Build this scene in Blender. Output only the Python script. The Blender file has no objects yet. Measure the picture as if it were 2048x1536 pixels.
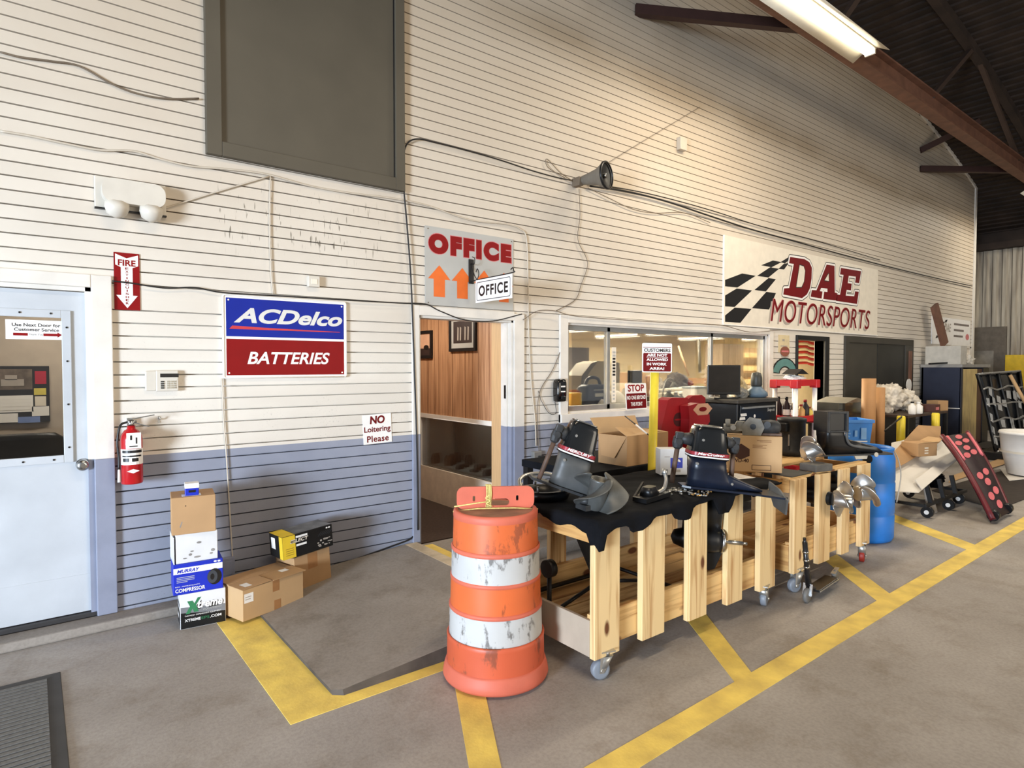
import bpy, bmesh, math, random
from mathutils import Vector, Matrix
from math import radians as R, sin, cos, pi
random.seed(7)
SC = bpy.context.scene
COL = SC.collection
CAM_LOC = Vector((0.0, -4.72, 1.66)); YAW = R(38.0); PITCH = R(1.68); FPX = 1230.0

# ------------------------------------------------------------------ camera
cd = bpy.data.cameras.new('camera'); cam = bpy.data.objects.new('camera', cd); COL.objects.link(cam)
cd.sensor_width = 36.0; cd.lens = 36.0 * FPX / 2048.0; cd.clip_end = 200
cam.location = CAM_LOC; cam.rotation_euler = (pi / 2 - PITCH, 0, -YAW)
SC.camera = cam

# ------------------------------------------------------------------ world, exposure
SC.view_settings.view_transform = 'Standard'; SC.view_settings.look = 'None'
SC.view_settings.gamma = 1.0; SC.view_settings.use_curve_mapping = False
SC.view_settings.exposure = 0.0
w = bpy.data.worlds.new('world'); SC.world = w; w.use_nodes = True
bg = w.node_tree.nodes['Background']; bg.inputs[0].default_value = (0.92, 0.96, 1.0, 1); bg.inputs[1].default_value = 0.28

def area(name, loc, target, sx, sy, power, color, spread=180):
    l = bpy.data.lights.new(name, 'AREA'); l.shape = 'RECTANGLE'; l.size = sx; l.size_y = sy
    l.energy = power; l.color = color; l.spread = R(spread)
    o = bpy.data.objects.new(name, l); COL.objects.link(o); o.location = loc
    o.rotation_euler = (Vector(target) - Vector(loc)).to_track_quat('-Z', 'Z').to_euler()
    return o
# daylight through the open garage doorways to the left and behind
area('daylight_left_doorway', (-8.5, -6.2, 1.35), (2.0, -0.4, 0.7), 2.2, 2.2, 860, (0.70, 0.83, 1.0), 110)
area('daylight_rear_doorway', (6.5, -13.5, 2.6), (5.0, -1.0, 1.4), 6.0, 4.0, 500, (1.0, 0.89, 0.73))
# ------------------------------------------------------------------ helpers
def s2l(c):
    c = c / 255.0
    return c / 12.92 if c <= 0.04045 else ((c + 0.055) / 1.055) ** 2.4
def lin(c): return (s2l(c[0]), s2l(c[1]), s2l(c[2]), 1.0)
_fw = Vector((sin(YAW) * cos(PITCH), cos(YAW) * cos(PITCH), -sin(PITCH))); _rt = Vector((cos(YAW), -sin(YAW), 0)); _up = _rt.cross(_fw)
def at(px, py, x=None, y=None, z=None):
    """point where the sight line of a pixel of the photograph meets a plane of the place"""
    d = _fw + _rt * ((px - 1024) / FPX) - _up * ((py - 768) / FPX)
    if x is not None: t = (x - CAM_LOC.x) / d.x
    elif y is not None: t = (y - CAM_LOC.y) / d.y
    else: t = (z - CAM_LOC.z) / d.z
    return CAM_LOC + d * t
def W(px, py, y=0.0): return at(px, py, y=y)

MATS = {}
def pm(name, rgb, rough=0.6, metal=0.0, var=0.06, scale=9.0, bump=0.0, bscale=60.0, spec=0.4, coat=0.0, emit=None, es=1.0, alt=None, stretch=(1, 1, 1)):
    """plain procedural material: principled with a noise variation of colour and an optional bump"""
    if name in MATS: return MATS[name]
    m = bpy.data.materials.new(name); m.use_nodes = True; nt = m.node_tree; N = nt.nodes; L = nt.links
    b = N['Principled BSDF']; c = lin(rgb)
    tc = N.new('ShaderNodeTexCoord'); mp = N.new('ShaderNodeMapping'); mp.inputs['Scale'].default_value = stretch
    L.new(tc.outputs['Object'], mp.inputs['Vector'])
    nz = N.new('ShaderNodeTexNoise'); nz.inputs['Scale'].default_value = scale; nz.inputs['Detail'].default_value = 5
    L.new(mp.outputs[0], nz.inputs['Vector'])
    rp = N.new('ShaderNodeValToRGB'); rp.color_ramp.elements[0].position = 0.3; rp.color_ramp.elements[1].position = 0.72
    k0 = 1 - 2.2 * var; k1 = 1 + 1.2 * var
    a = lin(alt) if alt else tuple(max(0, v * k0) for v in c[:3]) + (1,)
    rp.color_ramp.elements[0].color = a
    rp.color_ramp.elements[1].color = tuple(min(1, v * k1) for v in c[:3]) + (1,)
    L.new(nz.outputs['Fac'], rp.inputs[0]); L.new(rp.outputs[0], b.inputs['Base Color'])
    b.inputs['Roughness'].default_value = rough; b.inputs['Metallic'].default_value = metal
    b.inputs['Specular IOR Level'].default_value = spec
    if coat: b.inputs['Coat Weight'].default_value = coat; b.inputs['Coat Roughness'].default_value = 0.12
    if bump:
        n2 = N.new('ShaderNodeTexNoise'); n2.inputs['Scale'].default_value = bscale; n2.inputs['Detail'].default_value = 6
        L.new(mp.outputs[0], n2.inputs['Vector'])
        bp = N.new('ShaderNodeBump'); bp.inputs['Strength'].default_value = bump; bp.inputs['Distance'].default_value = 0.01
        L.new(n2.outputs['Fac'], bp.inputs['Height']); L.new(bp.outputs[0], b.inputs['Normal'])
    if emit: b.inputs['Emission Color'].default_value = lin(emit); b.inputs['Emission Strength'].default_value = es
    MATS[name] = m; return m

def glass_mat(name, tint=(1, 1, 1), gloss=0.10, rough=0.02):
    m = bpy.data.materials.new(name); m.use_nodes = True; nt = m.node_tree; N = nt.nodes; L = nt.links
    N.remove(N['Principled BSDF']); out = N['Material Output']
    tr = N.new('ShaderNodeBsdfTransparent'); tr.inputs[0].default_value = (*tint, 1)
    gl = N.new('ShaderNodeBsdfGlossy'); gl.inputs['Roughness'].default_value = rough
    fr = N.new('ShaderNodeFresnel'); fr.inputs[0].default_value = 1.45
    mx = N.new('ShaderNodeMixShader'); ma = N.new('ShaderNodeMath'); ma.operation = 'MULTIPLY_ADD'
    ma.inputs[1].default_value = 0.8; ma.inputs[2].default_value = gloss * 0.2
    L.new(fr.outputs[0], ma.inputs[0]); L.new(ma.outputs[0], mx.inputs[0]); L.new(tr.outputs[0], mx.inputs[1]); L.new(gl.outputs[0], mx.inputs[2])
    L.new(mx.outputs[0], out.inputs['Surface']); MATS[name] = m; return m

class MB:
    """collects shapes and links them as ONE mesh object"""
    def __init__(s, M=None): s.b = bmesh.new(); s.M = M or Matrix.Identity(4); s.mats = []; s.cur = 0
    def mat(s, m):
        if m not in s.mats: s.mats.append(m)
        s.cur = s.mats.index(m); return s
    def v(s, p): return s.b.verts.new(s.M @ Vector(p))
    def f(s, vs, smooth=False):
        try: fc = s.b.faces.new(vs)
        except ValueError: return None
        fc.material_index = s.cur; fc.smooth = smooth; return fc
    def poly(s, pts): return s.f([s.v(p) for p in pts])
    def box(s, x0, x1, y0, y1, z0, z1, bev=0.0, M=None):
        old = s.M
        if M is not None: s.M = old @ M
        p = [s.v((x, y, z)) for z in (z0, z1) for y in (y0, y1) for x in (x0, x1)]
        fs = [s.f([p[i] for i in q]) for q in ((0, 2, 3, 1), (4, 5, 7, 6), (0, 1, 5, 4), (2, 6, 7, 3), (0, 4, 6, 2), (1, 3, 7, 5))]
        s.M = old
        if bev:
            es = list({e for f in fs for e in f.edges})
            r = bmesh.ops.bevel(s.b, geom=es, offset=bev, segments=2, profile=0.5, affect='EDGES', clamp_overlap=True)
            for f in r['faces']: f.material_index = s.cur
        return s
    def bar(s, p0, p1, wd, th, up=(0, 0, 1)):
        """rectangular bar from p0 to p1"""
        p0 = Vector(p0); p1 = Vector(p1); d = (p1 - p0).normalized(); u = Vector(up)
        sd = d.cross(u)
        if sd.length < 1e-5: sd = d.cross(Vector((1, 0, 0)))
        sd.normalize(); n = sd.cross(d).normalized()
        q = [[s.v(c + sd * a * wd / 2 + n * b * th / 2) for a, b in ((-1, -1), (1, -1), (1, 1), (-1, 1))] for c in (p0, p1)]
        for i in range(4): s.f([q[0][i], q[0][(i + 1) % 4], q[1][(i + 1) % 4], q[1][i]])
        s.f(q[0][::-1]); s.f(q[1]); return s
    def cyl(s, p0, p1, r0, r1=None, n=20, caps=True, smooth=True):
        r1 = r0 if r1 is None else r1
        p0 = Vector(p0); p1 = Vector(p1); d = (p1 - p0).normalized()
        a = d.orthogonal().normalized(); b = d.cross(a)
        rr = []
        for c, r in ((p0, r0), (p1, r1)): rr.append([s.v(c + (a * cos(t) + b * sin(t)) * r) for t in [2 * pi * i / n for i in range(n)]])
        for i in range(n): s.f([rr[0][i], rr[0][(i + 1) % n], rr[1][(i + 1) % n], rr[1][i]], smooth)
        if caps: s.f(rr[0][::-1]); s.f(rr[1])
        return s
    def tube(s, pts, r, n=8, smooth=True):
        pts = [Vector(p) for p in pts]; rings = []; prev = None
        for i, p in enumerate(pts):
            d = (pts[min(i + 1, len(pts) - 1)] - pts[max(i - 1, 0)]).normalized()
            if prev is None: a = d.orthogonal().normalized()
            else:
                a = prev - d * prev.dot(d)
                a = a.normalized() if a.length > 1e-5 else d.orthogonal().normalized()
            prev = a; b = d.cross(a)
            rings.append([s.v(p + (a * cos(t) + b * sin(t)) * r) for t in [2 * pi * k / n for k in range(n)]])
        for q, w_ in zip(rings, rings[1:]):
            for k in range(n): s.f([q[k], q[(k + 1) % n], w_[(k + 1) % n], w_[k]], smooth)
        s.f(rings[0][::-1]); s.f(rings[-1]); return s
    def lathe(s, prof, c=(0, 0, 0), n=40, smooth=True, cap0=True, cap1=True, axis=None):
        """prof = [(r, z)], revolved about z (or about an axis direction) at c"""
        c = Vector(c); rot = Matrix.Identity(3)
        if axis is not None: rot = Vector((0, 0, 1)).rotation_difference(Vector(axis)).to_matrix()
        rings = [[s.v(c + rot @ Vector((r * cos(t), r * sin(t), z))) for t in [2 * pi * k / n for k in range(n)]] for r, z in prof]
        for q, w_ in zip(rings, rings[1:]):
            for k in range(n): s.f([q[k], q[(k + 1) % n], w_[(k + 1) % n], w_[k]], smooth)
        if cap0: s.f(rings[0][::-1])
        if cap1: s.f(rings[-1])
        return s
    def loft(s, rings, smooth=True, cap=True):
        rr = [[s.v(p) for p in r] for r in rings]; n = len(rr[0])
        for q, w_ in zip(rr, rr[1:]):
            for k in range(n): s.f([q[k], q[(k + 1) % n], w_[(k + 1) % n], w_[k]], smooth)
        if cap: s.f(rr[0][::-1]); s.f(rr[-1])
        return s
    def prism(s, pts, d0, d1, axis='y'):
        """closed 2D outline pushed along an axis: 'y' takes (x, z), 'z' takes (x, y), 'x' takes (y, z)"""
        def P(a, b, d): return {'y': (a, d, b), 'z': (a, b, d), 'x': (d, a, b)}[axis]
        A = [s.v(P(a, b, d0)) for a, b in pts]; B = [s.v(P(a, b, d1)) for a, b in pts]; n = len(pts)
        for i in range(n): s.f([A[i], A[(i + 1) % n], B[(i + 1) % n], B[i]])
        s.f(A[::-1]); s.f(B); return s
    def grid(s, nu, nv, fn, smooth=True, thick=0.0):
        g = [[s.v(fn(i / nu, j / nv)) for j in range(nv + 1)] for i in range(nu + 1)]
        for i in range(nu):
            for j in range(nv): s.f([g[i][j], g[i + 1][j], g[i + 1][j + 1], g[i][j + 1]], smooth)
        return s
    def build(s, name, m=None, parent=None, solid=0.0, sub=0):
        if m is not None and not s.mats: s.mats = [m]
        bmesh.ops.recalc_face_normals(s.b, faces=s.b.faces[:])
        me = bpy.data.meshes.new(name); s.b.to_mesh(me); s.b.free()
        for x in s.mats: me.materials.append(x)
        o = bpy.data.objects.new(name, me); COL.objects.link(o)
        if parent: o.parent = parent
        if solid:
            md = o.modifiers.new('thickness', 'SOLIDIFY'); md.thickness = solid; md.offset = 0
        if sub:
            md = o.modifiers.new('smooth', 'SUBSURF'); md.levels = sub; md.render_levels = sub
        return o

def tag(o, label, cat, group=None):
    o['label'] = label; o['category'] = cat
    if group: o['group'] = group
    return o
def thing(name, label, cat, loc=(0, 0, 0), rz=0.0, group=None):
    o = bpy.data.objects.new(name, None); COL.objects.link(o); o.empty_display_size = 0.1
    o.location = loc; o.rotation_euler = (0, 0, rz); return tag(o, label, cat, group)
def struct(o): o['kind'] = 'structure'; return o
def dup(root, loc, rz=None, label=None):
    r = root.copy(); COL.objects.link(r); r.location = loc
    if rz is not None: r.rotation_euler = (0, 0, rz)
    if label: r['label'] = label
    for ch in list(root.children):
        c = ch.copy(); COL.objects.link(c); c.parent = r
        for g in list(ch.children):
            d = g.copy(); COL.objects.link(d); d.parent = c
    return r

def curve_mesh(make, offset=0.0):
    cu = bpy.data.curves.new('tmp', 'CURVE' if make else 'FONT'); return cu
def text_verts(body, shear=0.0, bold=0.0, space=1.0):
    cu = bpy.data.curves.new('tmp', 'FONT'); cu.body = body; cu.shear = shear; cu.offset = bold; cu.space_character = space
    cu.resolution_u = 6; cu.fill_mode = 'FRONT'
    o = bpy.data.objects.new('tmp', cu); COL.objects.link(o)
    me = bpy.data.meshes.new_from_object(o.evaluated_get(bpy.context.evaluated_depsgraph_get()))
    V = [tuple(v.co[:2]) for v in me.vertices]; Fc = [tuple(p.vertices) for p in me.polygons]
    bpy.data.objects.remove(o); bpy.data.curves.remove(cu); bpy.data.meshes.remove(me)
    return V, Fc
def poly_verts(polys, offset=0.0):
    """outlines with holes (even-odd) to flat faces"""
    cu = bpy.data.curves.new('tmp', 'CURVE'); cu.dimensions = '2D'; cu.fill_mode = 'FRONT'; cu.offset = offset
    for pl in polys:
        sp = cu.splines.new('POLY'); sp.points.add(len(pl) - 1); sp.use_cyclic_u = True
        for q, p in zip(sp.points, pl): q.co = (p[0], p[1], 0, 1)
    o = bpy.data.objects.new('tmp', cu); COL.objects.link(o)
    me = bpy.data.meshes.new_from_object(o.evaluated_get(bpy.context.evaluated_depsgraph_get()))
    V = [tuple(v.co[:2]) for v in me.vertices]; Fc = [tuple(p.vertices) for p in me.polygons]
    bpy.data.objects.remove(o); bpy.data.curves.remove(cu); bpy.data.meshes.remove(me)
    return V, Fc
class Decal:
    """flat printed marks on a face: frame = origin, u, v (the face's own axes); marks are thin ink films just off the face"""
    def __init__(s, o=(0, 0, 0), u=(1, 0, 0), v=(0, 0, 1)):
        s.o = Vector(o); s.u = Vector(u).normalized(); s.w = Vector(v).normalized(); s.n = s.u.cross(s.w); s.mb = MB(); s.k = 0
    def P(s, a, b, h): return s.o + s.u * a + s.w * b + s.n * h
    def _add(s, V, Fc, m, h):
        s.mb.mat(m); vs = [s.mb.v(s.P(a, b, h)) for a, b in V]
        for f in Fc:
            if len(set(f)) > 2: s.mb.f([vs[i] for i in f])
    def text(s, body, x0, z0, x1, z1, m, shear=0.0, bold=0.0, h=0.0015, space=1.0, rot=0.0):
        V, Fc = text_verts(body, shear, bold, space)
        if not V: return s
        a0 = min(p[0] for p in V); a1 = max(p[0] for p in V); b0 = min(p[1] for p in V); b1 = max(p[1] for p in V)
        V = [(x0 + (a - a0) / (a1 - a0) * (x1 - x0), z0 + (b - b0) / max(1e-6, b1 - b0) * (z1 - z0)) for a, b in V]
        if rot:
            cx, cz = (x0 + x1) / 2, (z0 + z1) / 2; c_, s_ = cos(rot), sin(rot)
            V = [(cx + (a - cx) * c_ - (b - cz) * s_, cz + (a - cx) * s_ + (b - cz) * c_) for a, b in V]
        s._add(V, Fc, m, h); return s
    def shape(s, polys, m, h=0.001, offset=0.0):
        V, Fc = poly_verts(polys, offset); s._add(V, Fc, m, h); return s
    def outline(s, pl, wd, m, h=0.001):
        """the outline of a closed shape drawn as a band reaching wd to both sides, corners rounded"""
        for i, (a, b) in enumerate(pl):
            c, d = pl[(i + 1) % len(pl)]; L = math.hypot(c - a, d - b); nx, nz = -(d - b) / L * wd, (c - a) / L * wd
            s._add([(a + nx, b + nz), (a - nx, b - nz), (c - nx, d - nz), (c + nx, d + nz)], [(0, 1, 2, 3)], m, h + i * 6e-6)
            s.disc(a, b, wd, wd, m, h + i * 6e-6 + 3e-6, 12)
        return s
    def rect(s, x0, x1, z0, z1, m, h=0.001):
        s._add([(x0, z0), (x1, z0), (x1, z1), (x0, z1)], [(0, 1, 2, 3)], m, h); return s
    def disc(s, cx, cz, rx, rz, m, h=0.001, n=20):
        s._add([(cx + rx * cos(2 * pi * i / n), cz + rz * sin(2 * pi * i / n)) for i in range(n)], [tuple(range(n))], m, h); return s
    def build(s, name, parent): return s.mb.build(name, None, parent)
def sup(cx, cy, z, a, b, n=24, e=4.0, tilt=None):
    """ring: superellipse of half sizes a, b about (cx, cy) at height z"""
    out = []
    for i in range(n):
        t = 2 * pi * i / n; c_, s_ = cos(t), sin(t)
        out.append((cx + a * math.copysign(abs(c_) ** (2 / e), c_), cy + b * math.copysign(abs(s_) ** (2 / e), s_), z))
    return out
def smoothpath(pts, k=6):
    """Catmull-Rom through points"""
    P = [Vector(p) for p in pts]; P = [P[0] * 2 - P[1]] + P + [P[-1] * 2 - P[-2]]; out = []
    for i in range(1, len(P) - 2):
        for j in range(k):
            t = j / k; a, b, c, d = P[i - 1:i + 3]
            out.append(0.5 * ((2 * b) + (c - a) * t + (2 * a - 5 * b + 4 * c - d) * t * t + (3 * b - a - 3 * c + d) * t ** 3))
    out.append(P[-2]); return out
# ------------------------------------------------------------------ structure materials
def siding_mat():
    m = bpy.data.materials.new('painted_siding'); m.use_nodes = True; nt = m.node_tree; N = nt.nodes; L = nt.links
    b = N['Principled BSDF']; b.inputs['Roughness'].default_value = 0.55; b.inputs['Specular IOR Level'].default_value = 0.3
    g = N.new('ShaderNodeNewGeometry'); sx = N.new('ShaderNodeSeparateXYZ'); L.new(g.outputs['Position'], sx.inputs[0])
    def math_(op, a, b_=None, c=None):
        n = N.new('ShaderNodeMath'); n.operation = op
        for i, v in enumerate((a, b_, c)):
            if v is None: continue
            if isinstance(v, (int, float)): n.inputs[i].default_value = v
            else: L.new(v, n.inputs[i])
        return n.outputs[0]
    def noise(scale, st, detail=5, rough=.55):
        mp = N.new('ShaderNodeMapping'); mp.inputs['Scale'].default_value = st; L.new(g.outputs['Position'], mp.inputs[0])
        n = N.new('ShaderNodeTexNoise'); n.inputs['Scale'].default_value = scale; n.inputs['Detail'].default_value = detail; n.inputs['Roughness'].default_value = rough
        L.new(mp.outputs[0], n.inputs[0]); return n.outputs['Fac']
    def ramp(f, p0, p1):
        n = N.new('ShaderNodeMapRange'); n.inputs[1].default_value = p0; n.inputs[2].default_value = p1; L.new(f, n.inputs[0]); return n.outputs[0]
    def mix(f, a, b_):
        n = N.new('ShaderNodeMix'); n.data_type = 'RGBA'
        if isinstance(f, (int, float)): n.inputs[0].default_value = f
        else: L.new(f, n.inputs[0])
        for i, v in ((6, a), (7, b_)):
            if isinstance(v, tuple): n.inputs[i].default_value = v
            else: L.new(v, n.inputs[i])
        return n.outputs[2]
    z = sx.outputs[2]; x = sx.outputs[0]
    white = mix(ramp(noise(0.7, (1, 1, 2.2)), .35, .65), lin((214, 205, 192)), lin((226, 219, 207)))
    blue = mix(ramp(noise(1.6, (1, 1, 1)), .3, .7), lin((134, 138, 152)), lin((150, 153, 166)))
    c = mix(math_('GREATER_THAN', z, 1.066), blue, white)
    # each board a slightly different age of paint
    bd = N.new('ShaderNodeTexWhiteNoise'); bd.noise_dimensions = '1D'; L.new(math_('FLOOR', math_('DIVIDE', math_('SUBTRACT', z, 1.174), 0.0846)), bd.inputs['W'])
    c = mix(math_('MULTIPLY', bd.outputs[0], 0.10), c, lin((150, 140, 124)))
    # speckled scuffs on the lower boards
    sp = math_('MULTIPLY', ramp(noise(75, (1, 1, 1), 3), .60, .70), ramp(noise(3.0, (1, 1, 1.5)), .48, .66))
    low = ramp(z, 2.1, 1.4)
    c = mix(math_('MULTIPLY', math_('MULTIPLY', sp, low), .45), c, lin((110, 100, 92)))
    # dirty weathered patches right of the office door
    wx = math_('MULTIPLY', ramp(x, 3.6, 4.2), ramp(z, 1.25, .9))
    c = mix(math_('MULTIPLY', math_('MULTIPLY', ramp(noise(5, (1, 1, 1)), .42, .62), wx), .7), c, lin((112, 112, 112)))
    # soot: a smoky streak along the joint and blotches higher up
    d = math_('SUBTRACT', z, math_('MULTIPLY_ADD', noise(0.5, (1, 1, 1)), .5, 4.72))
    st = math_('POWER', 2.718, math_('MULTIPLY', math_('MULTIPLY', d, d), -26.0))
    st = math_('MULTIPLY', st, math_('MULTIPLY', ramp(x, 2.9, 4.2), ramp(noise(1.3, (.5, 1, 1.5)), .22, .5)))
    c = mix(math_('MULTIPLY', st, .72), c, lin((88, 70, 54)))
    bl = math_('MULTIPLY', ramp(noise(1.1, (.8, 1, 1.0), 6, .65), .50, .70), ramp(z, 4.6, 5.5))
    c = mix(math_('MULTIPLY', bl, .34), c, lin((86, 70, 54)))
    gr = math_('MULTIPLY', ramp(z, 1.7, 4.4), .66)  # upper boards: aged beige tone with warm, dimmer light put into the colour
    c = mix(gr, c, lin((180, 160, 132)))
    # paint drips below the high panel
    dr = math_('MULTIPLY', ramp(noise(9, (6, 1, .7), 2), .63, .67), math_('MULTIPLY', math_('MULTIPLY', ramp(z, 2.45, 2.6), ramp(z, 3.02, 2.9)), math_('MULTIPLY', ramp(x, 1.0, 1.1), ramp(x, 2.4, 2.2))))
    c = mix(math_('MULTIPLY', dr, .8), c, lin((92, 82, 66)))
    L.new(c, b.inputs['Base Color'])
    bp = N.new('ShaderNodeBump'); bp.inputs['Strength'].default_value = .12; bp.inputs['Distance'].default_value = .006
    L.new(noise(26, (1, 1, 1)), bp.inputs['Height']); L.new(bp.outputs[0], b.inputs['Normal'])
    return m
def floor_mat(name, ca, cb, cs, k=1.0):
    m = bpy.data.materials.new(name); m.use_nodes = True; nt = m.node_tree; N = nt.nodes; L = nt.links
    b = N['Principled BSDF']; b.inputs['Specular IOR Level'].default_value = 0.35
    g = N.new('ShaderNodeNewGeometry')
    def nz(sc, d=6, r=.55):
        n = N.new('ShaderNodeTexNoise'); n.inputs['Scale'].default_value = sc; n.inputs['Detail'].default_value = d; n.inputs['Roughness'].default_value = r
        L.new(g.outputs['Position'], n.inputs[0]); return n.outputs['Fac']
    def rr(f, a, bb, c0, c1):
        n = N.new('ShaderNodeValToRGB'); n.color_ramp.elements[0].position = a; n.color_ramp.elements[1].position = bb
        n.color_ramp.elements[0].color = c0; n.color_ramp.elements[1].color = c1; L.new(f, n.inputs[0]); return n.outputs[0]
    def mul(a, bb):
        n = N.new('ShaderNodeMix'); n.data_type = 'RGBA'; n.blend_type = 'MULTIPLY'; n.inputs[0].default_value = 1; L.new(a, n.inputs[6]); L.new(bb, n.inputs[7]); return n.outputs[2]
    c = rr(nz(1.3), .3, .7, lin(ca), lin(cb))
    c = mul(c, rr(nz(3.2, 8, .7), .33, .5, lin(cs), (1, 1, 1, 1)))
    c = mul(c, rr(nz(55, 3), .35, .6, (.86, .86, .86, 1), (1.0, 1.0, 1.0, 1)))
    L.new(c, b.inputs['Base Color'])
    rg = N.new('ShaderNodeMapRange'); rg.inputs[3].default_value = .5; rg.inputs[4].default_value = .8; L.new(nz(4), rg.inputs[0]); L.new(rg.outputs[0], b.inputs['Roughness'])
    bp = N.new('ShaderNodeBump'); bp.inputs['Strength'].default_value = .15; bp.inputs['Distance'].default_value = .004; L.new(nz(90, 4), bp.inputs['Height']); L.new(bp.outputs[0], b.inputs['Normal'])
    return m
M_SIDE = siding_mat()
M_FLOOR = floor_mat('concrete_floor', (149, 141, 133), (172, 165, 158), (232, 228, 222))
M_RAMP = floor_mat('concrete_ramp', (128, 119, 109), (152, 143, 133), (226, 222, 217))
M_YELLOW = pm('yellow_floor_paint', (242, 212, 104), .65, var=.05, scale=6, bump=.1, alt=(208, 178, 92))
M_TRIMW = pm('white_trim_paint', (222, 215, 204), .5, var=.04, scale=6, bump=.05)
M_TRIMB = pm('blue_grey_trim_paint', (136, 140, 156), .5, var=.05, scale=6, bump=.05)
M_DOORW = pm('door_paint', (188, 191, 194), .5, var=.05, scale=3, bump=.04)
M_OLIVE = pm('olive_grey_paint', (84, 77, 64), .6, var=.05, scale=2.2, bump=.04)
M_DARKOL = pm('dark_door_paint', (62, 58, 50), .5, var=.10, scale=2.5, bump=.05)
M_ALU = pm('aluminium', (176, 174, 168), .38, metal=.7, var=.04)
M_GLASS = glass_mat('window_glass')
M_STEELRED = pm('primer_red_steel', (116, 80, 62), .6, var=.12, scale=6, bump=.1, bscale=40)
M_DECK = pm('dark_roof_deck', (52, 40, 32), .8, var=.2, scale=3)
M_BLACK = pm('black_paint', (26, 25, 25), .45, var=.1)
M_CHROME = pm('brushed_steel', (190, 190, 188), .25, metal=1.0, var=.04)
M_PANEL = None

# ------------------------------------------------------------------ floor, ramp, kerb, painted lines
b = MB(); b.box(-9, 24, -16, 10, -0.2, 0.0); struct(b.build('floor', M_FLOOR))
def arch(x):            # underside of the arched roof above the wall
    return 7.32 - 0.0147 * (x - 7.2) ** 2
P0 = 1.174; PI_ = 0.0846; GW = 0.009; GD = 0.045; XL = -3.0; XR = 17.35; TH = 0.15
OPEN = [(-0.62, 0.305, -1, 2.165), (2.655, 3.725, -1, 2.10), (4.41, 8.36, 1.16, 2.11), (9.19, 10.05, -1, 2.08), (16.0, 17.12, 1.74, 2.07)]
def spans(z0, z1):
    zm = (z0 + z1) / 2; hi = XR
    xa = XL
    if z1 > 5.8:
        k = math.sqrt(max(0, (7.32 - z1) / 0.0147)); hi = min(XR, 7.2 + k); xa = max(XL, 7.2 - k)
    if hi <= xa + 0.02: return []
    out = [(xa, hi)]
    for a, c, p, q in OPEN:
        if zm > p and zm < q:
            nx = []
            for s0, s1 in out:
                if c <= s0 or a >= s1: nx.append((s0, s1)); continue
                if a > s0: nx.append((s0, a))
                if c < s1: nx.append((c, s1))
            out = nx
    return out
b = MB(); k0 = -int(P0 / PI_) - 1
zs = {0.0}
k = k0
rows = []
while P0 + k * PI_ < 7.3:
    z0 = P0 + k * PI_; z1 = z0 + PI_; k += 1
    cuts = sorted({max(z0, 0.0), z1} | {v for o_ in OPEN for v in o_[2:] if z0 < v < z1})
    if z1 <= 0: continue
    for a, c in zip(cuts, cuts[1:]):
        g0 = max(a, 0) if a > z0 + GW or a < 0 else a
        for xa, xc in spans(a, c):
            if a <= z0 + 1e-6 and c > a + GW:      # board starts with its groove
                b.poly([(xa, GD, a), (xc, GD, a), (xc, GD, a + GW), (xa, GD, a + GW)])
                b.poly([(xa, 0, a), (xc, 0, a), (xc, GD, a), (xa, GD, a)])
                b.poly([(xa, GD, a + GW), (xc, GD, a + GW), (xc, 0, a + GW), (xa, 0, a + GW)])
                b.poly([(xa, 0, a + GW), (xc, 0, a + GW), (xc, 0, c), (xa, 0, c)])
            else: b.poly([(xa, 0, a), (xc, 0, a), (xc, 0, c), (xa, 0, c)])
            b.poly([(xa, TH, a), (xa, TH, c), (xc, TH, c), (xc, TH, a)])
            for xx in (xa, xc): b.poly([(xx, 0, a), (xx, TH, a), (xx, TH, c), (xx, 0, c)])
for a, c, p, q in OPEN:
    b.poly([(a, 0, q), (c, 0, q), (c, TH, q), (a, TH, q)])
    if p > 0: b.poly([(a, 0, p), (c, 0, p), (c, TH, p), (a, TH, p)])
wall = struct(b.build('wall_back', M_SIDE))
# low concrete kerb the wall stands on, and the ramp up to the office door
b = MB(); b.box(XL, 1.10, -0.16, 0.0, 0, 0.058, .012); struct(b.build('trim_1', M_RAMP))
b = MB(); n = 14
A = [(1.165, -0.02), (1.165, -1.74), (1.21, -1.78), (2.50, -1.79), (2.50, -0.02)]
def rz_(x): return 0.022 + (x - 1.165) / (2.5 - 1.165) * 0.105
top = [b.v((x, y, rz_(x))) for x, y in A]; bot = [b.v((x, y - (0.02 if y < -1.7 else 0), 0)) for x, y in A]
b.f(top)
b.mat(M_RAMP); b.mat(pm('grimy_shaded_ramp_edge', (82, 74, 66), .8, var=.2, scale=7))  # ramp sides: grime, with their shade put into the colour too
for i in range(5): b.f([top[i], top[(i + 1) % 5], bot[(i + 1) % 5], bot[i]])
b.mat(M_RAMP)
b.f(bot[::-1])
b.box(2.62, 4.3, -0.75, -0.02, 0, 0.10, .006)
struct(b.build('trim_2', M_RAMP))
b = MB(); b.box(2.502, 2.618, -1.5, -0.02, 0, 0.128, .004); struct(b.build('trim_3', pm('pale_worn_wood', (196, 178, 150), .7, var=.1, scale=8)))
def stripe(name, pts, label, z=0.003):
    b = MB(); t = [b.v((x, y, z)) for x, y in pts]; q = [b.v((x, y, 0.0)) for x, y in pts]; n = len(pts)
    b.f(t)
    for i in range(n): b.f([t[i], t[(i + 1) % n], q[(i + 1) % n], q[i]])
    o = b.build(name, M_YELLOW); return tag(o, label, 'floor marking')
stripe('painted_floor_line', [(0.915, -0.42), (0.915, -1.885), (1.85, -1.885), (1.85, -1.70), (1.17, -1.70), (1.17, -0.42)], 'wide yellow L-shaped painted border around the foot of the concrete ramp')
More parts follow.
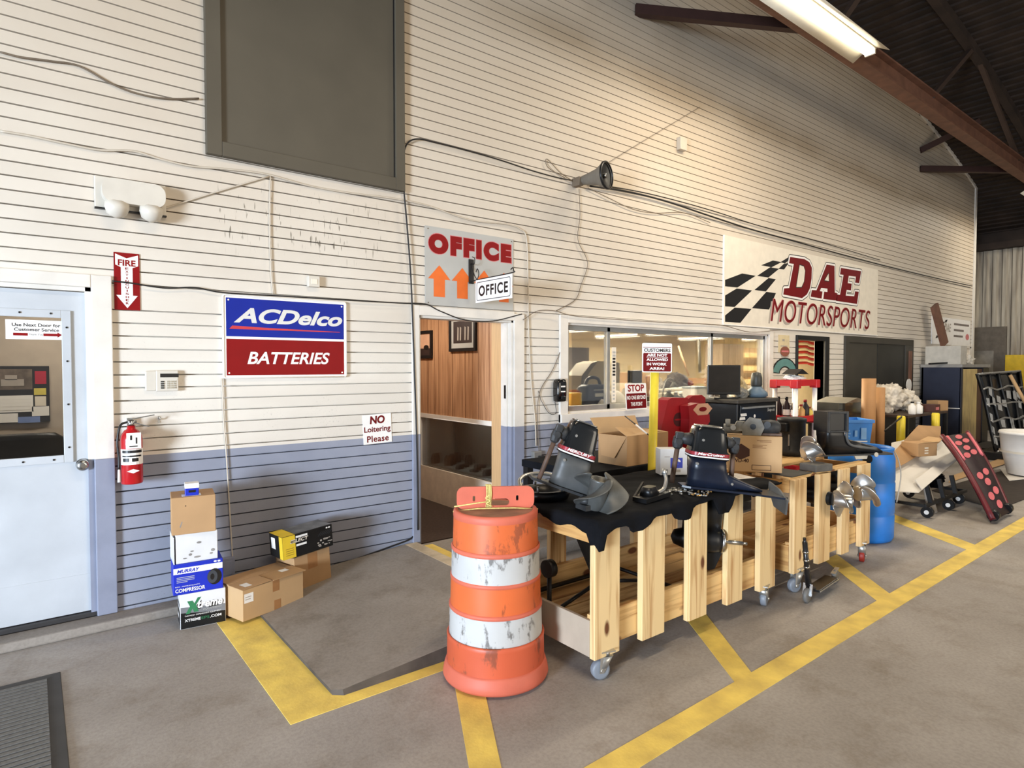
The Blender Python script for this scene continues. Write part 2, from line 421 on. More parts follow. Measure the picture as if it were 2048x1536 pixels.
stripe('painted_floor_line', [(2.625, -0.55), (2.625, -0.08), (2.74, -0.08), (2.74, -0.55)], 'short yellow painted band on the slab at the office doorway', z=0.103)
stripe('painted_floor_line', [(-1.0, -3.10), (-1.0, -2.96), (13.0, -2.86), (13.0, -3.0)], 'long yellow aisle line running the length of the floor')
G = 'diagonal yellow hatch lines beside the carts'
for pts, lb in (([(1.23, -2.96), (1.37, -2.965), (1.93, -1.95), (1.76, -1.95)], 'diagonal yellow line leading to the orange barrel'),
                ([(2.86, -2.96), (3.02, -2.96), (3.60, -2.22), (3.40, -2.22)], 'diagonal yellow line passing under the middle of the near cart'),
                ([(4.66, -2.94), (4.88, -2.94), (5.56, -2.25), (5.32, -2.25)], 'diagonal yellow line in front of the far cart'),
                ([(6.62, -2.92), (6.86, -2.92), (7.62, -1.9), (7.36, -1.9)], 'diagonal yellow line right of the blue drum')):
    stripe('painted_floor_line', pts, lb, z=.0018)['group'] = G

# ------------------------------------------------------------------ roof, end wall
b = MB(); xs = [-3.2 + i * 0.75 for i in range(32)]
def roofz(x): return max(arch(x), 4.0) if x > 0 else arch(x)
for i, (x0, x1) in enumerate(zip(xs, xs[1:])):          # planks run away from the wall, lapped like shingles
    za, zb = roofz(x0), roofz(x1)
    nn = 4
    for j in range(nn):
        a = x0 + (x1 - x0) * j / nn; c = x0 + (x1 - x0) * (j + 1) / nn
        pa = za + (zb - za) * j / nn; pc = za + (zb - za) * (j + 1) / nn
        b.poly([(a, -8.0, pa - .02), (c, -8.0, pc + .015), (c, 3.0, pc + .015), (a, 3.0, pa - .02)])
        b.poly([(c, -8.0, pc + .015), (c, -8.0, pc - .02), (c, 3.0, pc - .02), (c, 3.0, pc + .015)])
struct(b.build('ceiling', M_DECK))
# right end: corrugated pale sheets below, dark steel above
b = MB(); yy = -9.0
M_CORR = pm('pale_corrugated_sheet', (186, 176, 158), .5, var=.10, scale=2.0, stretch=(1, 6, .4), alt=(120, 110, 98))
pts = []
y = -9.0; i = 0
while y < 8.0:
    for dy, dx in ((0, 0), (.07, 0), (.10, -.045), (.17, -.045), (.20, 0)): pts.append((19.5 + dx, y + dy))
    y += .2
for (xa, ya), (xc, yc) in zip(pts, pts[1:]):
    if yc - ya > 1e-6: b.poly([(xa, ya, 0), (xc, yc, 0), (xc, yc, 4.7), (xa, ya, 4.7)])
struct(b.build('wall_right', M_CORR))
b = MB(); b.box(19.52, 19.6, -9, 8, 4.55, 7.0); b.box(19.25, 19.5, -9, 8, 4.62, 4.78)
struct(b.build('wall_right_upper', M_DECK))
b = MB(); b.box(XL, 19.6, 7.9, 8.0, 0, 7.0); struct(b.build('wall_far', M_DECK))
b = MB(); b.box(17.28, 17.40, -0.02, 0.0, 0, arch(17.3), 0); b.box(17.352, 17.40, 0.0, 3.0, 0, arch(17.3)); struct(b.build('trim_4', M_TRIMW))
# edge strip along the arch
b = MB(); N_ = 40; pr = None
for i in range(N_):
    xa = 4 + (17.3 - 4) * i / N_; xc = 4 + (17.3 - 4) * (i + 1) / N_
    b.bar((xa, -.015, arch(xa) - .03), (xc, -.015, arch(xc) - .03), .03, .06)
struct(b.build('trim_5', M_TRIMW))

# ------------------------------------------------------------------ roof steel
b = MB()     # I-beam tie along the wall
for z, hw in ((5.36, .09), (5.62, .09)): b.box(-3, 19.4, -1.3 - hw, -1.3 + hw, z - .012, z + .012)
b.box(-3, 19.4, -1.31, -1.29, 5.36, 5.62)
tag(b.build('steel_tie_beam', M_STEELRED), 'long rust-red steel I-beam below the arched roof along the wall', 'beam')
b = MB(); b.bar((10.5, -1.3, 5.62), (12.2, -1.3, arch(12.2)), .07, .07); b.bar((15.0, -1.3, 5.62), (12.6, -1.3, arch(12.6)), .07, .07)
b.bar((7.5, -1.3, 5.62), (9.0, -1.3, arch(9.0)), .07, .07)
b.b.free()
for p0, p1, lb in (((10.5, -1.3, 5.62), (12.2, -1.3, arch(12.2) - .12), 'middle'), ((15.0, -1.3, 5.62), (12.6, -1.3, arch(12.6) - .12), 'rightmost'), ((7.5, -1.3, 5.62), (9.0, -1.3, arch(9.0) - .12), 'leftmost')):
    b = MB(); b.bar(p0, p1, .07, .07); tag(b.build('truss_strut', pm('dark_brown_steel', (70, 54, 44), .7)), lb + ' diagonal steel strut from the long red beam up to the roof', 'beam', 'truss struts')
b = MB(); 
for i in range(30): b.bar((4 + i * .5, -1.3, arch(4 + i * .5) - .1), (4.5 + i * .5, -1.3, arch(4.5 + i * .5) - .1), .12, .14)
struct(b.build('trim_6', M_DECK))
for y in (-3.6, -6.0):
    b = MB()
    for i in range(30): b.bar((4 + i * .5, y, arch(4 + i * .5) - .1), (4.5 + i * .5, y, arch(4.5 + i * .5) - .1), .12, .14)
    struct(b.build('trim_7', M_DECK))
for p0, p1, lb in (((5.45, 0, 5.68), (7.6, -1.28, 5.62), 'dark steel wall brace at the top of the picture above the horn speaker'),
                   ((13.93, 0, 5.56), (15.3, -1.28, 5.48), 'lower of the two dark braces near the right end of the arch'),
                   ((13.93, 0, 5.92), (14.7, -.75, arch(14.7) - .05), 'upper of the two dark braces near the right end of the arch')):
    b = MB(); b.bar(p0, p1, .09, .11); o = b.build('wall_brace', pm('dark_brace_steel', (58, 36, 30), .6)); tag(o, lb, 'brace', 'steel braces from wall to beam')

# ------------------------------------------------------------------ fluorescent fixtures
M_TUBE = pm('lit_tube', (255, 250, 238), .5, emit=(255, 246, 226), es=7.0, var=0)
M_REFL = pm('white_enamel', (236, 228, 208), .35, var=.02)
def strip_light(name, label, loc, length, group, power, rz=0, wings=True, color=(1, .93, .80), size=.2):
    t = thing(name, label, 'ceiling light', loc, rz, group); h = length / 2
    b = MB(); b.box(-h, h, -.055, .055, .0, .07)
    if wings:
        for s_ in (-1, 1): b.grid(1, 1, lambda u, v: (-h + u * 2 * h, s_ * (.055 + v * .14), .02 - v * .085)); 
    b.build('reflector', M_REFL, t, solid=.004)
    for s_ in (-.035, .035):
        c = MB(); c.cyl((-h + .04, s_, -.035), (h - .04, s_, -.035), .017, n=10); c.build('fluorescent_tube', M_TUBE, t)
    c = MB()
    for e in (-h + .02, h - .02): c.box(e - .012, e + .012, -.055, .055, -.055, .0)
    c.build('lamp_holder', M_REFL, t)
    l = bpy.data.lights.new('tube_light', 'AREA'); l.shape = 'RECTANGLE'; l.size = length * .95; l.size_y = size; l.energy = power; l.color = color
    o = bpy.data.objects.new('tube_light', l); COL.objects.link(o); o.parent = t; o.location = (0, 0, -.075)
    return t
t = strip_light('strip_light', 'bright twin-tube strip light hung along the red beam at the top right', (6.38, -1.62, 5.26), 2.5, 'shop strip lights', 110, color=(1, .86, .66))
t.rotation_euler = (R(0), 0, 0)
strip_light('strip_light', 'strip light at the right picture edge beyond the beam', (17.1, -1.35, 5.22), 2.5, 'shop strip lights', 70)
strip_light('strip_light', 'unseen strip light added over the aisle above the near cart', (1.2, -3.6, 5.28), 2.5, 'shop strip lights', 85, color=(1, .80, .56))  # unseen fixture, added to fill the upper wall with warm light
strip_light('strip_light', 'unseen strip light added over the aisle above the far clutter', (10.5, -3.6, 5.28), 2.5, 'shop strip lights', 140, color=(1, .9, .74))  # second added fixture out of view, fill for the far end
b = MB()
for x in (5.2, 7.4, 16.1, 18.0): b.tube([(x, -1.45, 5.33), (x, -1.35, 5.40)], .008)
tag(b.build('hanger_wire', M_BLACK), 'short wire hangers holding strip lights to the beam', 'wire')

# ------------------------------------------------------------------ left door and the room behind it
dr = struct(thing('door_1', 'grey-white service door with window at left edge', 'door', (0, 0, 0)))
del dr['category']; del dr['label']
xR, xi, xl = 0.415, 0.305, 0.29
b = MB(); b.mat(M_TRIMW)
b.box(xi, xR, -.03, .02, 1.066, 2.235, .005); b.box(-.75, xi, -.03, .02, 2.155, 2.235, .005); b.box(xi - .03, xi, .0, TH, 1.066, 2.155)
b.box(-.75, xi, .0, TH, 2.13, 2.16)
b.mat(M_TRIMB); b.box(xi, xR, -.03, .02, .06, 1.066, .005); b.box(xi - .03, xi, .0, TH, .06, 1.066)
b.build('door_frame', None, dr)
b = MB(); X0 = -.62; xg, zg0, zg1 = .18, 1.075, 1.985
Yd, Ye = .035, .075
b.box(X0, xl, Yd, Ye, .09, zg0); b.box(X0, xl, Yd, Ye, zg1, 2.125); b.box(xg, xl, Yd, Ye, zg0, zg1); b.box(X0, -.50, Yd, Ye, zg0, zg1)
b.box(X0, xl, Yd - .003, Yd, .09, .33)
b.build('door_leaf', M_DOORW, dr)
b = MB()
b.box(xg - .028, xg + .02, Yd - .014, Yd, zg0 - .02, zg1 + .02, .003); b.box(-.5, xg - .028, Yd - .014, Yd, zg1 - .028, zg1 + .02, .003); b.box(-.5, xg - .028, Yd - .014, Yd, zg0 - .02, zg0 + .028, .003)
b.mat(M_DOORW)
b.build('window_bead', M_TRIMW, dr)
b = MB()
for z in (1.15, 1.42, 1.69, 1.9): b.cyl((xg - .002, Yd - .014, z), (xg - .002, Yd - .018, z), .006, n=8)
for x in (-.05, .1): 
    for z in (zg0 + .003, zg1 - .002): b.cyl((x, Yd - .014, z), (x, Yd - .018, z), .006, n=8)
b.build('screw', M_BLACK, dr)
b = MB(); b.box(-.5, xg, .05, .054, zg0, zg1); b.build('glass', M_GLASS, dr)
b = MB(); b.lathe([(.036, 0), (.036, .006), (.014, .012), (.014, .03), (.030, .036), (.036, .05), (.032, .064), (.014, .07)], (.245, Yd, 1.035), axis=(0, -1, 0)); b.build('door_knob', M_CHROME, dr)
b = MB(); b.box(-.75, .31, -.005, .13, .058, .085, .004); b.build('threshold', pm('dark_threshold', (52, 50, 50), .5), dr)
M_TANW = pm('tan_wall_paint', (184, 170, 154), .7, var=.04)
b = MB()
b.box(-1.6, 2.4, 1.9, 1.95, 0, 2.6); b.box(2.35, 2.4, .15, 1.9, 0, 2.6); b.box(-1.65, -1.6, .15, 1.95, 0, 2.6)
struct(b.build('wall_side_room', M_TANW))
b = MB(); b.box(-1.65, 2.4, .15, 1.95, 2.6, 2.65); struct(b.build('ceiling_side_room', M_TRIMW))
b = MB(); b.box(-1.6, 2.35, .15, 1.9, .0, .05); struct(b.build('floor_side_room', M_RAMP))
strip_light('ceiling_strip_light', 'strip light inside the room behind the left door', (.3, 1.1, 2.5), 1.2, None, 16)

# ------------------------------------------------------------------ office doorway and hall
of = struct(bpy.data.objects.new('door_2', None)); COL.objects.link(of)
b = MB(); b.mat(M_TRIMW)
xa, xc, zt = 2.655, 3.70, 2.10
b.box(2.585, xa, -.025, .0, 1.066, 2.185, .004); b.box(xc, 3.825, -.025, .0, 1.066, 2.165, .004); b.box(xa, xc, -.025, .0, zt, 2.18, .004)
b.box(xa - .002, xa + .02, 0, TH, 1.066, zt); b.box(xc - .02, xc, 0, TH + .02, 1.066, zt); b.box(xa, xc, 0, TH, zt - .02, zt)
b.box(xc - .04, xc - .02, .05, .10, 1.066, zt - .02)
b.mat(M_TRIMB)
b.box(2.585, xa, -.025, .0, .03, 1.066, .004); b.box(xc, 3.825, -.025, .0, .03, 1.066, .004); b.box(xa - .002, xa + .02, 0, TH, .03, 1.066); b.box(xc - .02, xc, 0, TH + .02, .03, 1.066)
b.box(xc - .04, xc - .02, .05, .10, .03, 1.066)
b.build('door_frame', None, of)
b = MB(); b.box(xc - .045, xc - .04, .062, .088, 1.34, 1.47); b.build('strike_plate', M_BLACK, of)
def panel_mat():
    m = bpy.data.materials.new('wood_panelling'); m.use_nodes = True; nt = m.node_tree; N = nt.nodes; L = nt.links; b = N['Principled BSDF']
    b.inputs['Roughness'].default_value = .45
    g = N.new('ShaderNodeNewGeometry'); mp = N.new('ShaderNodeMapping'); mp.inputs['Scale'].default_value = (22, 22, 1.2); L.new(g.outputs['Position'], mp.inputs[0])
    n = N.new('ShaderNodeTexNoise'); n.inputs['Scale'].default_value = 1.6; n.inputs['Detail'].default_value = 6; L.new(mp.outputs[0], n.inputs[0])
    r = N.new('ShaderNodeValToRGB'); r.color_ramp.elements[0].position = .3; r.color_ramp.elements[1].position = .7
    r.color_ramp.elements[0].color = lin((146, 102, 70)); r.color_ramp.elements[1].color = lin((192, 146, 108)); L.new(n.outputs['Fac'], r.inputs[0]); L.new(r.outputs[0], b.inputs['Base Color'])
    return m
M_PANEL = panel_mat(); M_WOODJ = pm('tan_wood_jamb', (206, 168, 122), .5, var=.07, scale=4, stretch=(20, 20, 1))
XH = 3.73
b = MB(); y = .34; i = 0
wd = [.10, .20, .10, .15, .25, .10, .2, .1, .15, .25, .1, .2, .1, .15, .2]
while y < 3.2:
    w_ = wd[i % len(wd)]; i += 1
    b.box(XH, XH + .02, y, y + w_ - .008, 1.09, 2.62); b.box(XH + .006, XH + .02, y + w_ - .008, y + w_, 1.09, 2.62); y += w_
struct(b.build('wall_hall_panelling', M_PANEL))
b = MB(); b.box(XH - .045, XH + .06, .17, .335, .05, 2.6); struct(b.build('trim_8', M_WOODJ))
b = MB(); b.box(XH - .01, XH + .06, .335, 3.2, 1.04, 1.09); b.box(XH - .01, XH + .06, .335, .37, .45, 1.04); b.box(XH - .01, XH + .06, 1.86, 1.90, .45, 1.04); struct(b.build('trim_9', M_TRIMW))
b = MB(); b.box(XH, XH + .03, .335, 3.2, .05, .45); b.box(XH, XH + .03, 1.9, 3.2, .45, 1.05); struct(b.build('wall_hall_lower', pm('cream_wall_paint', (206, 192, 172), .6)))
b = MB(); b.box(2.4, 3.73, 3.2, 3.25, 0, 2.62); b.box(2.45, 2.5, .15, 3.2, 0, 2.62); struct(b.build('wall_hall_end', M_PANEL))
b = MB(); b.box(2.45, 3.8, .15, 3.25, 2.62, 2.66); struct(b.build('ceiling_hall', M_TRIMW))
b = MB(); b.box(2.5, XH, .15, 3.2, 0, .052); struct(b.build('floor_hall', pm('brown_carpet', (62, 46, 36), .95, var=.15, scale=40)))
strip_light('ceiling_strip_light', 'strip light inside the panelled hall behind the office doorway', (3.05, 1.3, 2.52), 1.2, None, 19, rz=pi / 2, color=(1, .93, .82))
# glazed display recess in the hall wall
b = MB(); b.box(XH + .02, XH + .04, .345, 1.88, .45, 1.04); struct(b.build('window_3', M_GLASS))
b = MB(); b.box(XH + .06, XH + .55, .3, 1.95, .44, .47); b.box(XH + .06, XH + .55, .3, 1.95, 1.06, 1.10); b.box(XH + .53, XH + .56, .3, 1.95, .44, 1.1); b.box(XH + .06, XH + .55, .29, .31, .44, 1.1); b.box(XH + .06, XH + .55, 1.93, 1.95, .44, 1.1)
struct(b.build('wall_display_recess', pm('recess_grey_green', (176, 178, 164), .6)))
l = bpy.data.lights.new('recess_light', 'AREA'); l.size = .9; l.energy = 2.2; o = bpy.data.objects.new('recess_light', l); COL.objects.link(o); o.location = (XH + .3, 1.1, 1.05)

# ------------------------------------------------------------------ shop window
wn = struct(bpy.data.objects.new('window_1', None)); COL.objects.link(wn)
b = MB(); x0, x1, z0, z1 = 4.41, 8.36, 1.16, 2.11
b.box(4.30, x0, -.03, 0, 1.066, 2.19, .004); b.box(x1, 8.47, -.03, 0, 1.05, 2.16, .004); b.box(x0, x1, -.03, 0, z1, 2.19, .004)
b.box(4.30, 8.47, -.05, 0, 1.07, 1.16, .004)
for a, c, p, q in ((x0, x0 + .02, z0, z1), (x1 - .02, x1, z0, z1)): b.box(a, c, 0, TH, p, q)
b.box(x0, x1, 0, TH, z0, z0 + .02); b.box(x0, x1, 0, TH, z1 - .02, z1)
b.build('window_frame', M_TRIMW, wn)
b = MB(); y0, y1 = .035, .08
for x in (x0 + .02, 5.06, 7.02, x1 - .06): b.box(x, x + .05, y0, y1, z0 + .02, z1 - .02, .003)
b.box(x0 + .02, x1 - .02, y0, y1, z0 + .02, z0 + .075, .003); b.box(x0 + .02, x1 - .02, y0, y1, z1 - .07, z1 - .02, .003)
b.build('sash', M_ALU, wn)
for k_, (a, c) in enumerate(((x0 + .07, 5.06), (5.11, 7.02), (7.07, x1 - .06))):
    b = MB(); b.box(a, c, .055, .059, z0 + .075, z1 - .07); b.build('glass', M_GLASS, wn)
# shop room behind it
M_SHOPW = pm('cream_shop_wall', (222, 206, 168), .6, var=.03)
b = MB(); 
for i in range(20):
    z = .05 + i * .15; b.box(3.95, 14.4, 6.0, 6.03, z, z + .143)
b.box(3.95, 14.4, 6.02, 6.06, 0, 3.1); struct(b.build('wall_shop_far', M_SHOPW))
b = MB(); b.box(14.35, 14.4, .15, 6.0, 0, 3.0); b.box(4.34, 4.36, .15, 6.0, 0, 3.0); struct(b.build('wall_shop_side', M_SHOPW))
b = MB(); b.box(3.9, 14.4, .15, 6.05, 2.75, 2.8); struct(b.build('ceiling_shop', pm('ceiling_tile_grey', (170, 158, 134), .8)))
b = MB(); b.box(4.3, 14.4, .15, 6.0, 0, .02); struct(b.build('floor_shop', M_RAMP))
for i, (x, y) in enumerate(((5.6, 1.4), (5.6, 2.8), (5.6, 4.2), (7.6, 1.4), (7.6, 2.8), (7.6, 4.2), (9.8, 1.4), (9.8, 2.8), (9.8, 4.2), (12.2, 2.2), (12.2, 3.8), (13.6, 3.0))):
    strip_light('ceiling_strip_light', 'lit fluorescent strip light on the ceiling of the shop behind the window', (x, y, 2.34), 1.25, 'strip lights behind the shop window', 150, rz=pi / 2, wings=False, color=(1, .9, .68))
# ------------------------------------------------------------------ doorway with the flag, dark panel doors, high hatch, far small window
d3 = struct(bpy.data.objects.new('door_3', None)); COL.objects.link(d3)
b = MB(); b.box(9.15, 9.19, -.03, TH, 0, 2.13, .004); b.box(10.05, 10.19, -.03, TH, 0, 2.13, .004); b.box(9.19, 10.05, -.03, TH, 2.06, 2.13, .004)
b.build('door_frame', M_BLACK, d3)
d4 = struct(bpy.data.objects.new('door_4', None)); COL.objects.link(d4)
b = MB(); b.box(10.75, 13.7, -.035, 0, 2.06, 2.17, .004); b.box(10.75, 10.9, -.035, 0, .3, 2.06, .004); b.box(13.3, 13.7, -.035, 0, .3, 2.06, .004); b.build('door_frame', M_DARKOL, d4)
b = MB(); b.box(10.9, 12.05, -.012, 0, .3, 2.06); b.build('door_leaf', M_DARKOL, d4)
b = MB(); b.box(12.07, 13.3, -.018, 0, .3, 2.06); b.build('door_leaf', pm('darker_door_paint', (46, 44, 38), .5, var=.12, scale=2.5), d4)
ht = struct(bpy.data.objects.new('door_5', None)); COL.objects.link(ht)
b = MB(); x0, x1, z0, z1 = .98, 2.51, 3.13, 5.6
b.box(x0, x0 + .10, -.05, 0, z0, z1, .004); b.box(x1 - .085, x1, -.05, 0, z0, z1, .004); b.box(x0 + .10, x1 - .085, -.05, 0, z0, z0 + .10, .004); b.build('door_frame', M_OLIVE, ht)
b = MB(); b.box(x0 + .10, x1 - .093, -.022, 0, z0 + .10, z1); b.build('door_leaf', M_OLIVE, ht)
b = MB(); b.box(x1 - .093, x1 - .086, -.03, 0, z0 + .02, z1); b.build('gap_strip', M_BLACK, ht)
w2 = struct(bpy.data.objects.new('window_2', None)); COL.objects.link(w2)
b = MB(); b.box(15.9, 16.0, -.02, .0, 1.7, 2.1); b.box(17.12, 17.2, -.02, .0, 1.7, 2.1); b.box(15.9, 17.2, -.02, 0, 2.07, 2.12); b.box(15.9, 17.2, -.05, .0, 1.69, 1.74); b.box(16.5, 16.56, .03, .06, 1.74, 2.07); b.build('window_frame', M_TRIMW, w2)
b = MB(); b.box(16, 17.12, .05, .054, 1.74, 2.07); b.build('glass', M_GLASS, w2)
b = MB(); b.box(15.5, 17.3, 1.5, 1.55, 1, 2.7); struct(b.build('wall_lit_room', M_SHOPW))
strip_light('ceiling_strip_light', 'small lit strip light seen through the far small window', (16.4, .8, 2.3), 1.0, None, 20)
# ------------------------------------------------------------------ ink colours
I_RED = pm('sign_red', (132, 8, 12), .5, var=.03, spec=.2); I_DKRED = pm('sign_dark_red', (108, 8, 14), .5, var=.04, spec=.2)
I_BLUE = pm('sign_blue', (6, 34, 142), .45, var=.06, scale=3, spec=.2); I_WHITE = pm('sign_white', (238, 234, 228), .4, var=.02)
I_BLACK = pm('sign_black', (24, 22, 22), .4, var=.03); I_GREY = pm('sign_grey', (176, 174, 168), .45, var=.03, scale=4)
I_ORANGE = pm('sign_orange', (222, 104, 32), .45, var=.04); I_CREAM = pm('sign_cream', (228, 218, 200), .45, var=.03)
I_PINK = pm('faded_red', (206, 120, 120), .5, var=.05); I_LGREY = pm('faded_grey', (170, 160, 148), .5, var=.05); I_SILVER = pm('sign_silver', (206, 204, 198), .3, var=.03)
M_PLW = pm('white_plastic', (206, 198, 184), .4, var=.03); M_PLB = pm('black_plastic', (22, 22, 23), .35, var=.08); M_CABLE = pm('white_cable', (196, 184, 166), .5, var=.03); M_CABLEB = pm('black_cable', (26, 24, 24), .5); M_CABLEG = pm('dusty_cable', (112, 98, 82), .6)
def rrect(x0, x1, z0, z1, r, n=4):
    out = []
    for cx, cz, a in ((x1 - r, z0 + r, -pi / 2), (x1 - r, z1 - r, 0), (x0 + r, z1 - r, pi / 2), (x0 + r, z0 + r, pi)):
        for i in range(n + 1): t = a + pi / 2 * i / n; out.append((cx + r * cos(t), cz + r * sin(t)))
    return out
def plate(name, w_, h_, m, parent, y0=-.008, y1=-.001, r=.008):
    b = MB(); b.prism(rrect(0, w_, 0, h_, r), y0, y1); return b.build(name, m, parent)

# ACDelco sign
t = thing('wall_sign', 'blue and red battery sign in a white raised frame on the left wall', 'sign', (1.071, 0, 1.569))
plate('sign_panel', .922, .602, I_WHITE, t, -.02, -.002, .02)
b = MB(); rr_ = rrect(.006, .916, .006, .596, .016); b.tube([(x, -.022, z) for x, z in rr_ + rr_[:1]], .005, 6); b.build('raised_rim', I_WHITE, t)
d = Decal((0, -.02, 0)); d.rect(.024, .898, .303, .578, I_BLUE, .0008); d.rect(.024, .898, .024, .285, I_RED, .0008); d.build('colour_field', t)
d = Decal((0, -.02, 0)); d.text('ACDelco', .075, .402, .885, .512, I_SILVER, shear=.32, bold=.035, h=.002); d.build('brand_lettering', t)
d = Decal((0, -.02, 0)); d.shape([[(.045, .356), (.86, .356), (.87, .360), (.30, .372), (.065, .380)]], pm('swoosh_red', (196, 44, 52), .4), .002); d.build('red_swoosh', t)
d = Decal((0, -.02, 0)); d.text('BATTERIES', .165, .104, .78, .195, I_WHITE, shear=.25, bold=.022, h=.002); d.build('lettering', t)
b = MB()
for x in (.04, .88):
    for z in (.04, .562): b.cyl((x, -.02, z), (x, -.024, z), .006, n=8)
b.build('screw', M_CHROME, t)

# FIRE EXTINGUISHER arrow sign
p0 = W(229, 619); t = thing('wall_sign', 'narrow red and white fire extinguisher arrow sign beside the left door', 'sign', (p0.x, 0, p0.z)); w_, h_ = .143, .37
plate('sign_panel', w_, h_, I_RED, t, -.006, -.001, .003)
d = Decal((0, -.006, 0)); d.shape([[(.008, .36), (.071, .335), (.135, .36), (.135, .29), (.103, .275), (.103, .095), (.130, .095), (.071, .012), (.010, .095), (.038, .095), (.038, .275), (.008, .29)]], I_WHITE, .0008); d.build('white_arrow', t)
d = Decal((0, -.006, 0)); d.text('FIRE', .022, .285, .121, .325, I_RED, bold=.03, h=.0018)
for i, ch in enumerate('EXTINGUISHER'): d.text(ch, .062 if ch != 'I' else .068, .262 - i * .0205, .080 if ch != 'I' else .074, .276 - i * .0205, I_RED, bold=.02, h=.0018)
d.build('lettering', t)
# fire extinguisher
px = W(260, 950, -.09); t = thing('fire_extinguisher', 'red fire extinguisher with white tag hanging by the left door', 'fire extinguisher', (.50, -.095, .90))
M_EXT = pm('extinguisher_red', (176, 20, 26), .3, var=.06, coat=.4)
b = MB(); b.lathe([(.03, 0), (.058, .004), (.062, .012), (.062, .29), (.058, .315), (.040, .345), (.024, .355), (.024, .375)]); b.build('cylinder', M_EXT, t)
b = MB(); n = 20
def arcq(a0, a1, z0, z1, r): return [[(r * cos(a0 + (a1 - a0) * i / 10), r * sin(a0 + (a1 - a0) * i / 10), z) for i in range(11)] for z in (z0, z1)]
q = arcq(R(-170), R(-10), .13, .23, .0626); b.mat(I_WHITE)
for i in range(10): b.poly([q[0][i], q[0][i + 1], q[1][i + 1], q[1][i]])
b.mat(I_BLACK)
for z0, z1, a0, a1 in ((.205, .222, -150, -35), (.15, .172, -145, -110), (.15, .172, -95, -60), (.18, .19, -150, -40)):
    q = arcq(R(a0), R(a1), z0, z1, .063)
    for i in range(10): b.poly([q[0][i], q[0][i + 1], q[1][i + 1], q[1][i]])
b.build('instruction_label', None, t)
d = Decal((0, -.0632, .09)); d.shape([[(-.035, 0), (0, -.014), (.035, 0), (0, .014)]], I_WHITE, .003); d.build('white_diamond', t)
b = MB(); b.cyl((0, 0, .37), (0, 0, .41), .018); b.cyl((-.02, 0, .4), (.03, 0, .4), .012); b.build('valve', M_CHROME, t)
b = MB(); b.bar((-.015, 0, .415), (.13, -.01, .44), .02, .006); b.build('carry_handle', M_CHROME, t)
b = MB(); b.bar((-.01, 0, .405), (.10, -.02, .365), .02, .005); b.build('squeeze_lever', M_CHROME, t)
b = MB(); b.tube(smoothpath([(-.02, 0, .4), (-.06, -.01, .38), (-.078, -.015, .28), (-.072, -.015, .18), (-.072, -.015, .10)], 5), .007); b.build('hose', M_PLB, t)
b = MB(); b.cyl((-.072, -.015, .12), (-.072, -.015, .02), .006, .010, 10); b.build('nozzle', I_WHITE, t)
b = MB(); b.box(-.035, .045, -.075, -.0735, .235, .335); b.mat(I_WHITE); b.M = Matrix.Identity(4); o = b.build('paper_tag', I_WHITE, t)
d = Decal((-.035, -.0755, .235)); d.rect(.02, .03, .055, .085, I_BLACK); d.rect(.05, .058, .03, .07, I_BLACK); d.rect(.015, .06, .012, .018, I_BLACK); d.build('tag_print', t)
b = MB(); b.box(-.015, .015, .055, .094, .33, .42); b.build('wall_bracket', M_CHROME, t)
p = W(318, 838); b = MB(); b.cyl((p.x, -.0, p.z), (p.x, -.03, p.z), .004); b.tube([(p.x, -.03, p.z), (p.x + .004, -.034, p.z + .015)], .004); b.bar((p.x, -.002, p.z - .025), (p.x, -.002, p.z + .02), .012, .003, (0, 1, 0)); tag(b.build('coat_hook', M_CHROME), 'small bare metal hook right of the fire extinguisher', 'hook')
# alarm keypad
p = W(290, 783); q = W(355, 741); t = thing('alarm_keypad', 'dirty white alarm keypad with a dark display on the left wall', 'keypad', (p.x, 0, p.z)); w_ = q.x - p.x; h_ = q.z - p.z
b = MB(); b.box(.06, w_, -.035, 0, 0, h_, .006); b.build('housing', M_PLW, t)
b = MB(); b.box(0, .062, -.026, 0, .004, h_ - .002, .006); b.build('hinged_cover', M_PLW, t)
d = Decal((0, -.035, 0)); d.rect(.085, .195, h_ - .045, h_ - .02, I_BLACK, .001); d.build('display', t)
b = MB()
for i in range(4): b.box(.088, .108, -.039, -.034, .018 + i * .014, .027 + i * .014)
b.build('button_column', I_BLACK, t)
b = MB()
for i in range(4):
    for j in range(3): b.box(.125 + j * .02, .139 + j * .02, -.038, -.034, .018 + i * .014, .028 + i * .014)
b.build('number_keys', pm('grubby_keys', (168, 158, 138), .6, var=.15, scale=30), t)
# motion sensor box
p = W(613, 574); t = thing('door_chime', 'small cream plastic box on the wall above the battery sign', 'sensor', (p.x, 0, p.z))
b = MB(); b.box(0, .09, -.045, 0, 0, .085, .006); b.build('housing', M_PLW, t); b = MB(); b.box(.02, .07, -.049, -.045, .02, .06, .002); b.build('front_lens', I_CREAM, t)
# no loitering
p = W(727, 890); t = thing('hand_painted_sign', 'small white hand-lettered no loitering sign left of the office door', 'sign', (p.x, 0, p.z)); t.rotation_euler = (0, R(-2), 0)
plate('sign_panel', .255, .245, I_WHITE, t, -.006, -.001, .003)
d = Decal((0, -.006, 0)); d.text('NO', .06, .165, .195, .232, I_DKRED, shear=.1, bold=.04); d.text('Loitering', .008, .085, .245, .145, I_DKRED, bold=.02); d.text('Please', .03, .015, .225, .068, I_DKRED, bold=.02, space=1.1); d.build('lettering', t)
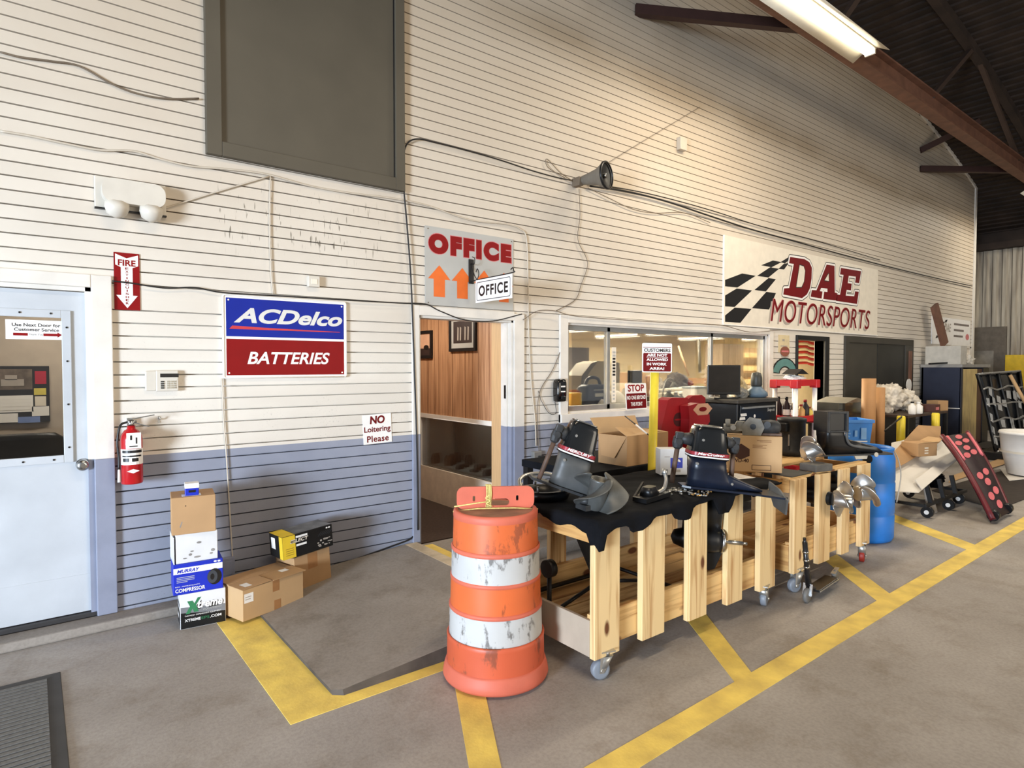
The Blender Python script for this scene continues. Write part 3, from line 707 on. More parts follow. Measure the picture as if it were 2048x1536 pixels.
# emergency light
p = W(262, 398); t = thing('emergency_light', 'cream twin-lamp emergency light on the upper left wall', 'emergency light', (p.x, 0, p.z))
b = MB(); b.box(-.20, .20, -.02, 0, -.085, .115, .006); b.build('back_plate', M_PLW, t)
b = MB(); b.prism(rrect(-.165, .185, -.055, .095, .06, 6), -.10, -.02); b.build('housing', M_PLW, t)
for x in (-.085, .105):
    b = MB(); b.lathe([(.01, -.085), (.055, -.06), (.068, -.02), (.066, .012), (.03, .03)], (x, -.075, -.065), axis=(0, -.35, 1)); b.build('lamp_head', M_PLW, t)
b = MB(); b.box(-.2, .2, -.03, 0, -.094, -.084); b.build('mounting_slot', M_PLB, t)

# ------------------------------------------------------------------ OFFICE sign and the hanging bracket sign
t = thing('wall_sign', 'grey sign above the office door reading OFFICE over orange arrows', 'sign', (2.721, 0, 2.196))
plate('sign_panel', .979, .688, I_GREY, t, -.007, -.001, .002)
d = Decal((0, -.007, 0)); d.text('OFFICE', .028, .448, .958, .638, I_PINK, bold=.10, h=.0008, space=1.3); d.text('OFFICE', .034, .454, .952, .632, I_RED, bold=.085, h=.0016, space=1.3); d.build('lettering', t)
for cx in (.143, .387, .630, .862):
    d = Decal((0, -.007, 0)); d.shape([[(cx, .356), (cx + .115, .232), (cx + .058, .232), (cx + .058, .076), (cx - .058, .076), (cx - .058, .232), (cx - .115, .232)]], I_ORANGE, .0012); d.build('orange_arrow', t)
b = MB()
for x, z in ((.03, .665), (.955, .665), (.03, .02)): b.cyl((x, -.007, z), (x, -.010, z), .006, n=8)
b.build('screw', M_CABLEG, t)
px_ = W(941, 545).x
t = thing('hanging_bracket_sign', 'small white OFFICE sign hung on a black scrolled bracket', 'sign', (px_, -.008, 0))
zt_ = W(941, 519).z; zb_ = W(941, 568).z
b = MB(); b.box(-.028, .028, -.008, 0, zb_, zt_, .003); b.build('wall_plate', M_BLACK, t)
za = at(1025, 545, x=px_).z; ya = at(1024, 549, x=px_).y + .008; yb = at(952, 570, x=px_).y + .008
b = MB(); b.tube(smoothpath([(0, -.005, zb_ + .01), (0, yb, zb_ + .025), (0, ya + .01, zb_ + .03), (0, ya - .02, zb_ + .045), (0, ya - .01, zb_ + .07), (0, ya + .015, zb_ + .06)], 6), .005); b.build('support_arm', M_BLACK, t)
b = MB(); b.tube(smoothpath([(0, -.005, zt_ - .05), (0, yb * .6, zb_ + .085), (0, yb * 1.15, zb_ + .03)], 6), .004); b.build('brace_rod', M_BLACK, t)
b = MB(); b.tube(smoothpath([(0, yb * 1.3, zb_ + .03), (0, yb * 1.55, zb_ + .08), (0, yb * 1.3, zb_ + .125), (0, yb * 1.0, zb_ + .10)], 6), .004); b.tube(smoothpath([(0, -.005, zt_ - .04), (0, -.05, zt_ - .05), (0, -.06, zt_ + .0), (0, -.02, zt_ + .02)], 6), .004); b.build('scroll', M_BLACK, t)
L_ = yb - ya; ht_ = .205; zs_ = zb_ + .022
b = MB(); b.box(-.004, .004, ya, yb, zs_ - ht_, zs_); b.build('sign_board', I_WHITE, t)
d = Decal((-.004, yb, zs_ - ht_), (0, -1, 0), (0, 0, 1))
d.shape([rrect(.018, L_ - .018, .018, ht_ - .02, .012, 3), rrect(.024, L_ - .024, .024, ht_ - .026, .008, 3)], I_BLACK, .0006); d.text('OFFICE', .05, .055, L_ - .05, ht_ - .055, I_BLACK, bold=.03, h=.0008, space=1.15)
for cx in (.05, .115, .18, .235): pass
d.build('lettering', t)

# ------------------------------------------------------------------ DAE MOTORSPORTS sign
OX, OZ, SW_, SH_ = 7.225, 2.215, 4.80, 1.17
t = thing('shop_sign', 'big white motorsports sign with checkered flag above the shop window', 'sign', (OX, 0, OZ))
plate('sign_panel', SW_, SH_, I_CREAM, t, -.02, -.001, .003)
def zw(pts): 
    out = []
    for a, c in pts:
        p = W(1420 + a / 3.657, 440 + c / 3.657, -.02); out.append((p.x - OX, p.z - OZ))
    return out
d = Decal((0, -.02, 0))
for pl in ([(110, 438), (235, 391), (334, 408), (200, 494), (110, 485)], [(110, 552), (195, 501), (308, 515), (180, 636), (110, 632)], [(110, 698), (180, 641), (304, 650), (222, 752), (110, 745)],
           [(440, 345), (505, 357), (427, 421), (344, 409)], [(374, 331), (460, 296), (524, 308), (450, 346)], [(428, 424), (482, 433), (408, 523), (325, 512)], [(412, 525), (482, 535), (432, 655), (306, 645)],
           [(516, 308), (590, 262), (578, 292), (548, 318)], [(500, 358), (540, 320), (576, 314), (542, 362)]):
    d.shape([zw(pl)], I_BLACK, .0005)
d.build('checkered_flag', t)
LET = [[[(585, 270), (690, 286), (726, 308), (745, 350), (742, 430), (730, 500), (708, 545), (672, 572), (535, 545), (541, 500), (578, 498), (612, 322), (577, 316)], [(655, 330), (684, 340), (694, 372), (686, 450), (668, 490), (630, 490)]],
       [[(852, 326), (910, 335), (912, 530), (932, 537), (927, 590), (828, 578), (834, 524), (858, 527), (858, 502), (812, 497), (802, 520), (822, 524), (815, 575), (735, 561), (744, 512), (778, 514)], [(866, 392), (868, 446), (838, 441)]],
       [[(957, 350), (1105, 375), (1090, 462), (1060, 458), (1066, 415), (1014, 408), (1007, 462), (1036, 466), (1030, 515), (999, 511), (992, 553), (1054, 558), (1060, 522), (1088, 525), (1074, 614), (922, 592), (930, 545), (950, 547), (976, 402), (950, 398)]]]
d = Decal((0, -.02, 0))
for g in LET:
    pl = [zw(x) for x in g]
    d.outline(pl[0], .042, I_BLACK, .0008); d.outline(pl[0], .030, I_WHITE, .0014)
    if len(pl) > 1: d.shape(pl, I_DKRED, .002)
    else: d.shape(pl, I_DKRED, .002)
    for h_ in pl[1:]: d.outline(h_, .014, I_BLACK, .0024); d.shape([h_], I_CREAM, .0028)
d.build('slab_lettering', t)
a0 = zw([(445, 725)])[0]; a1 = zw([(1170, 790)])[0]; a2 = zw([(470, 592)])[0]
hh = .33
d = Decal((0, -.02, 0)); d.text('MOTORSPORTS', a0[0] - .07, .05, a1[0] - .06, .05 + hh, I_LGREY, shear=.22, bold=.0, h=.0008, space=1.05); d.text('MOTORSPORTS', a0[0] - .015, .085, a1[0] - .01, .095 + hh, I_PINK, shear=.22, bold=.0, h=.0012, space=1.05); d.text('MOTORSPORTS', a0[0], .09, a1[0], .09 + hh, I_DKRED, shear=.22, bold=.0, h=.002, space=1.05); d.build('lettering', t)
b = MB(); b.box(-.01, SW_ + .01, -.03, -.001, -.012, .0); b.box(-.012, 0, -.024, -.001, 0, SH_); b.build('edge_moulding', I_WHITE, t)
# far small sign
t = thing('shop_sign', 'small faded sign with checkered flag near the far corner of the wall', 'sign', (14.72, 0, 2.12)); w_, h_ = 2.40, .58
plate('sign_panel', w_, h_, I_WHITE, t, -.015, -.001, .003)
d = Decal((0, -.015, 0))
for i, (x, z) in enumerate(((.25, .30), (.40, .36), (.55, .42), (.33, .20), (.48, .27), (.63, .34), (.20, .12), (.72, .47))): d.shape([[(x, z), (x + .12, z + .01), (x + .18, z + .07), (x + .06, z + .06)]], I_BLACK, .001)
d.text('DAE', .72, .28, 1.12, .46, I_LGREY, shear=.2, bold=.02)
for z, w1 in ((.44, 2.3), (.31, 1.95), (.18, 1.9)): d.rect(1.3, w1, z, z + .045, pm('faded_print', (120, 110, 104), .6), .001)
d.disc(2.2, .2, .12, .07, I_PINK); d.build('printed_marks', t)

# ------------------------------------------------------------------ horn speaker, cables, junction boxes
p = W(1152, 365); t = thing('horn_speaker', 'grey horn loudspeaker high on the wall above the shop window', 'loudspeaker', (p.x, -.02, p.z))
dirv = Vector((-.15, -1, -.12)).normalized(); dirv = Vector((.30, -1, .02)).normalized()
b = MB(); b.lathe([(.03, 0), (.045, .02), (.06, .10), (.085, .2), (.135, .29)], (0, -.05, 0), cap1=False, axis=dirv); b.lathe([(.13, .292), (.08, .20), (.04, .12)], (0, -.05, 0), cap0=False, cap1=True, axis=dirv); b.build('horn', pm('dusty_grey_horn', (120, 112, 100), .6, var=.1), t)
b = MB(); b.lathe([(.128, .285), (.142, .288), (.142, .305), (.128, .308)], (0, -.05, 0), cap0=False, cap1=False, axis=dirv); b.lathe([(.128, .288), (.05, .275), (.03, .27)], (0, -.05, 0), cap0=False, cap1=True, axis=dirv); b.build('rim', M_PLB, t)
b = MB(); b.lathe([(.022, .268), (.026, .29), (.015, .30)], (0, -.05, 0), axis=dirv); b.build('centre_cap', M_CHROME, t)
b = MB(); b.box(-.06, -.0, -.09, 0.018, -.06, .03, .005); b.build('mount_bracket', M_CABLEG, t)
def cable(name, pix, r, m, label, off=.012, group=None, k=6):
    pts = [tuple(W(a, c, -off)) for a, c in pix]
    b = MB(); b.tube(smoothpath(pts, k), r, 6); o = b.build(name, m); return tag(o, label, 'cable', group)
cable('wall_cable', [(836, 1060), (834, 900), (828, 720), (822, 560), (814, 450), (808, 380), (806, 320), (814, 288), (835, 278), (870, 285), (930, 300), (1000, 320), (1060, 340), (1110, 354), (1140, 360)], .007, M_CABLEB, 'black cable rising beside the office door and bending right to the horn speaker', .03)
cable('wall_cable', [(1180, 372), (1250, 382), (1330, 402), (1420, 432), (1500, 458), (1580, 480), (1680, 508), (1780, 534), (1880, 558), (1944, 572)], .010, M_CABLEB, 'black cable bundle sagging right from the horn speaker over the big sign', .03)
cable('wall_cable', [(1180, 366), (1300, 388), (1420, 420), (1520, 452), (1640, 484), (1760, 520)], .006, M_CABLEB, 'thin black cable just above the bundle over the big sign', .025)
cable('wall_cable', [(1176, 376), (1215, 395), (1265, 418), (1310, 426), (1370, 426), (1420, 445)], .004, M_CABLEG, 'thin drooping wire right of the horn speaker', .02)
cable('wall_cable', [(0, 262), (60, 272), (130, 287), (200, 300), (265, 302), (320, 318), (380, 332), (450, 338), (530, 348), (620, 372), (700, 386), (780, 396), (850, 410), (940, 440), (1010, 448), (1040, 458), (1053, 478), (1056, 560), (1057, 640), (1062, 760), (1070, 840), (1072, 892)], .007, M_CABLE, 'long pale cable crossing the left wall and dropping right of the office door', .016)
cable('wall_cable', [(0, 104), (40, 114), (100, 122), (158, 132), (220, 166), (270, 186), (330, 197), (398, 197)], .006, M_CABLEG, 'thin loose cable at the upper left ending at the high panel', .016)
cable('wall_cable', [(318, 420), (420, 388), (541, 352)], .005, M_CABLE, 'pale wire slanting from the emergency light up to the high panel', .014)
cable('wall_cable', [(541, 352), (539, 440), (542, 540), (546, 588)], .005, M_CABLE, 'pale wire dropping from below the high panel to the battery sign', .014)
cable('wall_cable', [(444, 757), (448, 850), (452, 900), (458, 1000), (463, 1085), (465, 1115)], .005, M_CABLE, 'pale conduit from the battery sign down to the low outlet box', .014)
cable('wall_cable', [(224, 562), (260, 566), (330, 576), (390, 575), (445, 585), (560, 592), (690, 600), (800, 606), (850, 608), (880, 622), (930, 640), (985, 642), (1044, 628)], .005, M_CABLEB, 'thin dark wire running above the battery sign and sagging over the office door', .028)
cable('wall_cable', [(1046, 640), (1075, 622), (1110, 622), (1150, 632), (1250, 640), (1350, 646), (1440, 650), (1500, 664), (1560, 660)], .004, M_CABLEG, 'thin wire along the top edge of the shop window', .045)
cable('wall_cable', [(1158, 378), (1160, 430), (1156, 480), (1175, 525), (1162, 570), (1150, 600), (1112, 622)], .004, M_CABLEG, 'thin knotted wire dropping from the horn speaker', .02)
cable('wall_cable', [(1185, 345), (1270, 292), (1400, 214)], .003, M_CABLEG, 'taut thin wire slanting up right from the horn speaker', .02)
cable('wall_cable', [(1145, 362), (1120, 345), (1094, 318), (1096, 335), (1130, 356)], .004, M_CABLEG, 'loose wire loop left of the horn speaker', .02)
cable('wall_cable', [(836, 1062), (820, 1078), (790, 1090), (740, 1108), (700, 1122), (668, 1130)], .007, M_CABLEB, 'black cable lying along the wall base left of the office door', .012)
cable('wall_cable', [(1120, 704), (1105, 740), (1080, 782), (1075, 830), (1078, 905)], .004, M_CABLEG, 'thin wire left of the shop window beside the soap dispenser', .018)
cable('wall_cable', [(1110, 804), (1112, 826), (1098, 826), (1082, 800), (1077, 782)], .003, M_CABLEB, 'thin black lead hanging under the soap dispenser', .018)
p = W(1062, 927); t = thing('outlet_box', 'grey metal outlet box with a black plug right of the office door', 'outlet', (p.x, 0, p.z)); b = MB(); b.box(0, .10, -.05, 0, 0, .12, .004); b.build('box', M_ALU, t); b = MB(); b.box(.05, .12, -.10, -.05, .05, .08, .005); b.build('plug', M_PLB, t)
p = W(437, 1155); t = thing('outlet_box', 'blue-painted outlet box low on the wall behind the box stack', 'outlet', (p.x, 0, p.z)); b = MB(); b.box(0, .10, -.05, 0, .0, .14, .004); b.build('box', M_TRIMB, t); b = MB(); b.box(.02, .08, -.054, -.05, .02, .12, .002); b.build('cover', M_TRIMB, t)
p = W(1353, 300); b = MB(); b.box(p.x, p.x + .13, -.06, 0, p.z, p.z + .15, .005); tag(b.build('junction_box', M_CABLE), 'cream junction box high on the wall right of the horn speaker', 'junction box')
# soap dispenser
p = W(1113, 803); t = thing('soap_dispenser', 'glossy black soap dispenser on the wall left of the shop window', 'soap dispenser', (p.x, 0, p.z)); M_GLB = pm('gloss_black', (14, 14, 15), .12, var=.02, coat=.6)
b = MB(); b.loft([sup(0, -.05, z, a, c, 20, 4) for z, a, c in ((0, .05, .03), (.01, .06, .048), (.08, .066, .05), (.19, .064, .05), (.225, .055, .045), (.235, .04, .03))]); b.build('housing', M_GLB, t)
b = MB(); b.box(-.03, .03, -.112, -.098, .03, .06, .006); b.build('push_bar', M_GLB, t); d = Decal((0, -.1005, 0)); d.rect(-.03, .03, .15, .165, I_WHITE, .001); d.rect(-.03, .03, .10, .112, I_WHITE, .001); d.build('window_strip', t)
# sign on the left door, pinned board, chair behind the glass
t = thing('door_notice', 'white notice with red arrow taped inside the left door window', 'notice', (-.118, .047, 1.822)); b = MB(); b.box(0, .297, 0, .002, 0, .118); b.build('paper', I_WHITE, t)
d = Decal((0, 0, 0)); d.text('Use Next Door for', .03, .078, .265, .098, I_BLACK, bold=.02, h=.0006); d.text('Customer Service', .04, .05, .258, .070, I_BLACK, bold=.02, h=.0006)
d.shape([[(.035, .022), (.25, .022), (.25, .014), (.272, .031), (.25, .046), (.25, .038), (.035, .038)]], I_RED, .0005); d.rect(.105, .18, .022, .039, I_WHITE, .0008); d.text('Thank You', .108, .025, .178, .036, I_BLACK, h=.0011); d.build('lettering', t)
YB = 1.88
def at2(px, py): return at(px, py, y=YB)
p = at2(-30, 848); q = at2(98, 732); t = thing('notice_board', 'dark notice board with calendar and papers behind the left door glass', 'notice board', (p.x, YB, p.z)); w_ = q.x - p.x; h_ = q.z - p.z
b = MB(); b.box(0, w_, -.02, 0.02, 0, h_, .003); b.build('board', pm('dark_board', (34, 30, 30), .6), t)
d = Decal((0, -.02, 0))
def rb(a0, c0, a1, c1, m, h=.002): 
    u0 = at2(a0, c0); u1 = at2(a1, c1); d.rect(u0.x - p.x, u1.x - p.x, u1.z - p.z, u0.z - p.z, m, h)
rb(-20, 780, 64, 738, pm('photo_brown', (110, 96, 84), .6, var=.25, scale=14)); rb(-20, 826, 66, 790, I_WHITE); rb(70, 768, 92, 742, pm('pennant_red', (176, 40, 60), .5)); rb(68, 790, 92, 776, pm('flyer_yellow', (214, 196, 90), .5)); rb(70, 812, 92, 792, I_CREAM); rb(64, 832, 98, 812, I_WHITE); rb(-10, 846, 36, 826, I_WHITE); rb(36, 846, 80, 832, pm('flyer_blue', (120, 140, 190), .5))
d.build('pinned_papers', t)
d = Decal((0, -.023, 0)); rb(2, 772, 48, 758, pm('car_silver', (168, 158, 148), .4), .001); rb(10, 760, 34, 750, pm('car_silver', (168, 158, 148), .4), .001)
for i in range(4): rb(-10, 800 + i * 7, 62, 798 + i * 7, I_LGREY, .0012)
d.build('print', t)
t = thing('office_chair', 'black leather chair back seen through the left door glass', 'chair', (-.15, 1.1, .05))
b = MB(); b.loft([[(x * .36 * k, y + .05 * k, z) for x, y in [(cos(a), .07 * sin(a)) for a in [2 * pi * i / 20 for i in range(20)]]] for z, k, y in ((.5, .8, 0), (.6, .98, 0), (.95, 1.0, .04), (1.06, .95, .06), (1.10, .8, .07))]); b.build('backrest', M_PLB, t)
b = MB(); b.box(-.3, .3, -.55, 0, .42, .52, .03); b.build('seat', M_PLB, t); b = MB(); b.cyl((0, -.28, .05), (0, -.28, .42), .03); b.build('column', M_PLB, t)
b = MB()
for i in range(5): b.bar((0, -.28, .06), (.3 * cos(i * 1.257), -.28 + .3 * sin(i * 1.257), .03), .04, .04)
b.build('star_base', M_PLB, t)
# pictures in the hall
for (y0, y1, z0, z1), lb, kind in (((.655, 1.18, 1.82, 2.20), 'framed dark picture on the panelled hall wall, nearest the doorway', 0), ((1.565, 2.0, 1.75, 2.08), 'black framed pink picture deeper in the panelled hall', 1)):
    t = thing('framed_picture', lb, 'picture', (XH, y0, z0)); w_ = y1 - y0; h_ = z1 - z0
    b = MB(); f_ = .035; b.box(-.025, 0, 0, w_, 0, f_); b.box(-.025, 0, 0, w_, h_ - f_, h_); b.box(-.025, 0, 0, f_, f_, h_ - f_); b.box(-.025, 0, w_ - f_, w_, f_, h_ - f_); b.build('frame', I_BLACK, t)
    b = MB(); b.box(-.012, -.001, f_, w_ - f_, f_, h_ - f_); b.build('mat_board', I_GREY if kind == 0 else pm('pink_print', (206, 160, 130), .5), t)
    d = Decal((-.012, w_, 0), (0, -1, 0), (0, 0, 1))
    if kind == 0:
        d.rect(.08, w_ - .08, .09, h_ - .05, pm('dark_print', (52, 38, 34), .5), .001)
        for x in (.16, .21, .30, .36): d.shape([[(x, .12), (x + .025, .12), (x + .03, .26), (x + .005, .27)]], I_LGREY, .002)
    else: d.rect(f_, w_ - f_, f_, .12, pm('dark_print', (52, 38, 34), .5), .001); d.disc(.3, .13, .06, .03, I_BLACK, .002)
    d.build('print', t)
# showcase contents
for i in range(16):
    random.seed(40 + i); y = .42 + i * .09; x = XH + .15 + (i % 3) * .12 + random.random() * .02; s_ = .048 + random.random() * .012
    b = MB(Matrix.Translation((x, y, .471 + 0.0)) @ Matrix.Rotation(random.random() * 3, 4, 'Z')); hgt = (.04, .05, .03, .06)[i % 4] if i < 11 else .12
    b.loft([sup(0, 0, 0, s_, s_ * .6, 12, 5), sup(0, 0, hgt * .6, s_, s_ * .6, 12, 5), sup(0, 0, hgt, s_ * .7, s_ * .4, 12, 5)], smooth=False)
    o = b.build('engine_part', pm('dark_part_' + 'abc'[i % 3], ((44, 40, 38), (78, 62, 52), (96, 92, 86))[i % 3], .5, var=.2, scale=30)); tag(o, 'small dark engine part lying in the glazed showcase of the hall', 'engine part', 'parts in the hall showcase')
# posters between window and flag doorway
t = thing('poster', 'cream paper poster pinned between the shop window and the flag doorway', 'poster', (W(1556, 705).x, 0, W(1556, 705).z)); w_ = W(1578, 705).x - W(1556, 705).x; b = MB(); b.box(0, w_, -.004, -.001, .0, .26); b.build('paper', pm('yellowed_paper', (214, 196, 156), .6), t)
d = Decal((0, -.004, 0)); d.rect(w_ * .35, w_ * .55, .17, .20, I_LGREY); d.rect(.06, w_ - .06, .09, .105, I_LGREY); d.build('print', t)
t = thing('sticker', 'round brown sticker under the cream poster', 'sticker', (W(1569, 703).x, 0, W(1569, 703).z)); b = MB(); b.prism([(.13 * cos(a), .075 * sin(a)) for a in [2 * pi * i / 20 for i in range(20)]], -.009, -.005); b.build('disc', pm('brown_sticker', (140, 84, 66), .5), t); d = Decal((0, -.009, 0)); d.rect(-.10, .10, -.01, .015, I_PINK); d.build('print', t)
c0 = W(1569, 748); t = thing('arched_poster', 'teal arched bridge-shaped poster beside the flag doorway', 'poster', (c0.x, 0, c0.z))
def arcp(r0, r1, a0, a1, k=1.35): return [(r1 * k * cos(a0 + (a1 - a0) * i / 14), r1 * .9 * sin(a0 + (a1 - a0) * i / 14)) for i in range(15)] + [(r0 * k * cos(a1 + (a0 - a1) * i / 14), r0 * .9 * sin(a1 + (a0 - a1) * i / 14)) for i in range(15)]
b = MB(); b.prism(arcp(.11, .27, R(5), R(175)), -.006, -.001); b.build('backing', I_BLACK, t); d = Decal((0, -.006, 0)); d.shape([arcp(.13, .25, R(8), R(172))], pm('teal_print', (96, 140, 136), .5), .001); d.rect(-.10, .10, .25, .31, I_LGREY, .001); d.build('print', t)
# flag behind the third doorway
b = MB(); b.box(11.5, 14.3, 1.6, 1.64, 0, 2.7); struct(b.build('wall_behind_flag', M_SHOPW))
t = thing('flag', 'red and white striped flag hanging inside the dark-framed doorway', 'flag', (0, 0, 0)); M_FR = pm('flag_red', (178, 44, 34), .7); M_FW = pm('flag_white', (232, 216, 180), .7)
b = MB(); xa_, xb_ = 10.1, 11.32; z_t = 2.36; 
for i in range(15):
    b.mat(M_FR if i % 2 == 0 else M_FW); zz = z_t - i * .0465
    b.grid(10, 1, lambda u, v: (xa_ + u * (xb_ - xa_), .55 + .04 * sin(u * 14), zz - v * .0465 + .03 * sin(u * 5)))
b.build('striped_cloth', None, t, solid=.003); b = MB(); b.cyl((10.05, .55, 2.40), (11.4, .55, 2.40), .015); b.build('pole', M_WOODJ, t)
# ------------------------------------------------------------------ cartons by the wall
M_CARD = pm('cardboard', (178, 140, 98), .75, var=.06, scale=3.5, bump=.04, bscale=25); M_CARD2 = pm('pale_cardboard', (190, 154, 110), .75, var=.05, scale=3); M_CARDIN = pm('cardboard_inside', (150, 112, 74), .8, var=.06)
M_TAPE = pm('brown_packing_tape', (166, 118, 74), .3, var=.06, scale=10); M_BOXW = pm('white_carton', (216, 214, 212), .6, var=.05, scale=5); M_SMUDGE = pm('smudge', (140, 134, 128), .7, var=.2)
M_BOXB = pm('blue_carton', (24, 44, 172), .45, var=.06, scale=6); M_BOXK = pm('black_carton', (20, 20, 20), .4, var=.08); M_BOXY = pm('yellow_print', (226, 190, 50), .45, var=.05)
I_GREEN = pm('green_print', (52, 120, 78), .45)
def carton(name, label, loc, rz, w_, dp, h_, m, group=None, bev=.004):
    """carton with its front left bottom corner at loc; front faces -y"""
    t = thing(name, label, 'box', loc, rz, group); b = MB(); b.box(0, w_, 0, dp, 0, h_, bev); b.build('carton', m, t); return t
G = 'stack of boxes left of the wall outlet'
# bottom: black/white Xtreme box
t = carton('parts_box', 'black and white printed box at the bottom of the tall stack', (.708, -.43, 0), R(-6), .262, .20, .222, M_BOXW, G)
d = Decal((0, 0, 0)); d.shape([[(.003, .003), (.259, .003), (.259, .075), (.003, .105)]], M_BOXK, .0008); d.shape([[(.003, .105), (.259, .075), (.259, .12), (.003, .14)]], pm('grey_fade', (120, 120, 122), .5), .0006)
d.shape([[(.03, .095), (.055, .14), (.04, .175), (.07, .175), (.08, .155), (.10, .19), (.12, .19), (.09, .145), (.105, .10), (.078, .10), (.07, .125), (.055, .095)]], I_GREEN, .0012)
d.text('treme', .093, .115, .249, .169, I_BLACK, shear=.2, bold=.10, h=.0016); d.text('treme', .097, .120, .244, .164, I_WHITE, shear=.2, bold=.03, h=.0022); d.text('EQUIPMENT', .13, .100, .24, .113, I_GREY, shear=.2, h=.0016)
d.text('THE MOST DEPENDABLE EQUIPMENT', .025, .076, .235, .086, I_WHITE, h=.0016); d.text('XTREME', .025, .045, .115, .062, I_WHITE, bold=.02, h=.0016); d.text('EPS', .12, .045, .165, .062, I_GREEN, h=.0016); d.text('.COM', .17, .045, .235, .062, I_WHITE, bold=.02, h=.0016)
d.build('printed_front', t)
d = Decal((0, .2, 0), (0, -1, 0)); d.rect(.004, .196, .004, .11, M_BOXK); d.rect(.03, .17, .13, .15, M_BOXK); d.rect(.03, .12, .05, .07, I_WHITE, .002); d.build('printed_side', t)
t = carton('compressor_box', 'blue compressor box resting on the black and white box', (.672, -.425, .222), R(-6), .285, .20, .195, M_BOXB, G)
d = Decal((0, 0, 0)); d.rect(.003, .282, .132, .170, I_WHITE, .0006); d.text('MURRAY', .022, .138, .15, .160, M_BOXB, shear=.3, bold=.03); d.text('COMPRESSOR', .012, .016, .18, .040, I_WHITE, bold=.02); d.text('NEW - PREMIUM QUALITY', .012, .048, .15, .056, I_WHITE)
for z in (.108, .098, .088, .078): d.rect(.02, .12 if z > .08 else .08, z, z + .004, I_GREY)
d.disc(.235, .085, .042, .052, I_BLACK, .0012); d.disc(.222, .085, .03, .042, pm('dark_grey_print', (60, 62, 66), .5), .0016); d.disc(.222, .085, .012, .02, I_BLACK, .002); d.disc(.24, .182, .009, .006, I_WHITE); d.disc(.262, .182, .009, .006, I_WHITE)
d.build('printed_front', t)
t = carton('shipping_box', 'white scuffed box in the middle of the tall stack', (.692, -.42, .417), R(-4), .238, .22, .185, M_BOXW, G)
d = Decal((0, 0, 0))
for x, z, a, c in ((.13, .12, .014, .007), (.21, .06, .012, .010), (.09, .07, .01, .004), (.12, .03, .02, .006), (.05, .03, .012, .004), (.2, .04, .01, .006), (.08, .05, .01, .008)): d.disc(x, z, a, c, M_SMUDGE, .0008)
d.build('smudges', t)
b = MB(); b.box(-.014, -.009, -.0, .21, .0, .17); b.build('side_flap', M_BOXW, t)
t = carton('shipping_box', 'plain brown cardboard box near the top of the tall stack', (.668, -.425, .602), R(-5), .25, .24, .235, M_CARD, G); t.rotation_euler = (0, 0, R(-8))
d = Decal((0, 0, .235), (1, 0, 0), (0, 1, 0)); d.rect(.06, .17, .02, .10, I_WHITE, .0006); d.build('shipping_label', t)
d = Decal((0, 0, 0)); d.shape([[(.045, .05), (.058, .085), (.062, .08), (.05, .045)]], M_SMUDGE, .0006); d.disc(.08, .18, .003, .003, I_BLACK); d.build('scuff', t)
t = carton('small_parts_box', 'tiny blue and white box on top of the tall stack', (.752, -.40, .837), R(-8), .078, .075, .074, M_BOXB, G); b = MB(); b.box(-.002, .080, -.002, .077, .046, .077, .003); b.build('white_lid', I_WHITE, t); d = Decal((0, 0, 0)); d.rect(.02, .06, .02, .035, I_BLACK, .001); d.build('print', t)
# wide brown carton with open flaps
t = thing('open_carton', 'wide brown taped carton on the floor right of the tall stack', 'box', (1.035, -.605, .024), R(17)); w_, dp, h_ = .455, .30, .205
b = MB(); b.box(0, w_, 0, dp, 0, h_, .004); b.build('carton', M_CARD2, t)
b = MB(); b.box(-.004, w_ * .46, -.006, dp * .5, h_ + .002, h_ + .006, M=Matrix.Rotation(R(-1.5), 4, 'Y')); b.box(w_ * .47, w_ + .012, -.014, dp * .52, h_ + .004, h_ + .008); b.box(-.004, w_ + .004, dp * .54, dp + .004, h_ + .002, h_ + .007); b.build('lid_flaps', M_CARD, t)
d = Decal((0, 0, 0)); d.rect(.01, .075, .115, .175, I_WHITE, .0006); d.rect(.018, .06, .15, .155, I_LGREY); d.rect(.018, .055, .135, .14, I_LGREY); d.build('shipping_label', t)
d = Decal((0, 0, 0)); d.rect(.215, .265, .13, .204, M_TAPE, .0006); d.build('packing_tape', t); d = Decal((0, 0, 0)); d.rect(.225, .275, .0, .07, M_TAPE, .0006); d.build('packing_tape', t)
d = Decal((0, 0, h_ + .0085), (1, 0, 0), (0, 1, 0)); d.rect(.34, .40, .08, .13, I_WHITE, .0004); d.build('small_label', t)
d = Decal((0, 0, h_ + .007), (1, 0, 0), (0, 1, 0)); d.rect(.03, .13, .02, .09, I_WHITE, .0012); d.build('paper_slip', t)
# box pair by it
t = carton('shipping_box', 'brown cardboard box under the black and yellow parts box', (1.465, -.335, rz_(1.45) - .002), R(14), .30, .24, .245, M_CARD); t.rotation_euler = (R(0), R(-4.0), R(14))
d = Decal((0, 0, 0)); d.rect(.11, .19, .13, .244, M_TAPE, .0006); d.build('packing_tape', t)
t = carton('brake_pad_box', 'black and yellow printed parts box sitting on the brown box', (1.372, -.362, .292), R(9), .39, .20, .165, M_BOXK); t.rotation_euler = (0, R(-4.0), R(9))
d = Decal((0, 0, 0)); d.shape([[(.0, .002), (.095, .002), (.095, .163), (.0, .163)]], M_BOXY, .0006); d.text('SELECT', .055, .105, .195, .13, I_CREAM, shear=.2, bold=.03, h=.0016); d.text('SELECT', .06, .108, .095, .126, I_BLACK, shear=.2, bold=.03, h=.002); d.rect(.10, .19, .135, .15, I_WHITE, .001); d.rect(.10, .18, .075, .09, I_WHITE, .001)
for z in (.07, .055, .04, .025): d.rect(.02, .08, z, z + .004, pm('ochre_print', (150, 120, 40), .5), .001)
d.build('printed_front', t); d = Decal((0, 0, 0))
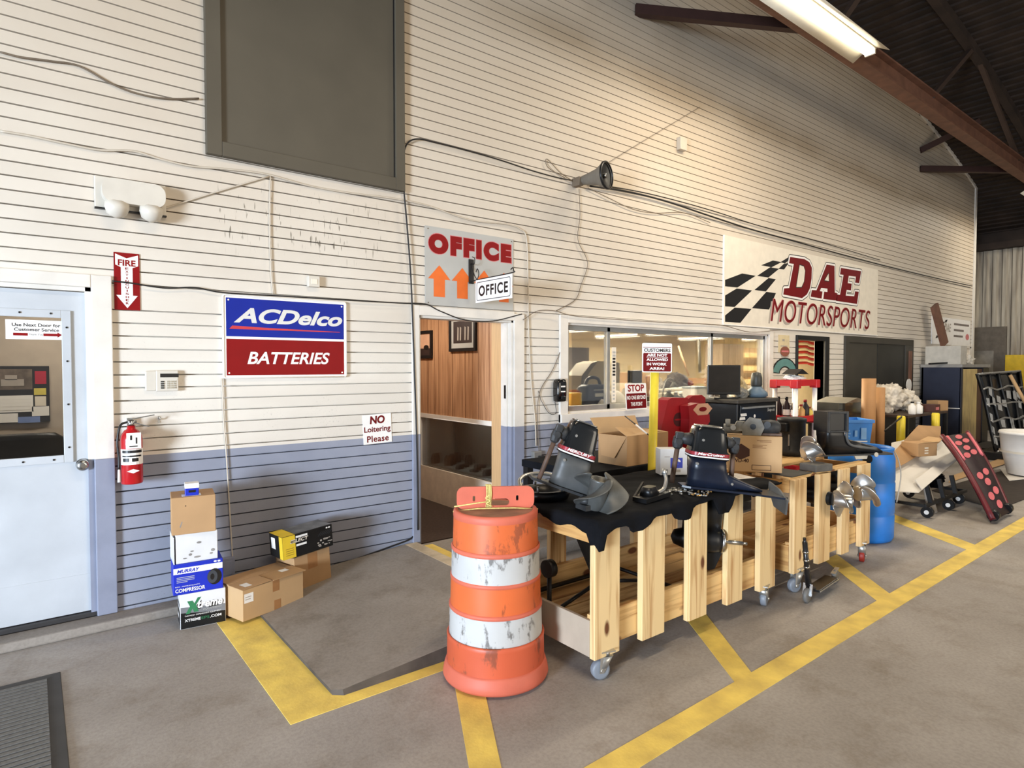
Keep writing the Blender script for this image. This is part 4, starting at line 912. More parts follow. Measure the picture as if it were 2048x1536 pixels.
random.seed(3)
for i in range(14): x = .23 + random.random() * .14; z = .02 + random.random() * .05; d.rect(x, x + .008 + random.random() * .015, z, z + .004 + random.random() * .008, I_LGREY, .001)
for i in range(6): x = .27 + i * .017; d.shape([[(x, .10), (x + .03, .13), (x + .034, .13), (x + .004, .10)]], pm('dark_grey_print', (60, 62, 66), .5), .001)
d.disc(.345, .147, .008, .006, I_WHITE); d.disc(.365, .147, .008, .006, I_WHITE); d.build('product_picture', t)
d = Decal((0, .2, 0), (0, -1, 0)); d.rect(.15, .198, .002, .163, M_BOXY, .0006); d.rect(.03, .09, .06, .14, I_WHITE, .001); d.build('printed_side', t)
d = Decal((0, 0, .165), (1, 0, 0), (0, 1, 0)); d.rect(.0, .095, .002, .198, M_BOXY, .0005); d.rect(.10, .385, .005, .195, pm('worn_grey_top', (112, 112, 112), .5, var=.2, scale=12), .0005); d.build('worn_top', t)

# ------------------------------------------------------------------ ribbed door mat
t = thing('door_mat', 'grey ribbed rubber door mat in the lower left corner', 'mat', (-.95, -1.78, 0)); b = MB(); b.box(0, 1.045, -1.2, 1.15, 0, .008, .004); b.build('base', pm('mat_rubber', (70, 68, 66), .8), t)
b = MB(); b.mat(pm('mat_ribs', (112, 110, 106), .9, var=.1, scale=60))
for i in range(60):
    y = -1.12 + i * .037; b.box(.05, .985, y, y + .024, .007, .013)
b.build('ribs', None, t)

# ------------------------------------------------------------------ orange traffic drum
M_ORB = pm('drum_orange', (222, 100, 48), .5, var=.05, scale=5, bump=.03, bscale=18); M_ORP = pm('faded_orange_plastic', (200, 100, 76), .55, var=.06, scale=6)
def scuffed(name, rgb, mark, s1, thr):
    m = pm(name, rgb, .45, var=.04, scale=4); nt = m.node_tree; N = nt.nodes; L = nt.links; b = N['Principled BSDF']; src = b.inputs['Base Color'].links[0].from_socket
    tc = N.new('ShaderNodeTexCoord'); mp = N.new('ShaderNodeMapping'); mp.inputs['Scale'].default_value = (1, 1, .45); L.new(tc.outputs['Object'], mp.inputs[0])
    n = N.new('ShaderNodeTexNoise'); n.inputs['Scale'].default_value = s1; n.inputs['Detail'].default_value = 7; n.inputs['Roughness'].default_value = .68; L.new(mp.outputs[0], n.inputs[0])
    r = N.new('ShaderNodeMapRange'); r.inputs[1].default_value = thr; r.inputs[2].default_value = thr + .06; L.new(n.outputs['Fac'], r.inputs[0])
    mx = N.new('ShaderNodeMix'); mx.data_type = 'RGBA'; mx.inputs[7].default_value = lin(mark); L.new(r.outputs[0], mx.inputs[0]); L.new(src, mx.inputs[6]); L.new(mx.outputs[2], b.inputs['Base Color']); return m
M_WHB = scuffed('drum_white_band', (188, 186, 182), (116, 112, 108), 12, .545); M_ORS = scuffed('drum_orange_band', (208, 100, 52), (158, 78, 46), 11, .575); M_ORT = scuffed('drum_worn_orange', (196, 88, 56), (140, 72, 50), 8, .57)
DX, DY = 1.952, -2.078
t = thing('traffic_drum', 'orange and white striped traffic barrel standing on the ramp edge', 'traffic barrel', (DX, DY, 0))
t.scale = (.98, .98, .98)
def band(name, prof, m, **k):
    b = MB(); b.lathe(prof, n=64, cap0=False, cap1=False, **k); return b.build(name, m, t)
band('base_ring', [(.0, .012), (.262, .012), (.284, .016), (.290, .03), (.286, .055), (.276, .09), (.270, .10), (.262, .10)], M_ORP)
band('orange_band', [(.268, .09), (.266, .225), (.268, .245), (.262, .252), (.256, .25)], M_ORT)
band('white_band', [(.2555, .245), (.252, .392)], M_WHB)
band('groove_ring', [(.251, .388), (.256, .394), (.256, .408), (.248, .412)], M_ORP)
band('orange_band', [(.248, .408), (.245, .552)], M_ORS)
band('groove_ring', [(.2445, .548), (.248, .552), (.248, .566), (.242, .570)], M_ORP)
band('white_band', [(.2425, .562), (.2395, .708)], M_WHB)
band('groove_ring', [(.239, .704), (.243, .710), (.243, .722), (.236, .728)], M_ORP)
band('orange_band', [(.234, .724), (.230, .880)], M_ORS)
band('top_rim', [(.230, .876), (.2315, .885), (.2315, .905), (.226, .915), (.215, .918), (.205, .914)], M_ORP)
b = MB(); b.lathe([(.207, .914), (.1, .912), (.001, .912)], n=48, cap0=False); b.build('top_cap', pm('dirty_drum_top', (150, 112, 92), .8, var=.2, scale=8), t)
a_ = R(-33); hw = .212
ou = rrect(-hw, hw, .912, 1.035, .04, 6); ou[0:0] = []
hole = rrect(-.03, .075, .93, .968, .018, 6); s1 = rrect(-.125, -.112, .955, .985, .005, 3); s2 = rrect(.112, .126, .955, .985, .005, 3)
V, Fc = poly_verts([ou, hole, s1, s2])
b = MB(Matrix.Rotation(a_, 4, 'Z')); 
for yy in (-.008, .008):
    vs = [b.v((x, yy, z)) for x, z in V]
    for f in Fc: b.f([vs[i] for i in f])
for lp in (ou, hole, s1, s2):
    for i in range(len(lp)):
        p, q = lp[i], lp[(i + 1) % len(lp)]; b.poly([(p[0], -.008, p[1]), (q[0], -.008, q[1]), (q[0], .008, q[1]), (p[0], .008, p[1])])
b.build('carry_handle', M_ORP, t)
b = MB(Matrix.Rotation(a_, 4, 'Z'))
b.tube([(-.232, -.02, .905), (-.1, -.030, .921), (.1, -.030, .921), (.232, -.012, .908)], .004, 6); b.tube([(-.226, -.012, .93), (-.1, -.015, .948), (-.045, -.016, .955)], .004, 6)
for i in range(4):
    x = -.052 + i * .008; b.tube([(x, -.014, .93), (x + .004, -.016, 1.0), (x + .002, -.012, 1.045), (x, .012, 1.045), (x + .004, .014, .99), (x, .012, .93), (x, -.014, .925)], .0035, 6)
b.tube(smoothpath([(-.03, -.015, .99), (-.055, -.018, .975), (-.03, -.02, .96), (-.05, -.02, .945), (-.02, -.02, .93)], 4), .0035, 6)
o = b.build('rope', pm('yellow_twine', (216, 196, 120), .8, var=.1, scale=80)); o.location = (DX, DY, 0); o.scale = (.98, .98, .98); tag(o, 'pale yellow twine knotted round the handle of the orange barrel', 'rope')

# ------------------------------------------------------------------ pallet-wood carts
def wood_mat(name, axis, c0, c1, dark):
    m = bpy.data.materials.new(name); m.use_nodes = True; nt = m.node_tree; N = nt.nodes; L = nt.links; b = N['Principled BSDF']; b.inputs['Roughness'].default_value = .55
    tc = N.new('ShaderNodeTexCoord'); st = {'z': (26, 26, 1.5), 'x': (1.5, 26, 26), 'y': (26, 1.5, 26)}[axis]; mp = N.new('ShaderNodeMapping'); mp.inputs['Scale'].default_value = st; L.new(tc.outputs['Object'], mp.inputs[0])
    n = N.new('ShaderNodeTexNoise'); n.inputs['Scale'].default_value = .9; n.inputs['Detail'].default_value = 4; n.inputs['Distortion'].default_value = .8; L.new(mp.outputs[0], n.inputs[0])
    r = N.new('ShaderNodeValToRGB'); e = r.color_ramp.elements; e[0].position = .30; e[1].position = .52; e[0].color = lin(c0); e[1].color = lin(c1); L.new(n.outputs['Fac'], r.inputs[0])
    k = {'z': (9, 9, 4.2), 'x': (4.2, 9, 9), 'y': (9, 4.2, 9)}[axis]; m2 = N.new('ShaderNodeMapping'); m2.inputs['Scale'].default_value = k; L.new(tc.outputs['Object'], m2.inputs[0])
    vo = N.new('ShaderNodeTexVoronoi'); vo.inputs['Scale'].default_value = .75; L.new(m2.outputs[0], vo.inputs[0])
    kr = N.new('ShaderNodeMapRange'); kr.inputs[1].default_value = .19; kr.inputs[2].default_value = .13; L.new(vo.outputs['Distance'], kr.inputs[0])
    mx = N.new('ShaderNodeMix'); mx.data_type = 'RGBA'; mx.inputs[7].default_value = lin(dark); L.new(kr.outputs[0], mx.inputs[0]); L.new(r.outputs[0], mx.inputs[6]); L.new(mx.outputs[2], b.inputs['Base Color']); return m
M_PINEZ = wood_mat('pine_upright', 'z', (182, 134, 80), (230, 198, 144), (104, 58, 26)); M_PINEX = wood_mat('pine_rail', 'x', (170, 120, 66), (222, 184, 124), (110, 62, 28)); M_PINEY = wood_mat('pine_cross', 'y', (170, 120, 66), (206, 160, 98), (104, 60, 30))
M_PINEZ2 = wood_mat('paler_pine_upright', 'z', (184, 136, 82), (230, 196, 142), (116, 70, 36)); M_GREYW = pm('weathered_plywood', (176, 160, 140), .75, var=.10, scale=3, bump=.06)
M_BARK = pm('bark', (84, 44, 26), .9, var=.25, scale=20); M_WHEEL = pm('grey_caster_wheel', (128, 132, 138), .45, var=.05); M_ZINC = pm('zinc', (186, 184, 178), .35, metal=.8, var=.05); M_WHEELR = pm('red_caster_wheel', (150, 44, 30), .5)
def caster(parent, x, y, z, r, mw, rot):
    """caster hanging from z down to the floor"""
    M = Matrix.Translation((x, y, 0)) @ Matrix.Rotation(rot, 4, 'Z')
    b = MB(M); b.box(-.045, .045, -.035, .035, z - .006, z); b.cyl((0, 0, z - .03), (0, 0, z - .006), .024); b.loft([sup(-.005, 0, z - .03, .035, .03, 12), sup(.02, 0, r + .012, .02, .03, 12)])
    for s_ in (-1, 1): b.prism([(-.03, z - .03), (.04, z - .03), (.045, r - .012), (.02, r - .014)], s_ * .026 - .002, s_ * .026 + .002)
    b.cyl((.03, -.034, r), (.03, .034, r), .009)
    o = b.build('caster', M_ZINC, parent)
    b = MB(M); b.lathe([(.012, -.02), (r * .72, -.021), (r * .95, -.018), (r, -.01), (r, .01), (r * .95, .018), (r * .72, .021), (.012, .02)], (.03, 0, r), axis=(0, 1, 0), n=28); b.build('wheel', mw, o); return o
def cart(name, label, x0, x1, y0, y1, zb, zt, xs, wd, mz, group, backs=True, tops=None, grey_end=True):
    t = thing(name, label, 'cart', (x0, y0, 0), 0, group); Lx = x1 - x0; Ly = y1 - y0
    for i, x in enumerate(xs):
        zz = tops[i] if tops else zt; w_ = wd[i] if isinstance(wd, list) else wd
        b = MB(); b.box(x - x0, x - x0 + w_, 0, .038, zb, zz, .003)
        if i == 2 and grey_end: b.mat(M_BARK); b.box(x - x0 - .012, x - x0 + .004, .006, .036, zb, zz - .08, .004); b.mats = [mz, M_BARK] if b.mats == [M_BARK] else b.mats
        b.build('slat', None if (i == 2 and grey_end) else mz, t)
    for i, x in enumerate(xs):
        b = MB(); b.box(x - x0 + .03, x - x0 + .17, Ly - .04, Ly, zb + .02, zt - .03, .003); b.build('slat', mz, t)
    b = MB(); b.box(.02, Lx - .01, .04, .078, zb + .03, zb + .22, .003); b.build('bottom_rail', M_PINEX, t)
    b = MB(); b.box(.02, Lx - .01, Ly - .08, Ly - .042, zb + .03, zb + .22, .003); b.build('bottom_rail', M_PINEX, t)
    b = MB(); b.box(.0, .022, .04, Ly - .04, zb + .005, zb + .20, .003); b.build('end_board', M_GREYW if grey_end else M_PINEY, t)
    b = MB(); b.box(Lx - .03, Lx, .04, Ly - .04, zb + .02, zb + .22, .003); b.build('end_board', M_PINEY, t)
    for k in range(5):
        y = .085 + k * (Ly - .17) / 5; b = MB(); b.box(.025, Lx - .035, y, y + (Ly - .17) / 5 - .012, zb + .05, zb + .075, .002); b.build('deck_board', M_PINEX, t)
    b = MB(); b.box(.0, .035, .04, Ly - .04, zt - .10, zt - .012, .003); b.build('end_rail', M_PINEY, t)
    b = MB(); b.box(Lx - .035, Lx, .04, Ly - .04, zt - .10, zt - .012, .003); b.build('end_rail', M_PINEY, t)
    for ya_, yb_ in (((.042, .11),) if not grey_end else ()) + ((.40, .58), (.60, Ly - .045)):
        b = MB(); b.box(.0, Lx, ya_, yb_, zt - .012, zt + .010, .002); b.build('top_board', M_PINEX, t)
    caster(t, .10, .02, zb + .03, .052, M_WHEEL, R(160)); caster(t, Lx - .12, .02, zb + .03, .052, M_WHEEL if grey_end else M_WHEELR, R(20)); caster(t, .12, Ly - .12, zb + .03, .052, M_WHEELR, R(60)); caster(t, Lx - .10, Ly - .12, zb + .03, .052, M_WHEELR, R(130))
    return t
GC = 'pallet wood carts'
C1 = (2.28, 4.07, -2.50, -1.66, .125, .835)
cart('wooden_cart', 'near pine slat cart on casters with a black cloth over its top', C1[0], C1[1], C1[2], C1[3], C1[4], C1[5], [2.28, 2.655, 3.085, 3.48, 3.865], [.19, .195, .175, .175, .2], M_PINEZ, GC, tops=[.845, .84, .838, .85, .86])
C2 = (4.32, 5.62, -2.50, -1.70, .15, .835)
cart('wooden_cart', 'far pine slat cart beyond the small scooter, without a cloth', C2[0], C2[1], C2[2], C2[3], C2[4], C2[5], [4.32, 4.69, 5.07, 5.42], [.18, .185, .14, .18], M_PINEZ2, GC, grey_end=False)
# black cloth over the near cart
M_CLOTH = pm('black_cloth', (17, 18, 22), .95, var=.2, scale=6, bump=.35, bscale=14, spec=.15)
hem = [(2.24, .15), (2.285, .15), (2.31, .07), (2.40, .05), (2.47, .045), (2.52, .095), (2.60, .095), (2.64, .07), (2.72, .04), (2.86, .035), (2.90, .085), (2.98, .095), (3.04, .09), (3.07, .03), (3.12, .02), (3.26, .015), (3.30, .11), (3.44, .12), (3.47, .02), (3.64, .02), (3.70, .06), (3.84, .06), (3.88, .015), (4.08, .01)]
def hemat(x):
    for (a, c), (a2, c2) in zip(hem, hem[1:]):
        if a <= x <= a2: return c + (c2 - c) * (x - a) / (a2 - a)
    return hem[-1][1]
def clothz(x, y): return .862 + .004 * sin(x * 19) * sin(y * 23)
b = MB(); nx, ny = 74, 30; X0, X1 = 2.262, 4.06; YF, YB2 = -2.535, -1.68
cols = []
for i in range(nx + 1):
    x = X0 + (X1 - X0) * i / nx; col = []
    h_ = max(.012, hemat(x))
    for j in range(5): col.append(b.v((x + .004 * sin(i * 1.7 + j), YF - .008 - .010 * sin(i * .9) * (1 - j / 5) , .862 - h_ * (1 - j / 5))))
    for j in range(ny + 1):
        y = YF + .006 + (YB2 - YF - .006) * j / ny; col.append(b.v((x, y, clothz(x, y) - (.006 if j == 0 else 0))))
    cols.append(col)
for c0, c1 in zip(cols, cols[1:]):
    for j in range(len(c0) - 1): b.f([c0[j], c1[j], c1[j + 1], c0[j + 1]], True)
# left side drop
side = []
for j in range(ny + 1):
    y = YF + .006 + (YB2 - YF - .006) * j / ny; h_ = .055 + .012 * sin(j * .8) + (.06 if j < 2 else 0) - (.02 if j > 14 else 0)
    side.append([b.v((X0 - .016, y, .862 - h_ * k / 4)) for k in range(1, 5)])
for j in range(ny):
    a = [cols[0][5 + j]] + side[j]; c = [cols[0][6 + j]] + side[j + 1]
    for k in range(4): b.f([a[k], a[k + 1], c[k + 1], c[k]], True)
b.f([cols[0][5], cols[0][4], side[0][0]]); b.f([cols[0][4], cols[0][2], side[0][1], side[0][0]]); b.f([cols[0][2], cols[0][0], side[0][3], side[0][1]])
o = b.build('cart_cloth', M_CLOTH, None, solid=.008); tag(o, 'ragged black cloth draped over the top of the near cart', 'cloth')
# things inside the near cart: black folding frame stand
t = thing('metal_stand', 'black steel tube stand lying inside the lower deck of the near cart', 'stand', (2.36, -2.38, .205))
b = MB(); b.tube([(.0, .05, .02), (.0, .62, .02), (.9, .62, .02), (.9, .05, .02), (0, .05, .02)], .014); b.build('base_frame', M_BLACK, t)
b = MB(); b.prism([(.12, .58), (.60, .58), (.42, .12), (.36, .12)], .30, .316, 'y'); b.build('gusset_plate', M_BLACK, t); b = MB(); b.tube([(.0, .3, .02), (.38, .3, .12)], .012); b.tube([(.9, .3, .02), (.4, .3, .12)], .012); b.build('brace', M_BLACK, t); b = MB(); b.cyl((-.05, .27, .02), (-.05, .27, .27), .014, n=10); b.cyl((-.075, .27, .30), (-.03, .27, .30), .05, n=18); b.build('end_wheel', M_BLACK, t)
# far-end paper, small coins etc on cloth
for (x, y, s_, lb) in ((4.02, -2.30, .20, 'white printed sheet lying on the near cart under the tan carton'),):
    t = thing('paper_sheet', lb, 'paper', (3.72, -2.27, .868), R(-18)); b = MB(); b.box(0, .32, 0, .2, 0, .002); b.build('sheet', I_WHITE, t); d = Decal((0, 0, .002), (1, 0, 0), (0, 1, 0))
    for i in range(6): d.rect(.03, .25, .03 + i * .024, .036 + i * .024, I_LGREY, .0004)
    d.build('print', t)
random.seed(11)
for i in range(46):
    q_ = at(1340 + 82 * (i * 7 % 46) / 46 + random.uniform(-4, 4), 976 + random.random() * 13 + 4 * (i * 7 % 46) / 46, z=.872); x, y = q_.x, q_.y; k = 1 if (i * 7 % 46) > 24 and i % 2 else 0
    b = MB(Matrix.Translation((x, y, .869)) @ Matrix.Rotation(random.random() * 3, 4, 'Z')); b.cyl((-.006, 0, .006), (.007, 0, .006), .0055, n=6, smooth=False); b.cyl((.007, 0, .006), (.02, 0, .006), .003, n=6)
    o = b.build('bolt', (M_ZINC, pm('brass_bolt', (190, 150, 90), .35, metal=.7), M_ZINC)[k]); tag(o, 'small loose bolt scattered on black cloth before the blue outdrive', 'bolt', 'loose bolts on the black cloth')
# ------------------------------------------------------------------ outdrives and propellers on the carts
M_COWL = pm('gloss_black_cowl', (22, 23, 24), .22, var=.15, scale=7, coat=.3); M_LEG = pm('dusty_grey_leg', (84, 84, 82), .45, var=.14, scale=7); M_NAVY = pm('navy_leg', (24, 30, 44), .32, var=.2, scale=6); M_DKG = pm('dark_casting', (52, 52, 52), .5, var=.2, scale=14, bump=.1)
M_RUST = pm('rusty_ram', (92, 70, 56), .6, var=.2, scale=20); M_STEEL = pm('stainless_blade', (186, 182, 176), .28, metal=.85, var=.08, scale=8); M_OLDPROP = pm('old_grey_blade', (96, 96, 92), .42, metal=.35, var=.14, scale=10); M_BLKM = pm('satin_black_drive', (24, 24, 25), .38, var=.15, scale=8); M_REDST = pm('red_stripe', (150, 40, 48), .35)
M_GREYC = pm('grey_casting', (132, 128, 118), .55, var=.18, scale=14, bump=.12, bscale=30)
def ringx(x, yc, zc, a, bb, n=20, e=3.5): return [(x, p[0], p[1]) for p in [(q[0], q[1]) for q in sup(yc, zc, 0, a, bb, n, e)]]
def outdrive(label, loc, rz, cowl, leg, stripe, word, lower=True, tail=True, sc=None, tilt=0.0, rams=((-.20, .02), (.19, .05)), k=1.0, group=None):
    t = thing('outdrive', label, 'boat outdrive', loc, rz, group); t.rotation_euler = (0, tilt, rz); t.scale = sc or (k, k, k)
    b = MB(); b.loft([sup(.055, 0, .0, .165, .062, 28, 3), sup(.035, 0, .05, .140, .068, 28, 3), sup(.012, 0, .11, .118, .076, 28, 3.4), sup(0, 0, .19, .112, .088, 28, 4)])
    if tail: b.loft([ringx(.09, 0, .055, .060, .055), ringx(.17, 0, .045, .056, .040), ringx(.28, 0, .024, .05, .022), ringx(.36, 0, .012, .045, .010)])
    b.build('drive_leg', leg, t)
    b = MB(); b.loft([sup(0, 0, .185, .124, .098, 32, 5), sup(0, 0, .225, .122, .097, 32, 5), sup(-.004, 0, .235, .114, .090, 32, 5), sup(-.010, 0, .345, .100, .080, 32, 5), sup(-.012, 0, .372, .092, .074, 32, 5), sup(-.012, 0, .388, .070, .056, 32, 5)]); b.build('cowl', cowl, t)
    b = MB(); b.loft([sup(0, 0, .192, .1255, .0995, 32, 5), sup(0, 0, .200, .1258, .0998, 32, 5)], cap=False); b.build('white_stripe', I_WHITE, t)
    b = MB(); b.loft([sup(0, 0, .204, .1252, .0992, 32, 5), sup(0, 0, .224, .1242, .0988, 32, 5)], cap=False); b.build('red_stripe', stripe, t)
    b = MB(); b.tube([sup(-.012, 0, .384, .080, .064, 32, 5)[i % 32] for i in range(33)], .004, 6); b.build('chrome_edge', M_CHROME, t)
    d = Decal((-.09, -.0995, .2065), (1, 0, 0), (0, 0, 1)); d.text(word, 0, 0, .17, .017, I_WHITE, shear=.3, bold=.03, h=.0008); d.text(word, .0, .0, .001, .001, I_WHITE) if 0 else None; d.build('lettering', t)
    b = MB()
    if not tail: b.prism([(-.24, -.06), (-.10, -.075), (.12, -.085), (.20, -.05), (.20, .05), (.12, .085), (-.10, .075), (-.24, .06)], -.014, .0, 'z')
    else: b.prism([(-.15, -.05), (-.10, -.075), (.25, -.085), (.47, -.13), (.50, -.10), (.50, .10), (.47, .13), (.25, .085), (-.10, .075), (-.15, .05)], -.012, .0, 'z')
    b.build('cavitation_plate', M_DKG if leg is not M_NAVY else leg, t)
    if tail:
        b = MB(); b.prism([(-.15, -.10), (.02, -.085), (.13, .01), (.13, .055), (-.02, .035), (-.15, -.01)], .47, .482, 'x'); b.build('tail_plate', M_LEG, t)
    for x, y in rams:
        b = MB(); b.cyl((x, y - .01, .0), (x - .012 * (1 if x > 0 else -1), y - .01, .25), .016, n=14); b.build('trim_ram', M_RUST, t)
        b = MB(); b.lathe([(.018, -.04), (.030, -.03), (.036, .0), (.030, .035), (.014, .05)], (x * .95, y - .01, .26), n=10, smooth=False); b.cyl((x * .95, y - .01, .29), (x * .5, 0, .29), .030, .045, n=12); b.cyl((x * .95, y - .05, .27), (x * .95, y + .03, .27), .020, n=12); b.box(x * .95 - .025, x * .95 + .025, y - .045, y - .01, .285, .33, .006); b.build('ram_pivot', M_DKG, t)
    b = MB()
    for x, z in ((-.08, .15), (.16, .04), (-.06, .30)): b.cyl((x, -.04, z), (x, -.092 if z > .1 else -.062, z), .008, n=10)
    b.build('cap_bolt', M_ZINC, t)
    if lower:
        b = MB(); b.loft([sup(.02, 0, -.012, .14, .05, 24, 2.4), sup(.02, 0, -.15, .125, .05, 24, 2.4), sup(.02, 0, -.28, .125, .05, 24, 2.4)])
        b.lathe([(.004, -.2), (.045, -.18), (.072, -.10), (.082, 0), (.080, .07), (.070, .11)], (.03, 0, -.34), axis=(1, 0, 0), n=28)
        b.prism([(-.02, -.40), (.17, -.40), (.13, -.52), (.09, -.535)], -.008, .008); b.build('gearcase', M_BLKM, t)
        b = MB(); b.lathe([(.068, 0), (.076, .006), (.076, .018), (.060, .024), (.040, .012), (.02, .02)], (.14, 0, -.34), axis=(1, 0, 0), cap0=False); b.build('seal_carrier', M_CHROME, t)
        b = MB(); b.cyl((.14, 0, -.34), (.29, 0, -.34), .014, n=14); b.cyl((.27, 0, -.34), (.32, 0, -.34), .010, n=10); b.build('prop_shaft', M_CHROME, t)
    return t
def propeller(name, label, loc, axis, RR, hub, hl, m, rot=0.0, n=3, pitch=.5, group=None, wid=.62, skew=.35):
    t = thing(name, label, 'propeller', loc, 0, group); t.rotation_euler = Vector((0, 0, 1)).rotation_difference(Vector(axis)).to_euler()
    b = MB(); b.lathe([(hub * .86, -hl / 2), (hub, -hl / 2 + .004), (hub, hl / 2 - .01), (hub * 1.08, hl / 2), (hub * .9, hl / 2), (hub * .82, -hl / 3), (.012, -hl / 3)], n=28, cap0=True, cap1=True); b.build('hub', m, t)
    for k in range(n):
        a0 = rot + 2 * pi * k / n
        def fn(u, v):
            r = hub * .96 + u * (RR - hub * .96); w_ = (.42 + wid * math.sin(pi * min(1, u * .9 + .12))) * math.sqrt(max(0, 1 - u ** 6)) + .02; th = (v - .5) * 2 * w_ * (hub * 1.1 + .35 * (RR - hub)) / r * .9
            return (r * cos(a0 + th + skew * u), r * sin(a0 + th + skew * u), th * pitch * RR * .5 + .10 * RR * u)
        b = MB(); b.grid(12, 12, fn); b.build('blade', m, t, solid=.006)
    return t
ZC = .872
outdrive('black boat outdrive with red stripe leaning at the left end of the near cart', (2.43, -2.10, ZC + .085), R(-30), M_COWL, M_LEG, M_REDST, 'MERCURY', lower=False, tail=False, tilt=R(20), rams=((-.19, -.03),), sc=(.86, .84, 1.02))
propeller('boat_propeller', 'large dark grey propeller lying at the front left corner of the near cart', (2.44, -2.36, ZC + .085), (.08, -.22, 1), .18, .055, .17, M_OLDPROP, R(190), pitch=.9, wid=.8)
outdrive('navy blue outdrive with black cowl standing through the middle of the near cart', (3.365, -2.395, ZC + .022), R(-38), M_COWL, M_NAVY, M_REDST, 'MerCruiser', tilt=R(6))
# loose castings on the near cart
def lump(name, label, loc, size, m, seed, cat='engine part', group=None, rz=0, amp=.22, crumple=None):
    crumple = cat in ('cloth', 'bag', 'paper', 'equipment') if crumple is None else crumple
    r = random.Random(seed); b = MB(); bm = b.b
    bmesh.ops.create_icosphere(bm, subdivisions=5 if crumple else 3, radius=.5)
    from mathutils import noise as mn
    off = [Vector((r.uniform(-1, 1), r.uniform(-1, 1), r.uniform(-1, 1))).normalized() for _ in range(7)]; am = [r.uniform(-1, 1) * amp for _ in off]
    for v in bm.verts:
        n_ = v.co.normalized(); k_ = 1 + sum(a * max(0, n_.dot(o_)) ** 3 for a, o_ in zip(am, off)); 
        if crumple: k_ *= 1 + .34 * mn.noise(n_ * 2.3 + Vector((seed, 0, 0))) + .26 * abs(mn.noise(n_ * 5.5 + Vector((0, seed, 0)))) + .12 * mn.noise(n_ * 12)
        v.co = v.co * k_
        v.co.z = max(v.co.z, -.42)
    z0 = min(v.co.z for v in bm.verts)
    for v in bm.verts: v.co = Vector((v.co.x * size[0], v.co.y * size[1], (v.co.z - z0) * size[2]))
    for f in bm.faces: f.smooth = True
    o = b.build(name, m); o.location = loc; o.rotation_euler = (0, 0, rz); return tag(o, label, cat, group)
t = thing('transom_bracket', 'black transom ring casting lying left of the leaning outdrive', 'engine part', (2.42, -1.93, ZC)); b = MB(); b.lathe([(.10, 0), (.15, 0), (.16, .03), (.15, .05), (.11, .05), (.10, 0)], n=28, cap0=False, cap1=False); b.build('ring', M_BLKM, t)
b = MB(); b.tube(smoothpath([(-.15, .0, .03), (-.12, .08, .10), (0, .12, .12), (.12, .06, .11), (.15, -.02, .04)], 6), .012); b.build('bail', M_ZINC, t)
b = MB()
for a in range(5): b.cyl((.13 * cos(a * 1.25), .13 * sin(a * 1.25), .05), (.13 * cos(a * 1.25), .13 * sin(a * 1.25), .085), .007, n=8)
b.build('stud', M_ZINC, t)
t = thing('engine_bracket', 'cast bracket with a bare bolt at the left end of the near cart', 'engine part', (2.45, -2.31, ZC)); b = MB(); b.prism([(-.10, -.05), (.05, -.07), (.07, .0), (.03, .06), (-.08, .05)], 0, .03, 'z'); b.lathe([(.03, .03), (.04, .035), (.04, .06), (.02, .065)], (-.05, 0, 0)); b.build('casting', M_DKG, t); b = MB(); b.cyl((.02, 0, .03), (.02, 0, .11), .006, n=8); b.build('bolt', M_ZINC, t)
t = thing('steering_bracket', 'black bracket with a bright bent pipe right of the large propeller', 'engine part', (2.90, -2.36, ZC), R(12))
b = MB(); b.prism([(-.16, -.05), (.12, -.06), (.16, .02), (.04, .07), (-.14, .05)], 0, .025, 'z'); b.loft([sup(-.03, .0, .025, .06, .045, 14, 4), sup(-.03, 0, .075, .045, .03, 14, 4)]); b.build('casting', M_BLKM, t)
b = MB(); b.tube(smoothpath([(.04, -.02, .03), (.10, -.03, .045), (.15, -.02, .09), (.17, 0, .13)], 6), .012); b.cyl((.165, 0, .12), (.178, .0, .15), .018, n=12); b.build('bent_pipe', M_ZINC, t)
b = MB(); b.bar((-.12, .05, .02), (.08, .10, .07), .012, .012); b.build('rod', M_BLKM, t)
b = MB(); b.cyl((2.61, -2.29, ZC), (2.61, -2.29, ZC + .085), .05, .055, 24); tag(b.build('bearing_sleeve', M_BLKM), 'short black bearing sleeve standing behind the large propeller', 'engine part')
# boxes standing on the near cart
t = carton('spray_can_case', 'tan printed spray can case standing at the right end of the near cart', (4.12, -2.09, ZC - .002), R(-54), .375, .17, .268, M_CARD2)
d = Decal((0, 0, 0)); d.shape([[(.03, .17), (.09, .21), (.15, .17), (.15, .12), (.09, .09), (.03, .12)]], pm('dark_brown_print', (70, 42, 30), .6), .0006); d.text('WD-40', .03, .07, .145, .098, pm('dark_brown_print', (70, 42, 30), .6), bold=.02, h=.0012)
for z, a, c in ((.235, .20, .30), (.225, .22, .30), (.20, .17, .27), (.192, .17, .24), (.18, .17, .265)): d.rect(a, c, z, z + .004, pm('faint_print', (140, 100, 64), .7), .0008)
d.shape([rrect(.165, .30, .015, .055, .002, 1), rrect(.169, .296, .019, .051, .002, 1)], pm('dark_brown_print', (70, 42, 30), .6), .0008); d.build('printed_front', t)
d = Decal((.375, 0, 0), (0, 1, 0), (0, 0, 1)); d.shape([rrect(.045, .11, .015, .06, .012, 3), rrect(.052, .103, .022, .053, .008, 3)], pm('dark_brown_print', (70, 42, 30), .6), .0008); d.rect(.125, .13, .0, .262, pm('dark_brown_print', (70, 42, 30), .6), .0005); d.build('printed_side', t)
zt_ = ZC + .268
def on_case(a, h_): return (4.12 + a * cos(R(-54)) + .07, -2.09 + a * sin(R(-54)) + .05, zt_ + h_)
